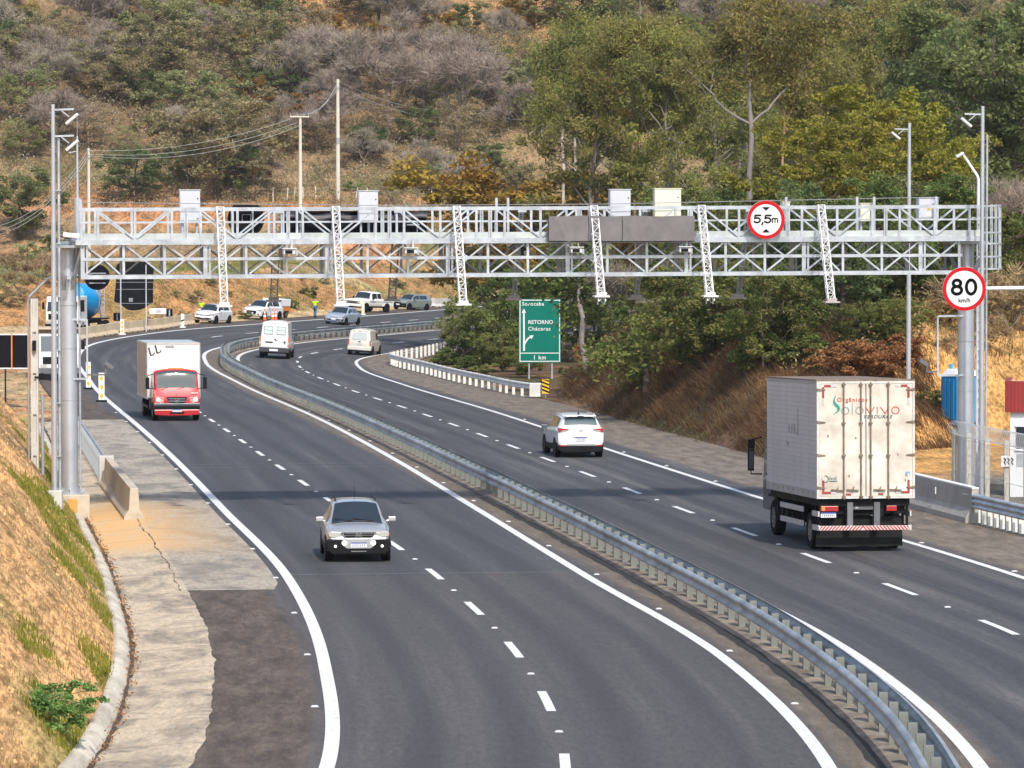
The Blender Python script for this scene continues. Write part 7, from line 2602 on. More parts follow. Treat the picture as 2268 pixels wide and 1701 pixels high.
def person(lab, loc, rz, pose, vest, trousers, hair, hat=None, h=1.74):
 """one continuous skinned figure in a pose; clothing laid over it as children"""
 t = thing('person', lab, 'person', loc, rz)
 k = h / 1.74
 P = {'pelvis': (0, 0, .95), 'waist': (0, .0, 1.08), 'chest': (0, .01, 1.30), 'neck': (0, 0, 1.48), 'head0': (0, .01, 1.56), 'head1': (0, .02, 1.68)}
 P.update(pose)
 ch = [('pelvis', 'waist', .125), ('waist', 'chest', .125), ('chest', 'neck', .15), ('neck', 'head0', .058), ('head0', 'head1', .085)]
 for s, S in (('l', -1), ('r', 1)):
  P.setdefault('hip' + s, (S * .095, 0, .90)); P.setdefault('knee' + s, (S * .10, .02, .50)); P.setdefault('ank' + s, (S * .10, -.01, .09)); P.setdefault('toe' + s, (S * .115, .16, .035))
  P.setdefault('sho' + s, (S * .185, 0, 1.42)); P.setdefault('elb' + s, (S * .25, -.02, 1.14)); P.setdefault('wri' + s, (S * .26, .06, .90)); P.setdefault('han' + s, (S * .26, .10, .82))
 rad = {'pelvis': .14, 'waist': .125, 'chest': .15, 'neck': .058, 'head0': .082, 'head1': .095}
 for s in 'lr': rad.update({'hip' + s: .095, 'knee' + s: .058, 'ank' + s: .042, 'toe' + s: .036, 'sho' + s: .062, 'elb' + s: .043, 'wri' + s: .03, 'han' + s: .038})
 E = [('pelvis', 'waist'), ('waist', 'chest'), ('chest', 'neck'), ('neck', 'head0'), ('head0', 'head1')]
 for s in 'lr': E += [('pelvis', 'hip' + s), ('hip' + s, 'knee' + s), ('knee' + s, 'ank' + s), ('ank' + s, 'toe' + s), ('chest', 'sho' + s), ('sho' + s, 'elb' + s), ('elb' + s, 'wri' + s), ('wri' + s, 'han' + s)]
 fing = []
 for s, S in (('l', -1), ('r', 1)):
  w = Vector(P['han' + s]); d = (w - Vector(P['wri' + s])).normalized()
  for i, (o_, ln) in enumerate(((-.026, .07), (-.009, .08), (.009, .078), (.026, .062))):
   b = w + Vector((0, o_, 0)); m_ = b + d * ln * .55 + Vector((-S * .006, 0, 0)); e = b + d * ln + Vector((-S * .018, 0, 0))
   P[f'f{s}{i}a'] = tuple(m_); P[f'f{s}{i}b'] = tuple(e); rad[f'f{s}{i}a'] = .009; rad[f'f{s}{i}b'] = .008
   E += [('han' + s, f'f{s}{i}a'), (f'f{s}{i}a', f'f{s}{i}b')]
  b = w - d * .03 + Vector((-S * .01, .045, 0)); P['th' + s] = tuple(b + d * .04); rad['th' + s] = .009
  E.append(('han' + s, 'th' + s))

 def skin(name, names, edges, rr, m, grow=0., parent=t, sub=2):
  ids = {n: i for i, n in enumerate(names)}
  me = bpy.data.meshes.new(name)
  me.from_pydata([tuple(Vector(P[n]) * k) for n in names], [(ids[a], ids[b]) for a, b in edges], [])
  o = bpy.data.objects.new(name, me)
  link(o)
  md = o.modifiers.new('skin', 'SKIN'); md.use_smooth_shade = True
  sv = me.skin_vertices[0].data
  for n, i in ids.items(): sv[i].radius = ((rr[n] + grow) * k, (rr[n] * (.78 if n in ('chest', 'waist', 'pelvis') else 1) + grow) * k)
  sv[0].use_root = True
  su = o.modifiers.new('sub', 'SUBSURF'); su.levels = sub; su.render_levels = sub
  dg = bpy.context.evaluated_depsgraph_get()
  m2 = bpy.data.meshes.new_from_object(o.evaluated_get(dg))
  bpy.data.objects.remove(o)
  m2.materials.clear(); m2.materials.append(m)
  q = bpy.data.objects.new(name, m2)
  return link(q, parent)
 names = ['pelvis'] + [n for n in P if n != 'pelvis']
 skin('body', names, E, rad, SKIN)
 tn = ['pelvis', 'hipl', 'kneel', 'ankl', 'hipr', 'kneer', 'ankr']
 skin('trousers', tn, [('pelvis', 'hipl'), ('hipl', 'kneel'), ('kneel', 'ankl'), ('pelvis', 'hipr'), ('hipr', 'kneer'), ('kneer', 'ankr')], rad, trousers, .020)
 P['hem'] = (0, 0, .90); rad['hem'] = .15
 vn = ['chest', 'waist', 'pelvis', 'neckv', 'shol', 'shor']
 P['neckv'] = (0, 0, 1.44); rad['neckv'] = .09
 skin('vest', vn, [('chest', 'waist'), ('waist', 'pelvis'), ('chest', 'neckv'), ('chest', 'shol'), ('chest', 'shor')], rad, vest, .024)
 for s in 'lr':
  mid_ = tuple(Vector(P['sho' + s]).lerp(Vector(P['elb' + s]), .85)); P['sl' + s] = mid_; rad['sl' + s] = .05
  skin('sleeve', ['sho' + s, 'sl' + s], [('sho' + s, 'sl' + s)], rad, vest, .016)
  a = Vector(P['ank' + s]) * k; b = Vector(P['toe' + s]) * k
  MB().tube([a + Vector((0, -.06, -.03)), a + Vector((0, 0, -.02)), b + Vector((0, .03, .0))], [.045, .055, .04], 10).build('shoe', BLACK, t, smooth=True)
 hd = Vector(P['head1']) * k
 # face: eyes, nose, mouth, ears on the +y side
 mb = MB()
 for s in (-1, 1): mb.box(hd + Vector((s * .033, .088, -.005)), (.022, .012, .010))
 mb.box(hd + Vector((0, .085, -.065)), (.045, .012, .010))
 mb.build('eyes_and_mouth', mat('dark_face_features', (.05, .025, .02), .6), t)
 mb = MB().prism([(-.012, -.035), (.012, -.035), (.006, .012), (-.006, .012)], .085, .112)
 for s in (-1, 1): mb.box(Vector((s * .092, -.005, -.015)), (.018, .04, .055))
 mb.build('nose_and_ears', SKIN, t, bevel=.005, M=Matrix.Translation(hd))
 hm = MB(); hm.lathe([(.101, -.03), (.108, .02), (.09, .07), (.05, .098), (.001, .108)], 18, Matrix.Translation(hd + Vector((0, -.018, .0))))
 hm.build('hair', hair, t, smooth=True)
 if hat:
  q = MB().lathe([(.15, .035), (.15, .048), (.122, .05), (.115, .10), (.08, .145), (.001, .158)], 20, Matrix.Translation(hd + Vector((0, .0, .0))))
  q.build('helmet', hat, t, smooth=True)
 return t

NEON = mat('neon_yellow_vest', (.46, .72, .02), .6, var=.06)
JEANS = mat('blue_jeans', (.06, .15, .26), .85, var=.15)
DARKT = mat('dark_work_trousers', (.03, .035, .05), .85)
HAIR = mat('dark_hair', (.015, .012, .01), .7)

def pperson(lab, px, py, Y, rz, **kw):
 p = at_y(px, py, Y)
 s, d = sd_of(p.x, p.y)
 return person(lab, (p.x, p.y, float(Rz(s, d)) + .0), rz, **kw)

pperson('person in neon yellow vest and blue jeans walking on the shoulder, hands raised', 698, 702, 343, R_(-12),
  pose={'kneel': (-.10, .16, .52), 'ankl': (-.10, .10, .10), 'toel': (-.11, .26, .04), 'kneer': (.10, -.02, .50), 'ankr': (.10, -.22, .12), 'toer': (.11, -.08, .035),
   'elbl': (-.27, .04, 1.18), 'wril': (-.17, .25, 1.26), 'hanl': (-.13, .31, 1.30), 'elbr': (.27, .04, 1.18), 'wrir': (.17, .25, 1.26), 'hanr': (.13, .31, 1.30)},
  vest=NEON, trousers=JEANS, hair=HAIR)
pperson('person in a yellow vest standing half hidden behind the white hatchback at the barriers', 446, 697, 322.5, R_(150), pose={}, vest=NEON, trousers=DARKT, hair=HAIR)
pperson('person in a yellow helmet and vest standing behind the open car door', 619, 700, 339.5, R_(200),
  pose={'elbl': (-.26, .1, 1.16), 'wril': (-.16, .30, 1.10), 'hanl': (-.13, .36, 1.10)}, vest=NEON, trousers=DARKT, hair=HAIR, hat=mat('yellow_helmet', (.75, .55, .03), .4, coat=.4))

# ================================================================== VEGETATION
BARK_D = mat('dark_bark', (.075, .055, .042), .9, var=.4, vscale=2)
BARK_G = mat('grey_bark', (.20, .165, .145), .9, var=.3, vscale=2)
BARK_E = mat('pale_eucalyptus_bark', (.50, .44, .38), .8, var=.35, vscale=1.2, dirt=(.22, .16, .13))
BARK_R = mat('reddish_eucalyptus_bark', (.34, .19, .13), .8, var=.35, vscale=1.2)
BARK_GE = mat('grey_eucalyptus_bark', (.21, .185, .175), .8, var=.25, vscale=1.0)

LM = {
 'olive': leaf_mat('olive_leaves', (.205, .20, .085), (.425, .395, .19), .45, .14),
 'green': leaf_mat('dark_green_leaves', (.095, .125, .048), (.225, .26, .10), .42, .12),
 'mid': leaf_mat('mid_green_leaves', (.085, .125, .040), (.235, .285, .080), .45, .12, (.30, .235, .09)),
 'bright': leaf_mat('bright_green_leaves', (0.117, 0.208, 0.058), (0.221, 0.351, 0.111), .4, .06),
 'yellow': leaf_mat('yellow_green_leaves', (.17, .175, .035), (.42, .37, .065), .45, .08, (.15, .155, .04)),
 'orange': leaf_mat('orange_brown_leaves', (0.255, 0.158, 0.039), (0.450, 0.262, 0.060), .35, .10, (0.135, 0.128, 0.045)),
 'rust': leaf_mat('rusty_dry_leaves', (0.238, 0.119, 0.049), (0.378, 0.196, 0.084), .3, .08),
 'euc': leaf_mat('eucalyptus_leaves', (.125, .135, .045), (.36, .345, .10), .45, .12, (.33, .26, .10)),
 'bare': leaf_mat('bare_grey_twigs', (.215, .178, .140), (.365, .305, .240), .0, .08),
 'tan': leaf_mat('tan_dry_brush', (0.240, 0.176, 0.106), (0.448, 0.328, 0.184), .2, .1),
 'straw': leaf_mat('straw_grass', (.25, .175, .085), (.37, .275, .135), .3, .05),
 'grass': leaf_mat('green_grass', (0.144, 0.180, 0.026), (0.300, 0.300, 0.060), .4, .08, (0.384, 0.288, 0.108)),
 'sparse': leaf_mat('tan_brown_leaves', (.235, .185, .10), (.475, .385, .215), .4, .16),
 'brownstraw': leaf_mat('brown_dead_grass', (.098, .056, .034), (.205, .128, .072), .3, .05),
}

def rot_quads(C, size, rng, up=.35, asp=.55):
 """leaf quads with random orientation around centres C"""
 n = len(C)
 N = rng.normal(size=(n, 3)); N[:, 2] = np.abs(N[:, 2]) + up
 N /= np.linalg.norm(N, axis=1)[:, None]
 A = np.cross(N, rng.normal(size=(n, 3))); A /= np.linalg.norm(A, axis=1)[:, None] + 1e-9
 B = np.cross(N, A)
 s = size * rng.uniform(.6, 1.35, n)[:, None]
 a, b = A * s, B * s * asp
 V = np.stack([C - a, C - b * .9 + a * .1, C + a, C + b * .9 + a * .1], 1).reshape(-1, 3)
 F = np.arange(4 * n).reshape(n, 4)
 return V, F

def limb_path(p, q, rng, wob, n=5):
 pts = [Vector(p).lerp(Vector(q), k / n) for k in range(n + 1)]
 for k in range(1, n):
  pts[k] += Vector(rng.normal(size=3) * wob * (p - q).length)
 return pts

def leafy_proto(seed, H, R, nlimb, nclump, nleaf, leaf, shape='round', trunk_r=.14, bole=.3, clump_r=.8, gap=.0, lean=0.):
 """returns (trunk mesh builder, leaf V, F). Crown: clumps of leaves hung round limb tips, uneven outline"""
 rng = np.random.default_rng(seed)
 tb = MB()
 top = Vector((lean * H, rng.normal() * .04 * H, H * .80))
 trunk = limb_path(Vector((0, 0, -.3)), top, rng, .022, 7)
 tb.tube(trunk, [trunk_r * (1 - .8 * k / 7) for k in range(8)], 7)
 cl = []
 for i in range(nlimb):
  f = bole + (1 - bole) * (i + rng.random()) / nlimb * .9
  b = trunk[0].lerp(trunk[-1], 0)
  k = f * 7
  b = trunk[int(k)].lerp(trunk[min(int(k) + 1, 7)], k - int(k))
  az = i * 2.4 + rng.normal() * .4
  if shape == 'round': rad = R * (.55 + .55 * math.sin(math.pi * min(1, max(.08, (f - bole) / (1.02 - bole))))) * rng.uniform(.7, 1.15)
  elif shape == 'flat': rad = R * rng.uniform(.6, 1.1); f = .6 + .4 * f
  else: rad = R * rng.uniform(.35, 1.0) * (1.1 - .6 * f)
  tip = Vector((math.cos(az) * rad + top.x * f, math.sin(az) * rad, min(H * .98, b.z + H * rng.uniform(.10, .26))))
  pth = limb_path(b, tip, rng, .05, 4)
  r0 = trunk_r * (1 - .75 * f) * .6
  tb.tube(pth, [max(.012, r0 * (1 - .8 * j / 4)) for j in range(5)], 5, cap=False)
  for c in range(max(1, nclump // nlimb)):
   u = rng.uniform(.45, 1.12)
   j = min(3, int(u * 4)); e = pth[j].lerp(pth[j + 1], u * 4 - j) if u <= 1 else pth[-1]
   cl.append(np.array(e) + rng.normal(size=3) * clump_r * np.array([.75, .75, .5]))
   if rng.random() < .35: tb.tube([pth[j], Vector(cl[-1])], [.02, .008], 4, cap=False)
 cl = np.array(cl)
 cl[:, 2] = np.clip(cl[:, 2], H * bole * .7, None)
 w = rng.uniform(.4, 1.6, len(cl)); w /= w.sum()
 idx = rng.choice(len(cl), nleaf, p=w)
 rr = clump_r * rng.uniform(.55, 1.15, len(cl))
 D = rng.normal(size=(nleaf, 3)); D /= np.linalg.norm(D, axis=1)[:, None]
 D *= (rng.random(nleaf) ** .45)[:, None] * rr[idx][:, None]
 D[:, 2] *= .62
 C = cl[idx] + D
 V, F = rot_quads(C, leaf, rng)
 return tb, V, F

def bare_proto(seed, H, R, ntw, trunk_r=.13, bole=.25, twig=.028, droop=0.):
 """leafless spreading tree: limbs fork into a haze of fine twigs"""
 rng = np.random.default_rng(seed)
 tb = MB()
 segs = []

 def grow(p, d, L, r, lev):
  q = p + d * L
  mid_ = p.lerp(q, .5) + Vector(rng.normal(size=3) * L * .05)
  if lev <= 2: tb.tube([p, mid_, q], [r, r * .85, r * .65], 6 if lev < 2 else 4, cap=False)
  else: segs.append((p, q, r))
  if lev >= 5: return
  n = 3 if lev < 3 else rng.integers(2, 5)
  for i in range(n):
   a = rng.normal(size=3) * (.55 if lev else .6)
   nd = (d + Vector(a) + Vector((0, 0, .15 if lev < 3 else .05))).normalized()
   if nd.z < -.1: nd.z = .05
   grow(p.lerp(q, rng.uniform(.55, 1.)), nd, L * rng.uniform(.58, .82), r * .55, lev + 1)
 base = Vector((0, 0, -.3))
 t1 = Vector((rng.normal() * .05, rng.normal() * .05, 1)).normalized()
 nst = rng.integers(2, 5)
 tb.tube([base, Vector((0, 0, H * bole))], [trunk_r, trunk_r * .8], 7)
 for i in range(nst):
  a = i * 2 * math.pi / nst + rng.normal() * .3
  grow(Vector((0, 0, H * bole)), Vector((math.cos(a) * R / H * 1.1, math.sin(a) * R / H * 1.1, 1)).normalized(), H * .30, trunk_r * .6, 0)
 # fine twigs as thin ribbons round the last forks
 P = np.array([tuple(q) for p, q, r in segs]); Q = np.array([tuple(p) for p, q, r in segs])
 V = []; F = []
 n = len(P)
 k = rng.integers(0, n, ntw)
 b = P[k] * rng.uniform(.2, 1, (ntw, 1)) + Q[k] * 0
 f = rng.random((ntw, 1)); b = Q[k] * (1 - f) + P[k] * f
 dd = (P[k] - Q[k]); dd /= np.linalg.norm(dd, axis=1)[:, None] + 1e-9
 dd = dd + rng.normal(size=(ntw, 3)) * .7; dd[:, 2] += .12 - droop
 dd /= np.linalg.norm(dd, axis=1)[:, None]
 L = rng.uniform(.35, 1.05, (ntw, 1)) * H / 7
 e = b + dd * L
 sd_ = np.cross(dd, rng.normal(size=(ntw, 3))); sd_ /= np.linalg.norm(sd_, axis=1)[:, None] + 1e-9
 w = twig * rng.uniform(.5, 1.1, (ntw, 1))
 V = np.stack([b - sd_ * w, b + sd_ * w, e + sd_ * w * .4, e - sd_ * w * .4], 1).reshape(-1, 3)
 V0 = []
 for p, q, r in segs:
  d = np.array(q - p); s_ = np.cross(d, rng.normal(size=3)); s_ /= np.linalg.norm(s_) + 1e-9
  r = max(r, .012)
  V0 += [np.array(p) - s_ * r, np.array(p) + s_ * r, np.array(q) + s_ * r * .6, np.array(q) - s_ * r * .6]
 V = np.concatenate([V, np.array(V0)])
 F = np.arange(len(V)).reshape(-1, 4)
 return tb, V, F

def euc_proto(seed, H, R, forks, nclump, nleaf, leaf, r0=.2, crown0=.45, clump_r=1.0):
 """tall eucalyptus: straight pale bole, long rising limbs, hanging leaf clumps"""
 rng = np.random.default_rng(seed)
 tb = MB()
 top = Vector((rng.normal() * .04 * H, rng.normal() * .04 * H, H * .95))
 trunk = limb_path(Vector((0, 0, -.4)), top, rng, .012, 8)
 tb.tube(trunk, [r0 * (1 - .82 * k / 8) for k in range(9)], 8)
 cl = []
 for i in range(forks):
  f = crown0 * .75 + (1 - crown0 * .75) * (i + rng.random() * .8) / forks
  k = f * 8; b = trunk[int(k)].lerp(trunk[min(int(k) + 1, 8)], k - int(k))
  az = i * 2.4 + rng.normal() * .5
  out = R * rng.uniform(.5, 1.1) * (1.15 - .65 * f)
  tip = Vector((b.x + math.cos(az) * out, b.y + math.sin(az) * out, min(H * 1.0, b.z + out * rng.uniform(.7, 1.5))))
  pth = limb_path(b, tip, rng, .05, 5)
  tb.tube(pth, [max(.015, r0 * .5 * (1 - .6 * f) * (1 - .8 * j / 5)) for j in range(6)], 5, cap=False)
  for c in range(nclump):
   u = rng.uniform(.45, 1.1); j = min(4, int(u * 5)); e = pth[j].lerp(pth[j + 1], min(1, u * 5 - j))
   q = Vector(e) + Vector(rng.normal(size=3)) * clump_r * .8
   cl.append(np.array(q))
   if rng.random() < .5: tb.tube([e, q], [.02, .008], 4, cap=False)
 for c in range(nclump * 2): cl.append(np.array(trunk[-1]) + rng.normal(size=3) * np.array([R * .4, R * .4, H * .07]))
 cl = np.array(cl)
 w = rng.uniform(.4, 1.6, len(cl)); w /= w.sum()
 idx = rng.choice(len(cl), nleaf, p=w)
 D = rng.normal(size=(nleaf, 3)); D /= np.linalg.norm(D, axis=1)[:, None]
 D *= (rng.random(nleaf) ** .5)[:, None] * (clump_r * rng.uniform(.5, 1.1, len(cl)))[idx][:, None]
 D[:, 2] *= .8
 V, F = rot_quads(cl[idx] + D, leaf, rng, 0., .38)
 return tb, V, F

PROTO = {}

def reg(key, data, name, m_leaf, m_bark):
 tb, V, F = data
 tm = tb.build(name + '_trunk', m_bark, None, smooth=True)
 tmesh = tm.data; bpy.data.objects.remove(tm)
 lm_ = np_mesh(name + '_crown', V, F, m_leaf)
 PROTO.setdefault(key, []).append((tmesh, lm_, V[:, 2].max()))

for s_ in range(3):
 reg('olive', leafy_proto(10 + s_, 7.5, 3.9, 20, 150, 15000, .115, 'round', .16, .22, .62), 'olive_tree', LM['olive'], BARK_D)
 reg('green', leafy_proto(20 + s_, 7.0, 3.3, 18, 130, 13000, .115, 'round', .15, .2, .62), 'dark_green_tree', LM['green'], BARK_D)
 reg('bare', bare_proto(30 + s_, 6.6, 3.4, 9000, .15, .16, .015), 'bare_tree', LM['bare'], BARK_G)
 reg('euc', euc_proto(50 + s_, 17, 4.6, 15, 9, 19000, .15, .21, .42, .85), 'eucalyptus', LM['euc'], BARK_GE)
 reg('thicket', leafy_proto(60 + s_, 8.5, 3.6, 20, 160, 20000, .115, 'round', .13, .12, .66), 'forest_tree', LM['mid'], BARK_D)
 reg('dark', leafy_proto(70 + s_, 10.5, 4.2, 20, 170, 20000, .125, 'round', .18, .15, .78), 'dark_forest_tree', LM['green'], BARK_D)
 reg('sparse', leafy_proto(170 + s_, 7.0, 3.4, 18, 120, 6000, .10, 'round', .12, .22, .75), 'tan_leaved_tree', LM['sparse'], BARK_G)
 reg('shrub', leafy_proto(80 + s_, 2.2, 1.3, 10, 48, 3600, .12, 'round', .04, .05, .42), 'shrub', LM['mid'], BARK_D)
 reg('brush', bare_proto(90 + s_, 2.6, 1.5, 1500, .05, .08, .02), 'dry_shrub', LM['tan'], BARK_G)
for s_ in range(2):
 reg('orange', leafy_proto(40 + s_, 6.5, 2.9, 18, 120, 12000, .115, 'round', .15, .25, .58), 'orange_brown_tree', LM['orange'], BARK_D)
 reg('yellow', leafy_proto(100 + s_, 9.5, 4.6, 24, 190, 22000, .12, 'round', .17, .12, .66), 'yellow_green_tree', LM['yellow'], BARK_D)
 reg('bright', leafy_proto(110 + s_, 2.6, 1.9, 10, 44, 3000, .12, 'round', .05, .05, .5), 'bright_green_shrub', LM['bright'], BARK_D)
 reg('rust', leafy_proto(120 + s_, 3.0, 1.9, 10, 48, 4200, .13, 'round', .05, .05, .55), 'rusty_shrub', LM['rust'], BARK_D)
 reg('lush', leafy_proto(130 + s_, 6.2, 2.7, 16, 90, 9500, .125, 'round', .12, .06, .72), 'leafy_tree', LM['mid'], BARK_D)
 reg('oshrub', leafy_proto(140 + s_, 2.5, 1.6, 9, 40, 2200, .13, 'round', .04, .04, .5), 'olive_shrub', LM['olive'], BARK_D)
 reg('eucp', euc_proto(150 + s_, 18, 4.4, 13, 8, 16000, .15, .24, .5, .85), 'pale_eucalyptus', LM['euc'], BARK_E)
 reg('eucr', euc_proto(160 + s_, 15, 3.6, 13, 8, 14000, .15, .17, .45, .8), 'reddish_eucalyptus', LM['euc'], BARK_R)

NAMES = {'olive': ('olive_tree', 'tree', 'olive bushy tree'), 'green': ('dark_green_tree', 'tree', 'dark green tree'), 'bare': ('bare_tree', 'tree', 'leafless grey tree'),
  'euc': ('eucalyptus', 'tree', 'grey-trunked eucalyptus'), 'eucp': ('eucalyptus', 'tree', 'white-trunked eucalyptus'), 'eucr': ('eucalyptus', 'tree', 'reddish-trunked eucalyptus'),
  'thicket': ('forest_tree', 'tree', 'green leafy tree'), 'dark': ('dark_forest_tree', 'tree', 'big dark tree'), 'shrub': ('shrub', 'shrub', 'green shrub'),
  'brush': ('dry_shrub', 'shrub', 'dry tan shrub'), 'orange': ('orange_brown_tree', 'tree', 'orange-brown tree'), 'yellow': ('yellow_green_tree', 'tree', 'yellow-green tree'),
  'sparse': ('tan_leaved_tree', 'tree', 'thin tan-leaved tree'), 'bright': ('bright_green_shrub', 'shrub', 'bright green bush'), 'rust': ('rusty_shrub', 'shrub', 'rust-coloured bush'), 'lush': ('leafy_tree', 'tree', 'fresh green leafy tree'), 'oshrub': ('olive_shrub', 'shrub', 'olive bush')}

XB_ = [(-400, 140, 'beyond the tall bank lamp'), (140, 330, 'by the short utility pole'), (330, 560, 'over the cabinet nearest the bank'), (560, 760, 'by the two tall utility poles'),
 (760, 960, 'over the black message board'), (960, 1180, 'over the middle antenna'), (1180, 1420, 'over the cloth-covered board'), (1420, 1600, 'over the cream cabinet'),
 (1600, 1800, 'over the 5,5m sign'), (1800, 2010, 'by the single-lamp post'), (2010, 2180, 'by the roundpole lamp posts'), (2180, 9000, 'beyond the ladder cage')]
YB_ = [(-9000, 60, 'at the top'), (60, 150, 'high uphill'), (150, 250, 'midway uphill'), (250, 350, 'low uphill'), (350, 450, 'near the railing'), (450, 610, 'behind the truss'), (610, 9000, 'below the truss')]
ORD = 'first second third fourth fifth sixth seventh eighth ninth tenth eleventh twelfth'.split()
AUTO = {}
COUNT = [0]

def plant(key, x, y, h, lab=None, rz=None, grp=None, wide=1., z=None, v=None):
 """one individual: thing > trunk, crown"""
 pr = PROTO[key]
 i = RNG.integers(0, len(pr)) if v is None else v % len(pr)
 tm, lm_, h0 = pr[i]
 sc = h / h0
 nm, cat, desc = NAMES[key]
 auto = False
 z = T1(x, y) if z is None else z
 if lab is None:
  px, py = to_px(x, y, z + h * .6)
  pd, qd = px / KD, py / KD
  xb = next((n for a, b, n in XB_ if a <= pd < b), 'outside the picture')
  yb = next((n for a, b, n in YB_ if a <= qd < b), 'on the hill')
  lab = f'{desc} {yb} {xb}'
  auto = True
  grp = grp or f'{nm.replace("_", " ")}s on the slopes'
 t = thing(nm, lab, cat, (x, y, z - .05), RNG.uniform(0, 6.28) if rz is None else rz, grp)
 t.scale = (sc * wide, sc * wide, sc)
 a = bpy.data.objects.new('trunk', tm); link(a, t)
 b = bpy.data.objects.new('crown', lm_); link(b, t)
 COUNT[0] += 1
 if auto: AUTO.setdefault(lab, []).append((px, t))
 return t

TAKEN = []

def plant_px(key, pd, qd, hpx, lab=None, grp=None, Y=None, wide=1., v=None, rz=None):
 """individual whose base shows at (pd,qd) of the 2212 px wide view; hpx its height there"""
 if Y is None:
  g = ground_hit(pd * KD, qd * KD, 140, 900)
 else:
  q = at_y(pd * KD, qd * KD, Y); g = Vector((q.x, Y, T1(q.x, Y)))
  hpx = max(hpx * .5, (at_y(pd * KD, (qd - hpx) * KD, Y).z - g.z) / KD / Y * FPX)
 TAKEN.append((g.x, g.y, hpx * KD * g.y / FPX * .3))
 return plant(key, g.x, g.y, hpx * KD * g.y / FPX, lab, rz, grp, wide, g.z, v)

# ---- trees the photograph singles out on the left hillside (column, base row, height in px)
KEY = [
 ('green', 290, 440, 130, 1.25, 'broad dark green tree right of the short utility pole, just above the gantry railing'),
 ('olive', 470, 432, 250, 1.15, 'very broad olive tree with a forked dark trunk above the black sign back'),
 ('green', 500, 430, 120, 1.1, 'dark green tree with a crooked trunk just right of the cabinet nearest the bank'),
 ('green', 45, 520, 160, 1.2, 'round dark green tree on the tan slope beyond the bank lamp post'),
 ('green', 120, 560, 60, 1.1, 'low dark green bushy tree just left of the lamp post beside the gantry'),
 ('orange', 700, 105, 90, 1.2, 'round orange-topped dark tree high on the hill above the tallest utility pole'),
 ('orange', 550, 125, 85, 1.1, 'orange tree high on the hill, left of the round orange-topped one'),
 ('orange', 965, 95, 75, 1.0, 'orange tree with a bare dark trunk high on the hill above the middle arm'),
 ('orange', 1115, 75, 90, 1.1, 'orange tree with two separate crown tiers near the top edge'),
 ('bare', 990, 290, 205, 1.05, 'broad domed leafless grey tree right of the tallest utility pole'),
 ('bare', 840, 240, 190, 1.1, 'leafless mauve-grey tree right of the top of the tallest utility pole'),
 ('bare', 610, 175, 130, 1.1, 'dark trunked leafless tree high on the hill above the crossarm pole'),
 ('bare', 210, 175, 130, 1.1, 'leafless tree with a dark leaning trunk high above the short utility pole'),
 ('bare', 115, 230, 130, 1.0, 'pale leafless tree above the top of the bank lamp post'),
 ('green', 310, 235, 90, 1.0, 'narrow dark green tree midway up between lamp post and crossarm pole'),
 ('olive', 420, 300, 150, 1.3, 'wide grey-olive tree midway up behind the sagging cables'),
 ('green', 1010, 85, 80, 1.2, 'dark green tree near the top edge right of the orange tree'),
 ('bare', 1075, 120, 110, 1.0, 'leafless fork-trunked tree near the top, left of the two-tier orange tree'),
 ('bare', 930, 75, 85, 1.0, 'leafless tree with a black trunk near the top edge above the middle of the gantry'),
 ('bright', 1130, 162, 42, 1.3, 'bright green clump of bamboo-like bush above the eucalyptus trunks, left one'),
 ('bright', 1195, 150, 45, 1.3, 'bright green clump of bamboo-like bush above the eucalyptus trunks, right one'),
 ('green', 1055, 365, 55, 1.5, 'low dark green bush left of the orange-olive tree behind the gantry'),
 ('green', 868, 410, 45, .9, 'small dark green bush between fence posts right of the tallest utility pole'),
 ('bright', 765, 415, 26, 1.2, 'small round bright green bush at the foot of the tallest utility pole'),
 ('brush', 985, 420, 30, 1.5, 'dark dry shrub on the orange cut behind the gantry railing'),
 ('olive', 95, 120, 110, 1.2, 'grey-olive tree high on the hill far above the panel sign'),
 ('orange', 15, 110, 110, 1.1, 'yellowish brown tree in the hill corner above the panel sign'),
]
for key, pd, qd, hp, wd, lb in KEY:
 plant_px(key, pd, qd, hp, lb, wide=wd)

# ---- the rest of the hillside: a scatter of individuals, thinner low down
hill_kinds = [('bare', .30, 6.0, 9.5), ('sparse', .26, 5.0, 8.5), ('olive', .20, 5.5, 9.5), ('green', .07, 4.5, 7.0), ('orange', .07, 4.5, 7.0), ('oshrub', .06, 1.8, 3.6), ('brush', .04, 1.8, 3.4)]
far_kinds = [('euc', .30, 9, 15), ('olive', .24, 6, 10), ('dark', .10, 7, 11), ('bare', .14, 6, 9), ('sparse', .12, 6, 9), ('orange', .07, 5, 7), ('oshrub', .03, 2, 4)]
tries = 0
placed = 0
while placed < 330 and tries < 14000:
 tries += 1
 y = RNG.uniform(452, 578)
 pxs = RNG.uniform(-120, 2420)
 x = (pxs - 1134) / FPX * y
 t_ = y - 428 - .12 * x
 if t_ < 18: continue
 if t_ < 50 and RNG.random() > .6 and pxs < 1150: continue
 far = pxs > 1230
 if far and y < 458 + max(0, x - 12) * .7: continue
 u = RNG.random(); acc = 0
 for key, w_, h0, h1 in (far_kinds if far else hill_kinds):
  acc += w_
  if u <= acc: break
 h = RNG.uniform(h0, h1)
 if t_ < 50: h *= .8
 dmin = h * .25
 if any((x - a) ** 2 + ((y - b) * .8) ** 2 < (dmin + r * .45) ** 2 for a, b, r in TAKEN): continue
 TAKEN.append((x, y, dmin))
 plant(key, x, y, h, wide=RNG.uniform(1.0, 1.3))
 placed += 1

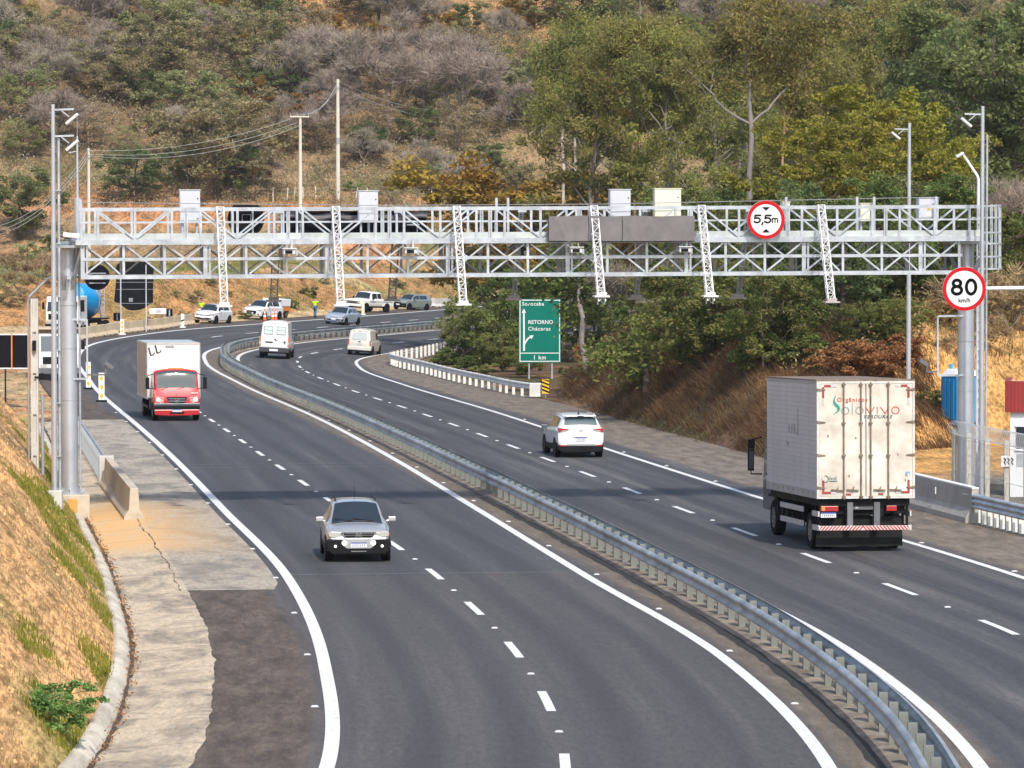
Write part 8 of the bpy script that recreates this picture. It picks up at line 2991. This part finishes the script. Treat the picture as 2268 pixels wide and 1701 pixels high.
# ---- eucalyptus and forest on the right (column, base row, height px, depth)
EUC = [
 ('euc', 1290, 420, 330, 275, 'eucalyptus with a thin dark trunk above the grey cabinet by the covered board'),
 ('euc', 1450, 430, 380, 258, 'leafy eucalyptus above the cream cabinet'),
 ('euc', 1545, 400, 360, 282, 'leafy eucalyptus between the cream cabinet and the tallest eucalyptus'),
 ('euc', 1330, 300, 260, 340, 'distant eucalyptus crown above the pinkish forked trunk'),
 ('euc', 1760, 420, 400, 240, 'leafy eucalyptus right of the reddish trunk'),
 ('eucr', 1860, 300, 260, 320, 'thin eucalyptus with pale forked limbs above the yellow-green crowns'),
 ('euc', 1980, 300, 320, 300, 'tall leafy eucalyptus high above the single-lamp post'),
 ('euc', 1920, 260, 300, 345, 'far leafy eucalyptus at the top above the yellow-green crowns'),
 ('euc', 1590, 260, 230, 365, 'far eucalyptus crown at the top above the tall grey trunk'),
 ('dark', 2150, 420, 420, 232, 'large dark tree filling the top corner beside the tall lamp post'),
 ('dark', 2190, 330, 330, 270, 'large dark tree just behind the one filling the top corner'),
 ('dark', 2080, 300, 280, 300, 'dark tree right above the lamp post by the ladder cage'),
 ('yellow', 1850, 440, 235, 208, 'broad yellow-green tree left of the single-lamp post'),
 ('yellow', 1920, 430, 255, 214, 'broad yellow-green tree right behind the single-lamp post'),
 ('yellow', 1770, 440, 170, 204, 'yellow-green tree between the 5,5m sign and the last antenna arm'),
 ('yellow', 2010, 430, 180, 222, 'yellow-green tree between the single-lamp post and the taller lamp post'),
 ('orange', 1120, 440, 110, 300, 'olive-orange bushy tree behind the middle of the gantry'),
 ('orange', 1185, 440, 115, 296, 'olive-orange bushy tree right of the other one behind the middle of the gantry'),
]
for key, pd, qd, hp, Y, lb in EUC:
 plant_px(key, pd, qd, hp, lb, Y=Y, wide=1.15 if key == 'orange' else 1.0)

# eucalyptus the photograph shows limb by limb: real trunks, limbs and leaf clumps at their own depth
def traced_euc(lab, Y, limbs, blobs, bark, seed, leaf=.13, m=None):
 rng = np.random.default_rng(seed)
 b0 = at_y(limbs[0][0][0][0] * KD, limbs[0][0][0][1] * KD, Y)
 g = Vector((b0.x, Y, T1(b0.x, Y)))
 t = thing('eucalyptus', lab, 'tree', g)
 tb = MB()
 for i, (pts, r0, r1) in enumerate(limbs):
  dy = 0 if i == 0 else rng.uniform(-1.5, 1.5)
  P = [at_y(a * KD, b * KD, Y) - g + Vector((0, dy * k / (len(pts) - 1), 0)) for k, (a, b) in enumerate(pts)]
  if i == 0: P = [Vector((P[0].x, 0, -.5))] + P
  Q = []
  for p, q in zip(P[:-1], P[1:]): Q += [p, p.lerp(q, .5) + Vector(rng.normal(size=3)) * .07]
  Q.append(P[-1])
  tb.tube(Q, [r0 + (r1 - r0) * k / (len(Q) - 1) for k in range(len(Q))], 8)
 cs = []
 for cx, cy, rx, ry, n in blobs:
  c = at_y(cx * KD, cy * KD, Y) - g
  sx_, sz_ = rx * KD * Y / FPX, ry * KD * Y / FPX
  k = rng.normal(size=(max(6, n // 110), 3)) * .55
  cl = np.array(c) + k * np.array([sx_, sx_ * .8, sz_])
  cs.append(cl[rng.integers(0, len(cl), n)] + rng.normal(size=(n, 3)) * np.array([.36, .36, .3]))
  for q in cl[:4]: tb.tube([c, Vector(q)], [.035, .012], 4, cap=False)
 tb.build('trunk', bark, t, smooth=True)
 V, F = rot_quads(np.concatenate(cs), leaf, rng, 0., .38)
 o = bpy.data.objects.new('crown', np_mesh('crown', V, F, m or LM['euc'])); link(o, t)
 TAKEN.append((g.x, g.y, 2.))

traced_euc('tallest eucalyptus, straight grey trunk with two raised limbs, behind the 5,5m sign', 215,
  [([(1620, 425), (1622, 330), (1622, 260), (1619, 180), (1618, 105), (1625, 20)], 0.162, 0.075), ([(1621, 268), (1575, 243), (1557, 228), (1542, 206), (1515, 182), (1482, 152)], 0.072, 0.022),
   ([(1624, 266), (1660, 236), (1686, 204), (1722, 163), (1770, 114), (1795, 70), (1806, 20)], 0.072, 0.030), ([(1625, 215), (1636, 175), (1640, 115), (1665, 30)], 0.054, 0.022), ([(1618, 120), (1590, 60)], 0.036, 0.015)],
  [(1618, 70, 75, 45, 2431), (1715, 95, 60, 40, 1776), (1675, 140, 55, 35, 1402), (1560, 130, 50, 40, 1215), (1795, 40, 45, 30, 1122), (1660, 15, 80, 35, 2057), (1490, 150, 40, 30, 841), (1735, 165, 40, 25, 654), (1590, 175, 35, 30, 654)], BARK_GE, 301)
traced_euc('slender eucalyptus with a straight reddish trunk right of the tallest one', 233,
  [([(1690, 405), (1691, 320), (1692, 230), (1688, 150)], 0.090, 0.053), ([(1692, 285), (1715, 225), (1722, 190)], 0.036, 0.015), ([(1691, 240), (1740, 215)], 0.030, 0.015)],
  [(1695, 150, 55, 45, 2550), (1730, 205, 45, 30, 1530), (1745, 140, 50, 40, 2040), (1660, 190, 35, 30, 1020)], BARK_R, 302)
traced_euc('white-trunked eucalyptus, the one nearer the mid gantry of a close pair', 290, [([(1217, 400), (1217, 350), (1216, 260), (1213, 180), (1205, 120)], 0.120, 0.075), ([(1215, 215), (1190, 180)], 0.042, 0.022)],
  [(1205, 150, 65, 50, 4420), (1190, 210, 50, 35, 2380), (1230, 100, 60, 45, 3400), (1180, 260, 40, 40, 1530)], BARK_E, 303)
traced_euc('white-trunked eucalyptus, the one nearer the cream cabinet of a close pair', 296, [([(1243, 390), (1242, 330), (1240, 240), (1238, 160), (1255, 80)], 0.114, 0.068), ([(1239, 190), (1275, 140)], 0.042, 0.022)],
  [(1265, 115, 75, 55, 5100), (1300, 75, 70, 50, 4080), (1290, 170, 60, 45, 3230), (1260, 230, 45, 40, 1530)], BARK_E, 304)
traced_euc('eucalyptus with a forked pinkish trunk above the covered board', 262, [([(1370, 400), (1370, 340), (1368, 290), (1366, 230), (1360, 160)], 0.090, 0.060), ([(1372, 322), (1395, 262), (1407, 232), (1420, 180)], 0.066, 0.038)],
  [(1360, 180, 70, 55, 4930), (1420, 165, 65, 55, 4760), (1335, 110, 70, 50, 4080), (1400, 85, 80, 55, 5100), (1460, 110, 60, 50, 3400), (1310, 215, 45, 45, 1870), (1440, 235, 45, 40, 1870)], BARK_R, 305)
traced_euc('eucalyptus with a thin dark trunk right of the white-trunked pair', 272, [([(1285, 420), (1283, 330), (1288, 250), (1284, 180)], 0.090, 0.053)], [(1290, 190, 55, 45, 2890), (1270, 150, 45, 40, 2040), (1320, 150, 50, 40, 2210)], BARK_D, 306)

# green mass at the inside of the bend, around the green sign
MASS = [
 ('lush', 1010, 765, 95, 265, 1.15, 'fresh green leafy tree at the bend guardrail, outermost of the clump by the green sign'),
 ('lush', 1065, 770, 150, 262, 1.1, 'fresh green leafy tree in the middle of the clump left of the green sign'),
 ('lush', 1100, 700, 150, 285, 1.0, 'taller green leafy tree touching the left edge of the green sign'),
 ('lush', 1085, 800, 95, 249, 1.2, 'low green leafy tree behind the white posts left of the green sign'),
 ('lush', 1135, 815, 80, 243, 1.1, 'low green leafy tree under the left corner of the green sign'),
 ('thicket', 1150, 760, 200, 270, 1.0, 'green leafy tree directly behind the green sign'),
 ('thicket', 1250, 780, 200, 268, .95, 'green leafy tree behind the right edge of the green sign'),
 ('shrub', 965, 785, 38, 262, 1.3, 'small green shrub behind the apex of the bend guardrail'),
 ('shrub', 1010, 805, 40, 250, 1.3, 'small green shrub behind the white guardrail posts, right of the apex'),
 ('shrub', 1050, 822, 40, 241, 1.3, 'small green shrub behind the white guardrail posts, left of the sign posts'),
 ('rust', 1172, 836, 24, 231, 1.0, 'small orange bush between the legs of the green sign'),
 ('shrub', 1222, 822, 34, 240, 1.0, 'small green shrub behind the legs of the green sign'),
 ('bare', 985, 735, 70, 276, .8, 'small bare shrubby tree beyond the bend guardrail'),
]
for key, pd, qd, hp, Y, wd, lb in MASS:
 plant_px(key, pd, qd, hp, lb, Y=Y, wide=wd)

# thin grey trunks leaning out of the cut slope
for pd0, qd0, pd1, qd1, Y, lb in ((1268, 775, 1250, 600, 212, 'leaning grey tree trunk right of the green sign'), (1402, 828, 1392, 740, 186, 'short dark tree trunk on the brown slope behind the white SUV')):
 a = at_y(pd0 * KD, qd0 * KD, Y); g = Vector((a.x, Y, T1(a.x, Y))); b = at_y(pd1 * KD, qd1 * KD, Y + 1)
 rng_ = np.random.default_rng(int(pd0))
 t = thing('leaning_tree', lb, 'tree', g)
 pth = limb_path(Vector((0, 0, -.4)), b - g, rng_, .02, 5)
 MB().tube(pth, [.19, .17, .15, .13, .11, .09], 8).build('trunk', BARK_GE if pd0 < 1300 else BARK_D, t, smooth=True)
 cl = np.array(b - g) + rng_.normal(size=(14, 3)) * np.array([1.1, 1.1, .9])
 idx = rng_.integers(0, 14, 2600)
 V, F = rot_quads(cl[idx] + rng_.normal(size=(2600, 3)) * .5, .14, rng_)
 o = bpy.data.objects.new('crown', np_mesh('crown', V, F, LM['mid'])); link(o, t)

# forest belt along the top of the right cut and behind: individuals
FK = [('thicket', .44, 5.5, 9.5), ('dark', .20, 6.5, 10.5), ('green', .08, 5, 8), ('yellow', .07, 5, 8), ('euc', .13, 11, 17), ('bare', .08, 4.5, 7)]
tries = placed = 0
while placed < 125 and tries < 6000:
 tries += 1
 y = RNG.uniform(168, 385) if RNG.random() < .85 else RNG.uniform(385, 470)
 xt = float(XT(y))
 pxs = RNG.uniform(1180, 2480)
 x = (pxs - 1134) / FPX * y
 q = x - xt
 if q < (2.6 if y < 235 else 1.0): continue
 if x > 9.5 and (y - 150 - (x - 9) * 1.35) < 16: continue
 u = RNG.random(); acc = 0
 for key, w_, h0, h1 in FK:
  acc += w_
  if u <= acc: break
 h = RNG.uniform(h0, h1)
 if q < 6: h = min(h, RNG.uniform(3.2, 5.5)); key = 'thicket' if key in ('euc', 'dark', 'yellow') else key
 if y < 300:      # the lower forest edge stays below the tall eucalyptus crowns
  zl = CAM_H + (520 - (365 if pxs > 1820 else 400) * KD) * y / FPX
  h = min(h, zl - T1(x, y))
  if h < 2.2: continue
  if key == 'euc' and h < 8: key = 'thicket'
 dmin = 1.5
 if any((x - a) ** 2 + (y - b) ** 2 < (dmin + min(r, 1.2) * .5) ** 2 for a, b, r in TAKEN): continue
 TAKEN.append((x, y, dmin))
 plant(key, x, y, h, wide=RNG.uniform(.9, 1.15))
 placed += 1

# shrubs on the right cut slope, its foot and the yard edge
SH = [('shrub', 1640, 800, 80, 168, 1.3), ('rust', 1830, 815, 75, 172, 1.3), ('rust', 1900, 815, 70, 174, 1.2), ('rust', 1780, 810, 60, 170, 1.2),
 ('shrub', 1700, 760, 90, 182, 1.2), ('shrub', 1600, 740, 80, 184, 1.3), ('shrub', 1330, 790, 60, 195, 1.2), ('rust', 2030, 700, 50, 186, 1.2), ('shrub', 2010, 885, 42, 160, 1.2), ('brush', 2130, 760, 90, 180, 1.2), ('brush', 2180, 720, 110, 185, 1.2),
 ('brush', 2060, 780, 60, 178, 1.2), ('shrub', 1860, 740, 70, 186, 1.2), ('shrub', 1930, 720, 75, 188, 1.2), ('brush', 1760, 720, 90, 190, 1.2), ('rust', 1390, 730, 50, 205, 1.2), ('brush', 1300, 730, 80, 212, 1.2),
 ('thicket', 1520, 740, 150, 182, 1.0), ('thicket', 1650, 720, 160, 186, 1.0), ('thicket', 1420, 730, 140, 196, 1.0), ('thicket', 1790, 700, 120, 194, 1.0), ('thicket', 1340, 720, 150, 208, 1.0), ('thicket', 1580, 700, 150, 192, 1.0), ('thicket', 1870, 680, 130, 196, 1.0),
 ('thicket', 1480, 765, 95, 176, 1.1), ('thicket', 1560, 780, 100, 171, 1.1), ('thicket', 1630, 775, 105, 172, 1.1), ('thicket', 1700, 770, 110, 178, 1.1), ('shrub', 1750, 790, 70, 176, 1.4), ('thicket', 1850, 760, 110, 184, 1.1), ('thicket', 1920, 750, 110, 188, 1.1), ('rust', 1860, 815, 80, 173, 1.4), ('rust', 1940, 790, 70, 178, 1.3), ('rust', 1270, 790, 50, 214, 1.1),
 ('brush', 2110, 700, 130, 190, 1.2), ('brush', 2190, 700, 140, 190, 1.2), ('rust', 2090, 690, 60, 190, 1.3), ('shrub', 2110, 640, 80, 196, 1.3), ('thicket', 2150, 640, 200, 205, 1.0), ('thicket', 2200, 620, 200, 210, 1.0), ('thicket', 2060, 640, 150, 208, 1.), ('thicket', 1970, 660, 150, 202, 1.)]
for key, pd, qd, hp, Y, wd in SH:
 plant_px(key, pd, qd, hp, None, wide=wd)

# shrubs on the far orange cut and bench
SC = [('oshrub', 455, 620, 18), ('oshrub', 430, 640, 16), ('oshrub', 415, 655, 22), ('shrub', 668, 640, 22), ('shrub', 630, 665, 20), ('oshrub', 650, 605, 18), ('oshrub', 395, 690, 18), ('shrub', 530, 690, 20), ('oshrub', 540, 600, 16), ('oshrub', 380, 645, 16),
 ('oshrub', 490, 640, 14), ('oshrub', 700, 615, 15), ('brush', 40, 640, 60), ('brush', 80, 620, 70), ('brush', 20, 600, 60), ('oshrub', 60, 560, 40), ('brush', 100, 600, 60), ('brush', 60, 660, 40), ('oshrub', 15, 660, 36), ('oshrub', 860, 620, 20), ('oshrub', 900, 600, 22)]
for key, pd, qd, hp in SC:
 plant_px(key, pd, qd, hp, None, wide=1.25)
for key, pd, qd, hp, lb in (('bright', 113, 1585, 115, 'leafy green shrub on the orange bank beside the kerb, the larger of two'), ('bright', 165, 1545, 55, 'small leafy green shrub on the orange bank beside the kerb, the smaller of two')):
 g = ground_hit(pd * KD, qd * KD, 55, 120)
 plant(key, g.x, g.y, hp * KD * g.y / FPX, lb, None, None, 1.1)

# ---- grass and brush nobody could count
def tuft_field(name, label, pts, blades, h, w, spread, m, rng, lean=(0, 0), bend=.35):
 """grass blades standing on the ground at pts (x,y,scale)"""
 n = len(pts)
 P = np.repeat(pts, blades, 0)
 k = len(P)
 off_ = rng.normal(size=(k, 2)) * spread * P[:, 2:3]
 x, y = P[:, 0] + off_[:, 0], P[:, 1] + off_[:, 1]
 z = T(x, y)
 L = h * P[:, 2] * rng.uniform(.45, 1.25, k)
 az = rng.uniform(0, 2 * math.pi, k)
 b = rng.uniform(.1, 1, k) * bend
 tx = np.cos(az) * b * L + lean[0] * L; ty = np.sin(az) * b * L + lean[1] * L
 sx_, sy_ = -np.sin(az), np.cos(az)
 ww = w * rng.uniform(.6, 1.3, k)
 B = np.stack([x, y, z - .03], -1); S = np.stack([sx_ * ww, sy_ * ww, 0 * ww], -1)
 M_ = B + np.stack([tx * .35, ty * .35, L * .6], -1); E = B + np.stack([tx, ty, L * (1 - .35 * b)], -1)
 V = np.stack([B - S, B + S, M_ + S * .8, E, M_ - S * .8], 1)
 # each blade: a quad and a tip as one 4-gon pair
 V2 = np.stack([B - S, B + S, M_ + S * .8, M_ - S * .8, M_ - S * .8, M_ + S * .8, E + S * .15, E - S * .15], 1).reshape(-1, 3)
 F = np.arange(len(V2)).reshape(-1, 4)
 o = bpy.data.objects.new(name, np_mesh(name, V2, F, m))
 link(o)
 props(o, label, 'grass', None, 'stuff')
 return o

rg = np.random.default_rng(5)
# left bank: green grass low down, straw higher
y = rg.uniform(60, 170, 9000); dd = 13.6 + rg.random(9000) ** 1.2 * 4.6
x = Mx(y) - dd / np.cos(theta(y))
nn = vnoise(dd * 5, y, 5, 51) * .8 + vnoise(dd * 4, y, 2, 52) * .5
k = nn > .10 + (dd - 14) * .26
tuft_field('green_grass', 'patches of short green grass along the foot of the orange bank', np.stack([x, y, rg.uniform(.6, 1.3, len(x))], -1)[k], 20, .17, .011, .11, LM['grass'], rg)
k = (nn < .3) & (rg.random(len(x)) < .28)
tuft_field('dry_grass', 'thin straw grass scattered over the orange bank', np.stack([x, y, rg.uniform(.5, 1.2, len(x))], -1)[k], 9, .16, .007, .15, LM['straw'], rg, bend=.6)
# loose clods and stones on the left bank
y = rg.uniform(60, 165, 2600); dd = 13.7 + rg.random(2600) * 4.6; x = Mx(y) - dd / np.cos(theta(y)); z = T(x, y)
oc = np.array([(1, 0, 0), (-1, 0, 0), (0, 1, 0), (0, -1, 0), (0, 0, 1), (0, 0, -1)], float)
of = np.array([(0, 2, 4), (2, 1, 4), (1, 3, 4), (3, 0, 4), (2, 0, 5), (1, 2, 5), (3, 1, 5), (0, 3, 5)])
r = rg.uniform(.015, .06, 2600) * rg.choice([.5, .8, 1.2], 2600)
V = np.stack([x, y, z], -1)[:, None, :] + oc[None] * r[:, None, None] * rg.uniform(.6, 1.4, (2600, 6, 3))
Fc = (np.arange(2600)[:, None, None] * 6 + of[None]).reshape(-1, 3)
o = bpy.data.objects.new('soil_clods', np_mesh('soil_clods', V.reshape(-1, 3), Fc, mat('clod_earth', (.50, .31, .15), .95, 0, .1, var=.45, vscale=.8)))
props(link(o), 'loose orange clods and stones lying on the bank', 'clods', None, 'stuff')
# dry leaves and litter caught along the kerb joint
s_ = rg.uniform(58, 160, 1500); d_ = 13.18 + rg.normal(size=1500) * .07
V, F = rot_quads(road_pt(s_, d_, -.07) + np.stack([0 * s_, 0 * s_, rg.random(1500) * .03], -1), .035, rg, .8, .6)
props(link(bpy.data.objects.new('leaf_litter', np_mesh('leaf_litter', V, F, LM['rust']))), 'dry brown leaves and litter caught along the kerb joint', 'litter', None, 'stuff')
# right cut slope: dead brown grass hanging downhill
y = rg.uniform(150, 240, 7000); x = XT(y) + .1 + rg.random(7000) ** .9 * 10.
k = ~((x > 9.7) & ((y - 150 - (x - 9) * 1.35) < -1))
P3 = np.stack([x, y, rg.uniform(.6, 1.2, len(x))], -1)[k]
P3 = P3[to_px(P3[:, 0], P3[:, 1], 0)[0] > 1256]
tuft_field('dead_grass', 'matted brown dead grass hanging down the right cut slope', P3, 18, .50, .013, .22, LM['brownstraw'], rg, lean=(-.75, -.35), bend=.5)
k2 = rg.random(len(P3)) < .12
tuft_field('dead_grass', 'pale straw streaks on the right cut slope', P3[k2], 9, .6, .012, .2, LM['straw'], rg, lean=(-.8, -.4), bend=.4)
# dry hill behind the toilet
y = rg.uniform(160, 215, 2600); x = rg.uniform(10.5, 32, 2600)
k = (y - 150 - (x - 9) * 1.35) > 7
tuft_field('dry_grass', 'straw grass on the slope behind the portable toilet', np.stack([x, y, rg.uniform(.7, 1.4, len(x))], -1)[k], 14, .38, .012, .3, LM['brownstraw'], rg, bend=.9)
def brush_field(label, pts, n, rad, hgt, leaf, m, rng):
 """low tangled brush: leaf-sized faces heaped over points (x,y,scale)"""
 P = np.repeat(pts, n, 0)
 k = len(P)
 a = rng.uniform(0, 2 * math.pi, k); r = np.sqrt(rng.random(k)) * rad * P[:, 2]
 x, y = P[:, 0] + r * np.cos(a), P[:, 1] + r * np.sin(a)
 z = T(x, y) + hgt * P[:, 2] * rng.random(k) ** 1.2 * np.sqrt(np.clip(1 - (r / (rad * P[:, 2])) ** 2, .05, 1))
 V, F = rot_quads(np.stack([x, y, z], -1), leaf, rng, .2, .45)
 o = bpy.data.objects.new('undergrowth', np_mesh('undergrowth', V, F, m))
 link(o)
 props(o, label, 'undergrowth', None, 'stuff')

# hillside: straw, olive and brown undergrowth
y = rg.uniform(440, 590, 9000); x = (rg.uniform(-150, 2400, 9000) - 1134) / FPX * y
tt = y - 428 - .12 * x
k = (tt > 4) & ((x < 8) | (y > 452 + (x - 8) * .8))
P4 = np.stack([x, y, rg.uniform(.6, 1.5, len(x))], -1)[k]
n4 = vnoise(P4[:, 0], P4[:, 1], 11, 61) + .5 * vnoise(P4[:, 0], P4[:, 1], 4, 62)
tuft_field('dry_grass', 'straw coloured dry grass covering the hillside', P4[n4 > .05], 14, .55, .03, .5, LM['straw'], rg, bend=1.)
brush_field('tan brushy undergrowth covering the hillside', P4[n4 < .25], 34, 1.2, 1.6, .13, LM['tan'], rg)
brush_field('greyish leafless brush between the trees of the hillside', P4[rg.random(len(P4)) < .5], 34, 1.4, 1.9, .13, LM['bare'], rg)
brush_field('low olive weeds between the trees of the hillside', P4[rg.random(len(P4)) < .55], 34, 1.2, 1.5, .13, LM['olive'], rg)
# far cut and bench grass
y = rg.uniform(265, 455, 3000); dd = rg.uniform(15, 46, 3000); x = Mx(y) - dd
n6 = vnoise(x, y, 8, 71)
qq = dd - (14.5 + 9.0 * (1 - ss(275, 330, y)))
k = (qq > .5) & ((n6 > .15) | (qq > 7))
tuft_field('dry_grass', 'short olive and straw grass on the far orange cut and its bench', np.stack([x, y, rg.uniform(.6, 1.2, len(x))], -1)[k], 12, .38, .022, .4, LM['grass'], rg, bend=.6)
# forest floor at the right
y = rg.uniform(160, 420, 6500); x = XT(y) + 1.2 + rg.random(6500) ** 1.3 * 48
k = ~((x > 9.7) & ((y - 150 - (x - 9) * 1.35) < 9)) & ((x - XT(y)) > 1.2 + 2.6 * (y < 235))
P5 = np.stack([x, y, rg.uniform(.6, 1.4, len(x))], -1)[k]
h5 = rg.random(len(P5))
brush_field('green and olive undergrowth on the forest floor', P5[h5 < .4], 46, .8, 1.3, .10, LM['mid'], rg)
brush_field('olive brown undergrowth on the forest floor', P5[(h5 > .3) & (h5 < .75)], 46, .8, 1.3, .10, LM['euc'], rg)
brush_field('dry tan brush on the forest floor', P5[h5 > .7], 46, .8, 1.2, .09, LM['tan'], rg)
# number the look-alikes of one region from one side
for lab, L in AUTO.items():
 if len(L) > 1:
  L.sort(key=lambda q: q[0])
  for i, (px, t) in enumerate(L[:12]): t['label'] = f'{lab}, {ORD[i]} from the bank'
print('individual plants:', COUNT[0])

# ------------------------------------------------------------------ thin air: one closed box of even haze round everything
hz = bpy.data.materials.new('haze_air')
hz.use_nodes = True
hn, hl = nt(hz)
hn.clear()
ho = hn.new('ShaderNodeOutputMaterial'); hv = hn.new('ShaderNodeVolumePrincipled')
hv.inputs['Color'].default_value = (.86, .90, .96, 1)
hv.inputs['Density'].default_value = .00009
hv.inputs['Anisotropy'].default_value = .2
hl.new(hv.outputs[0], ho.inputs['Volume'])
ob = MB().span((-760, -260, -3), (760, 1560, 125)).build('haze', hz)
props(ob, 'thin haze over the valley and the far hillside', 'haze', None, 'stuff')
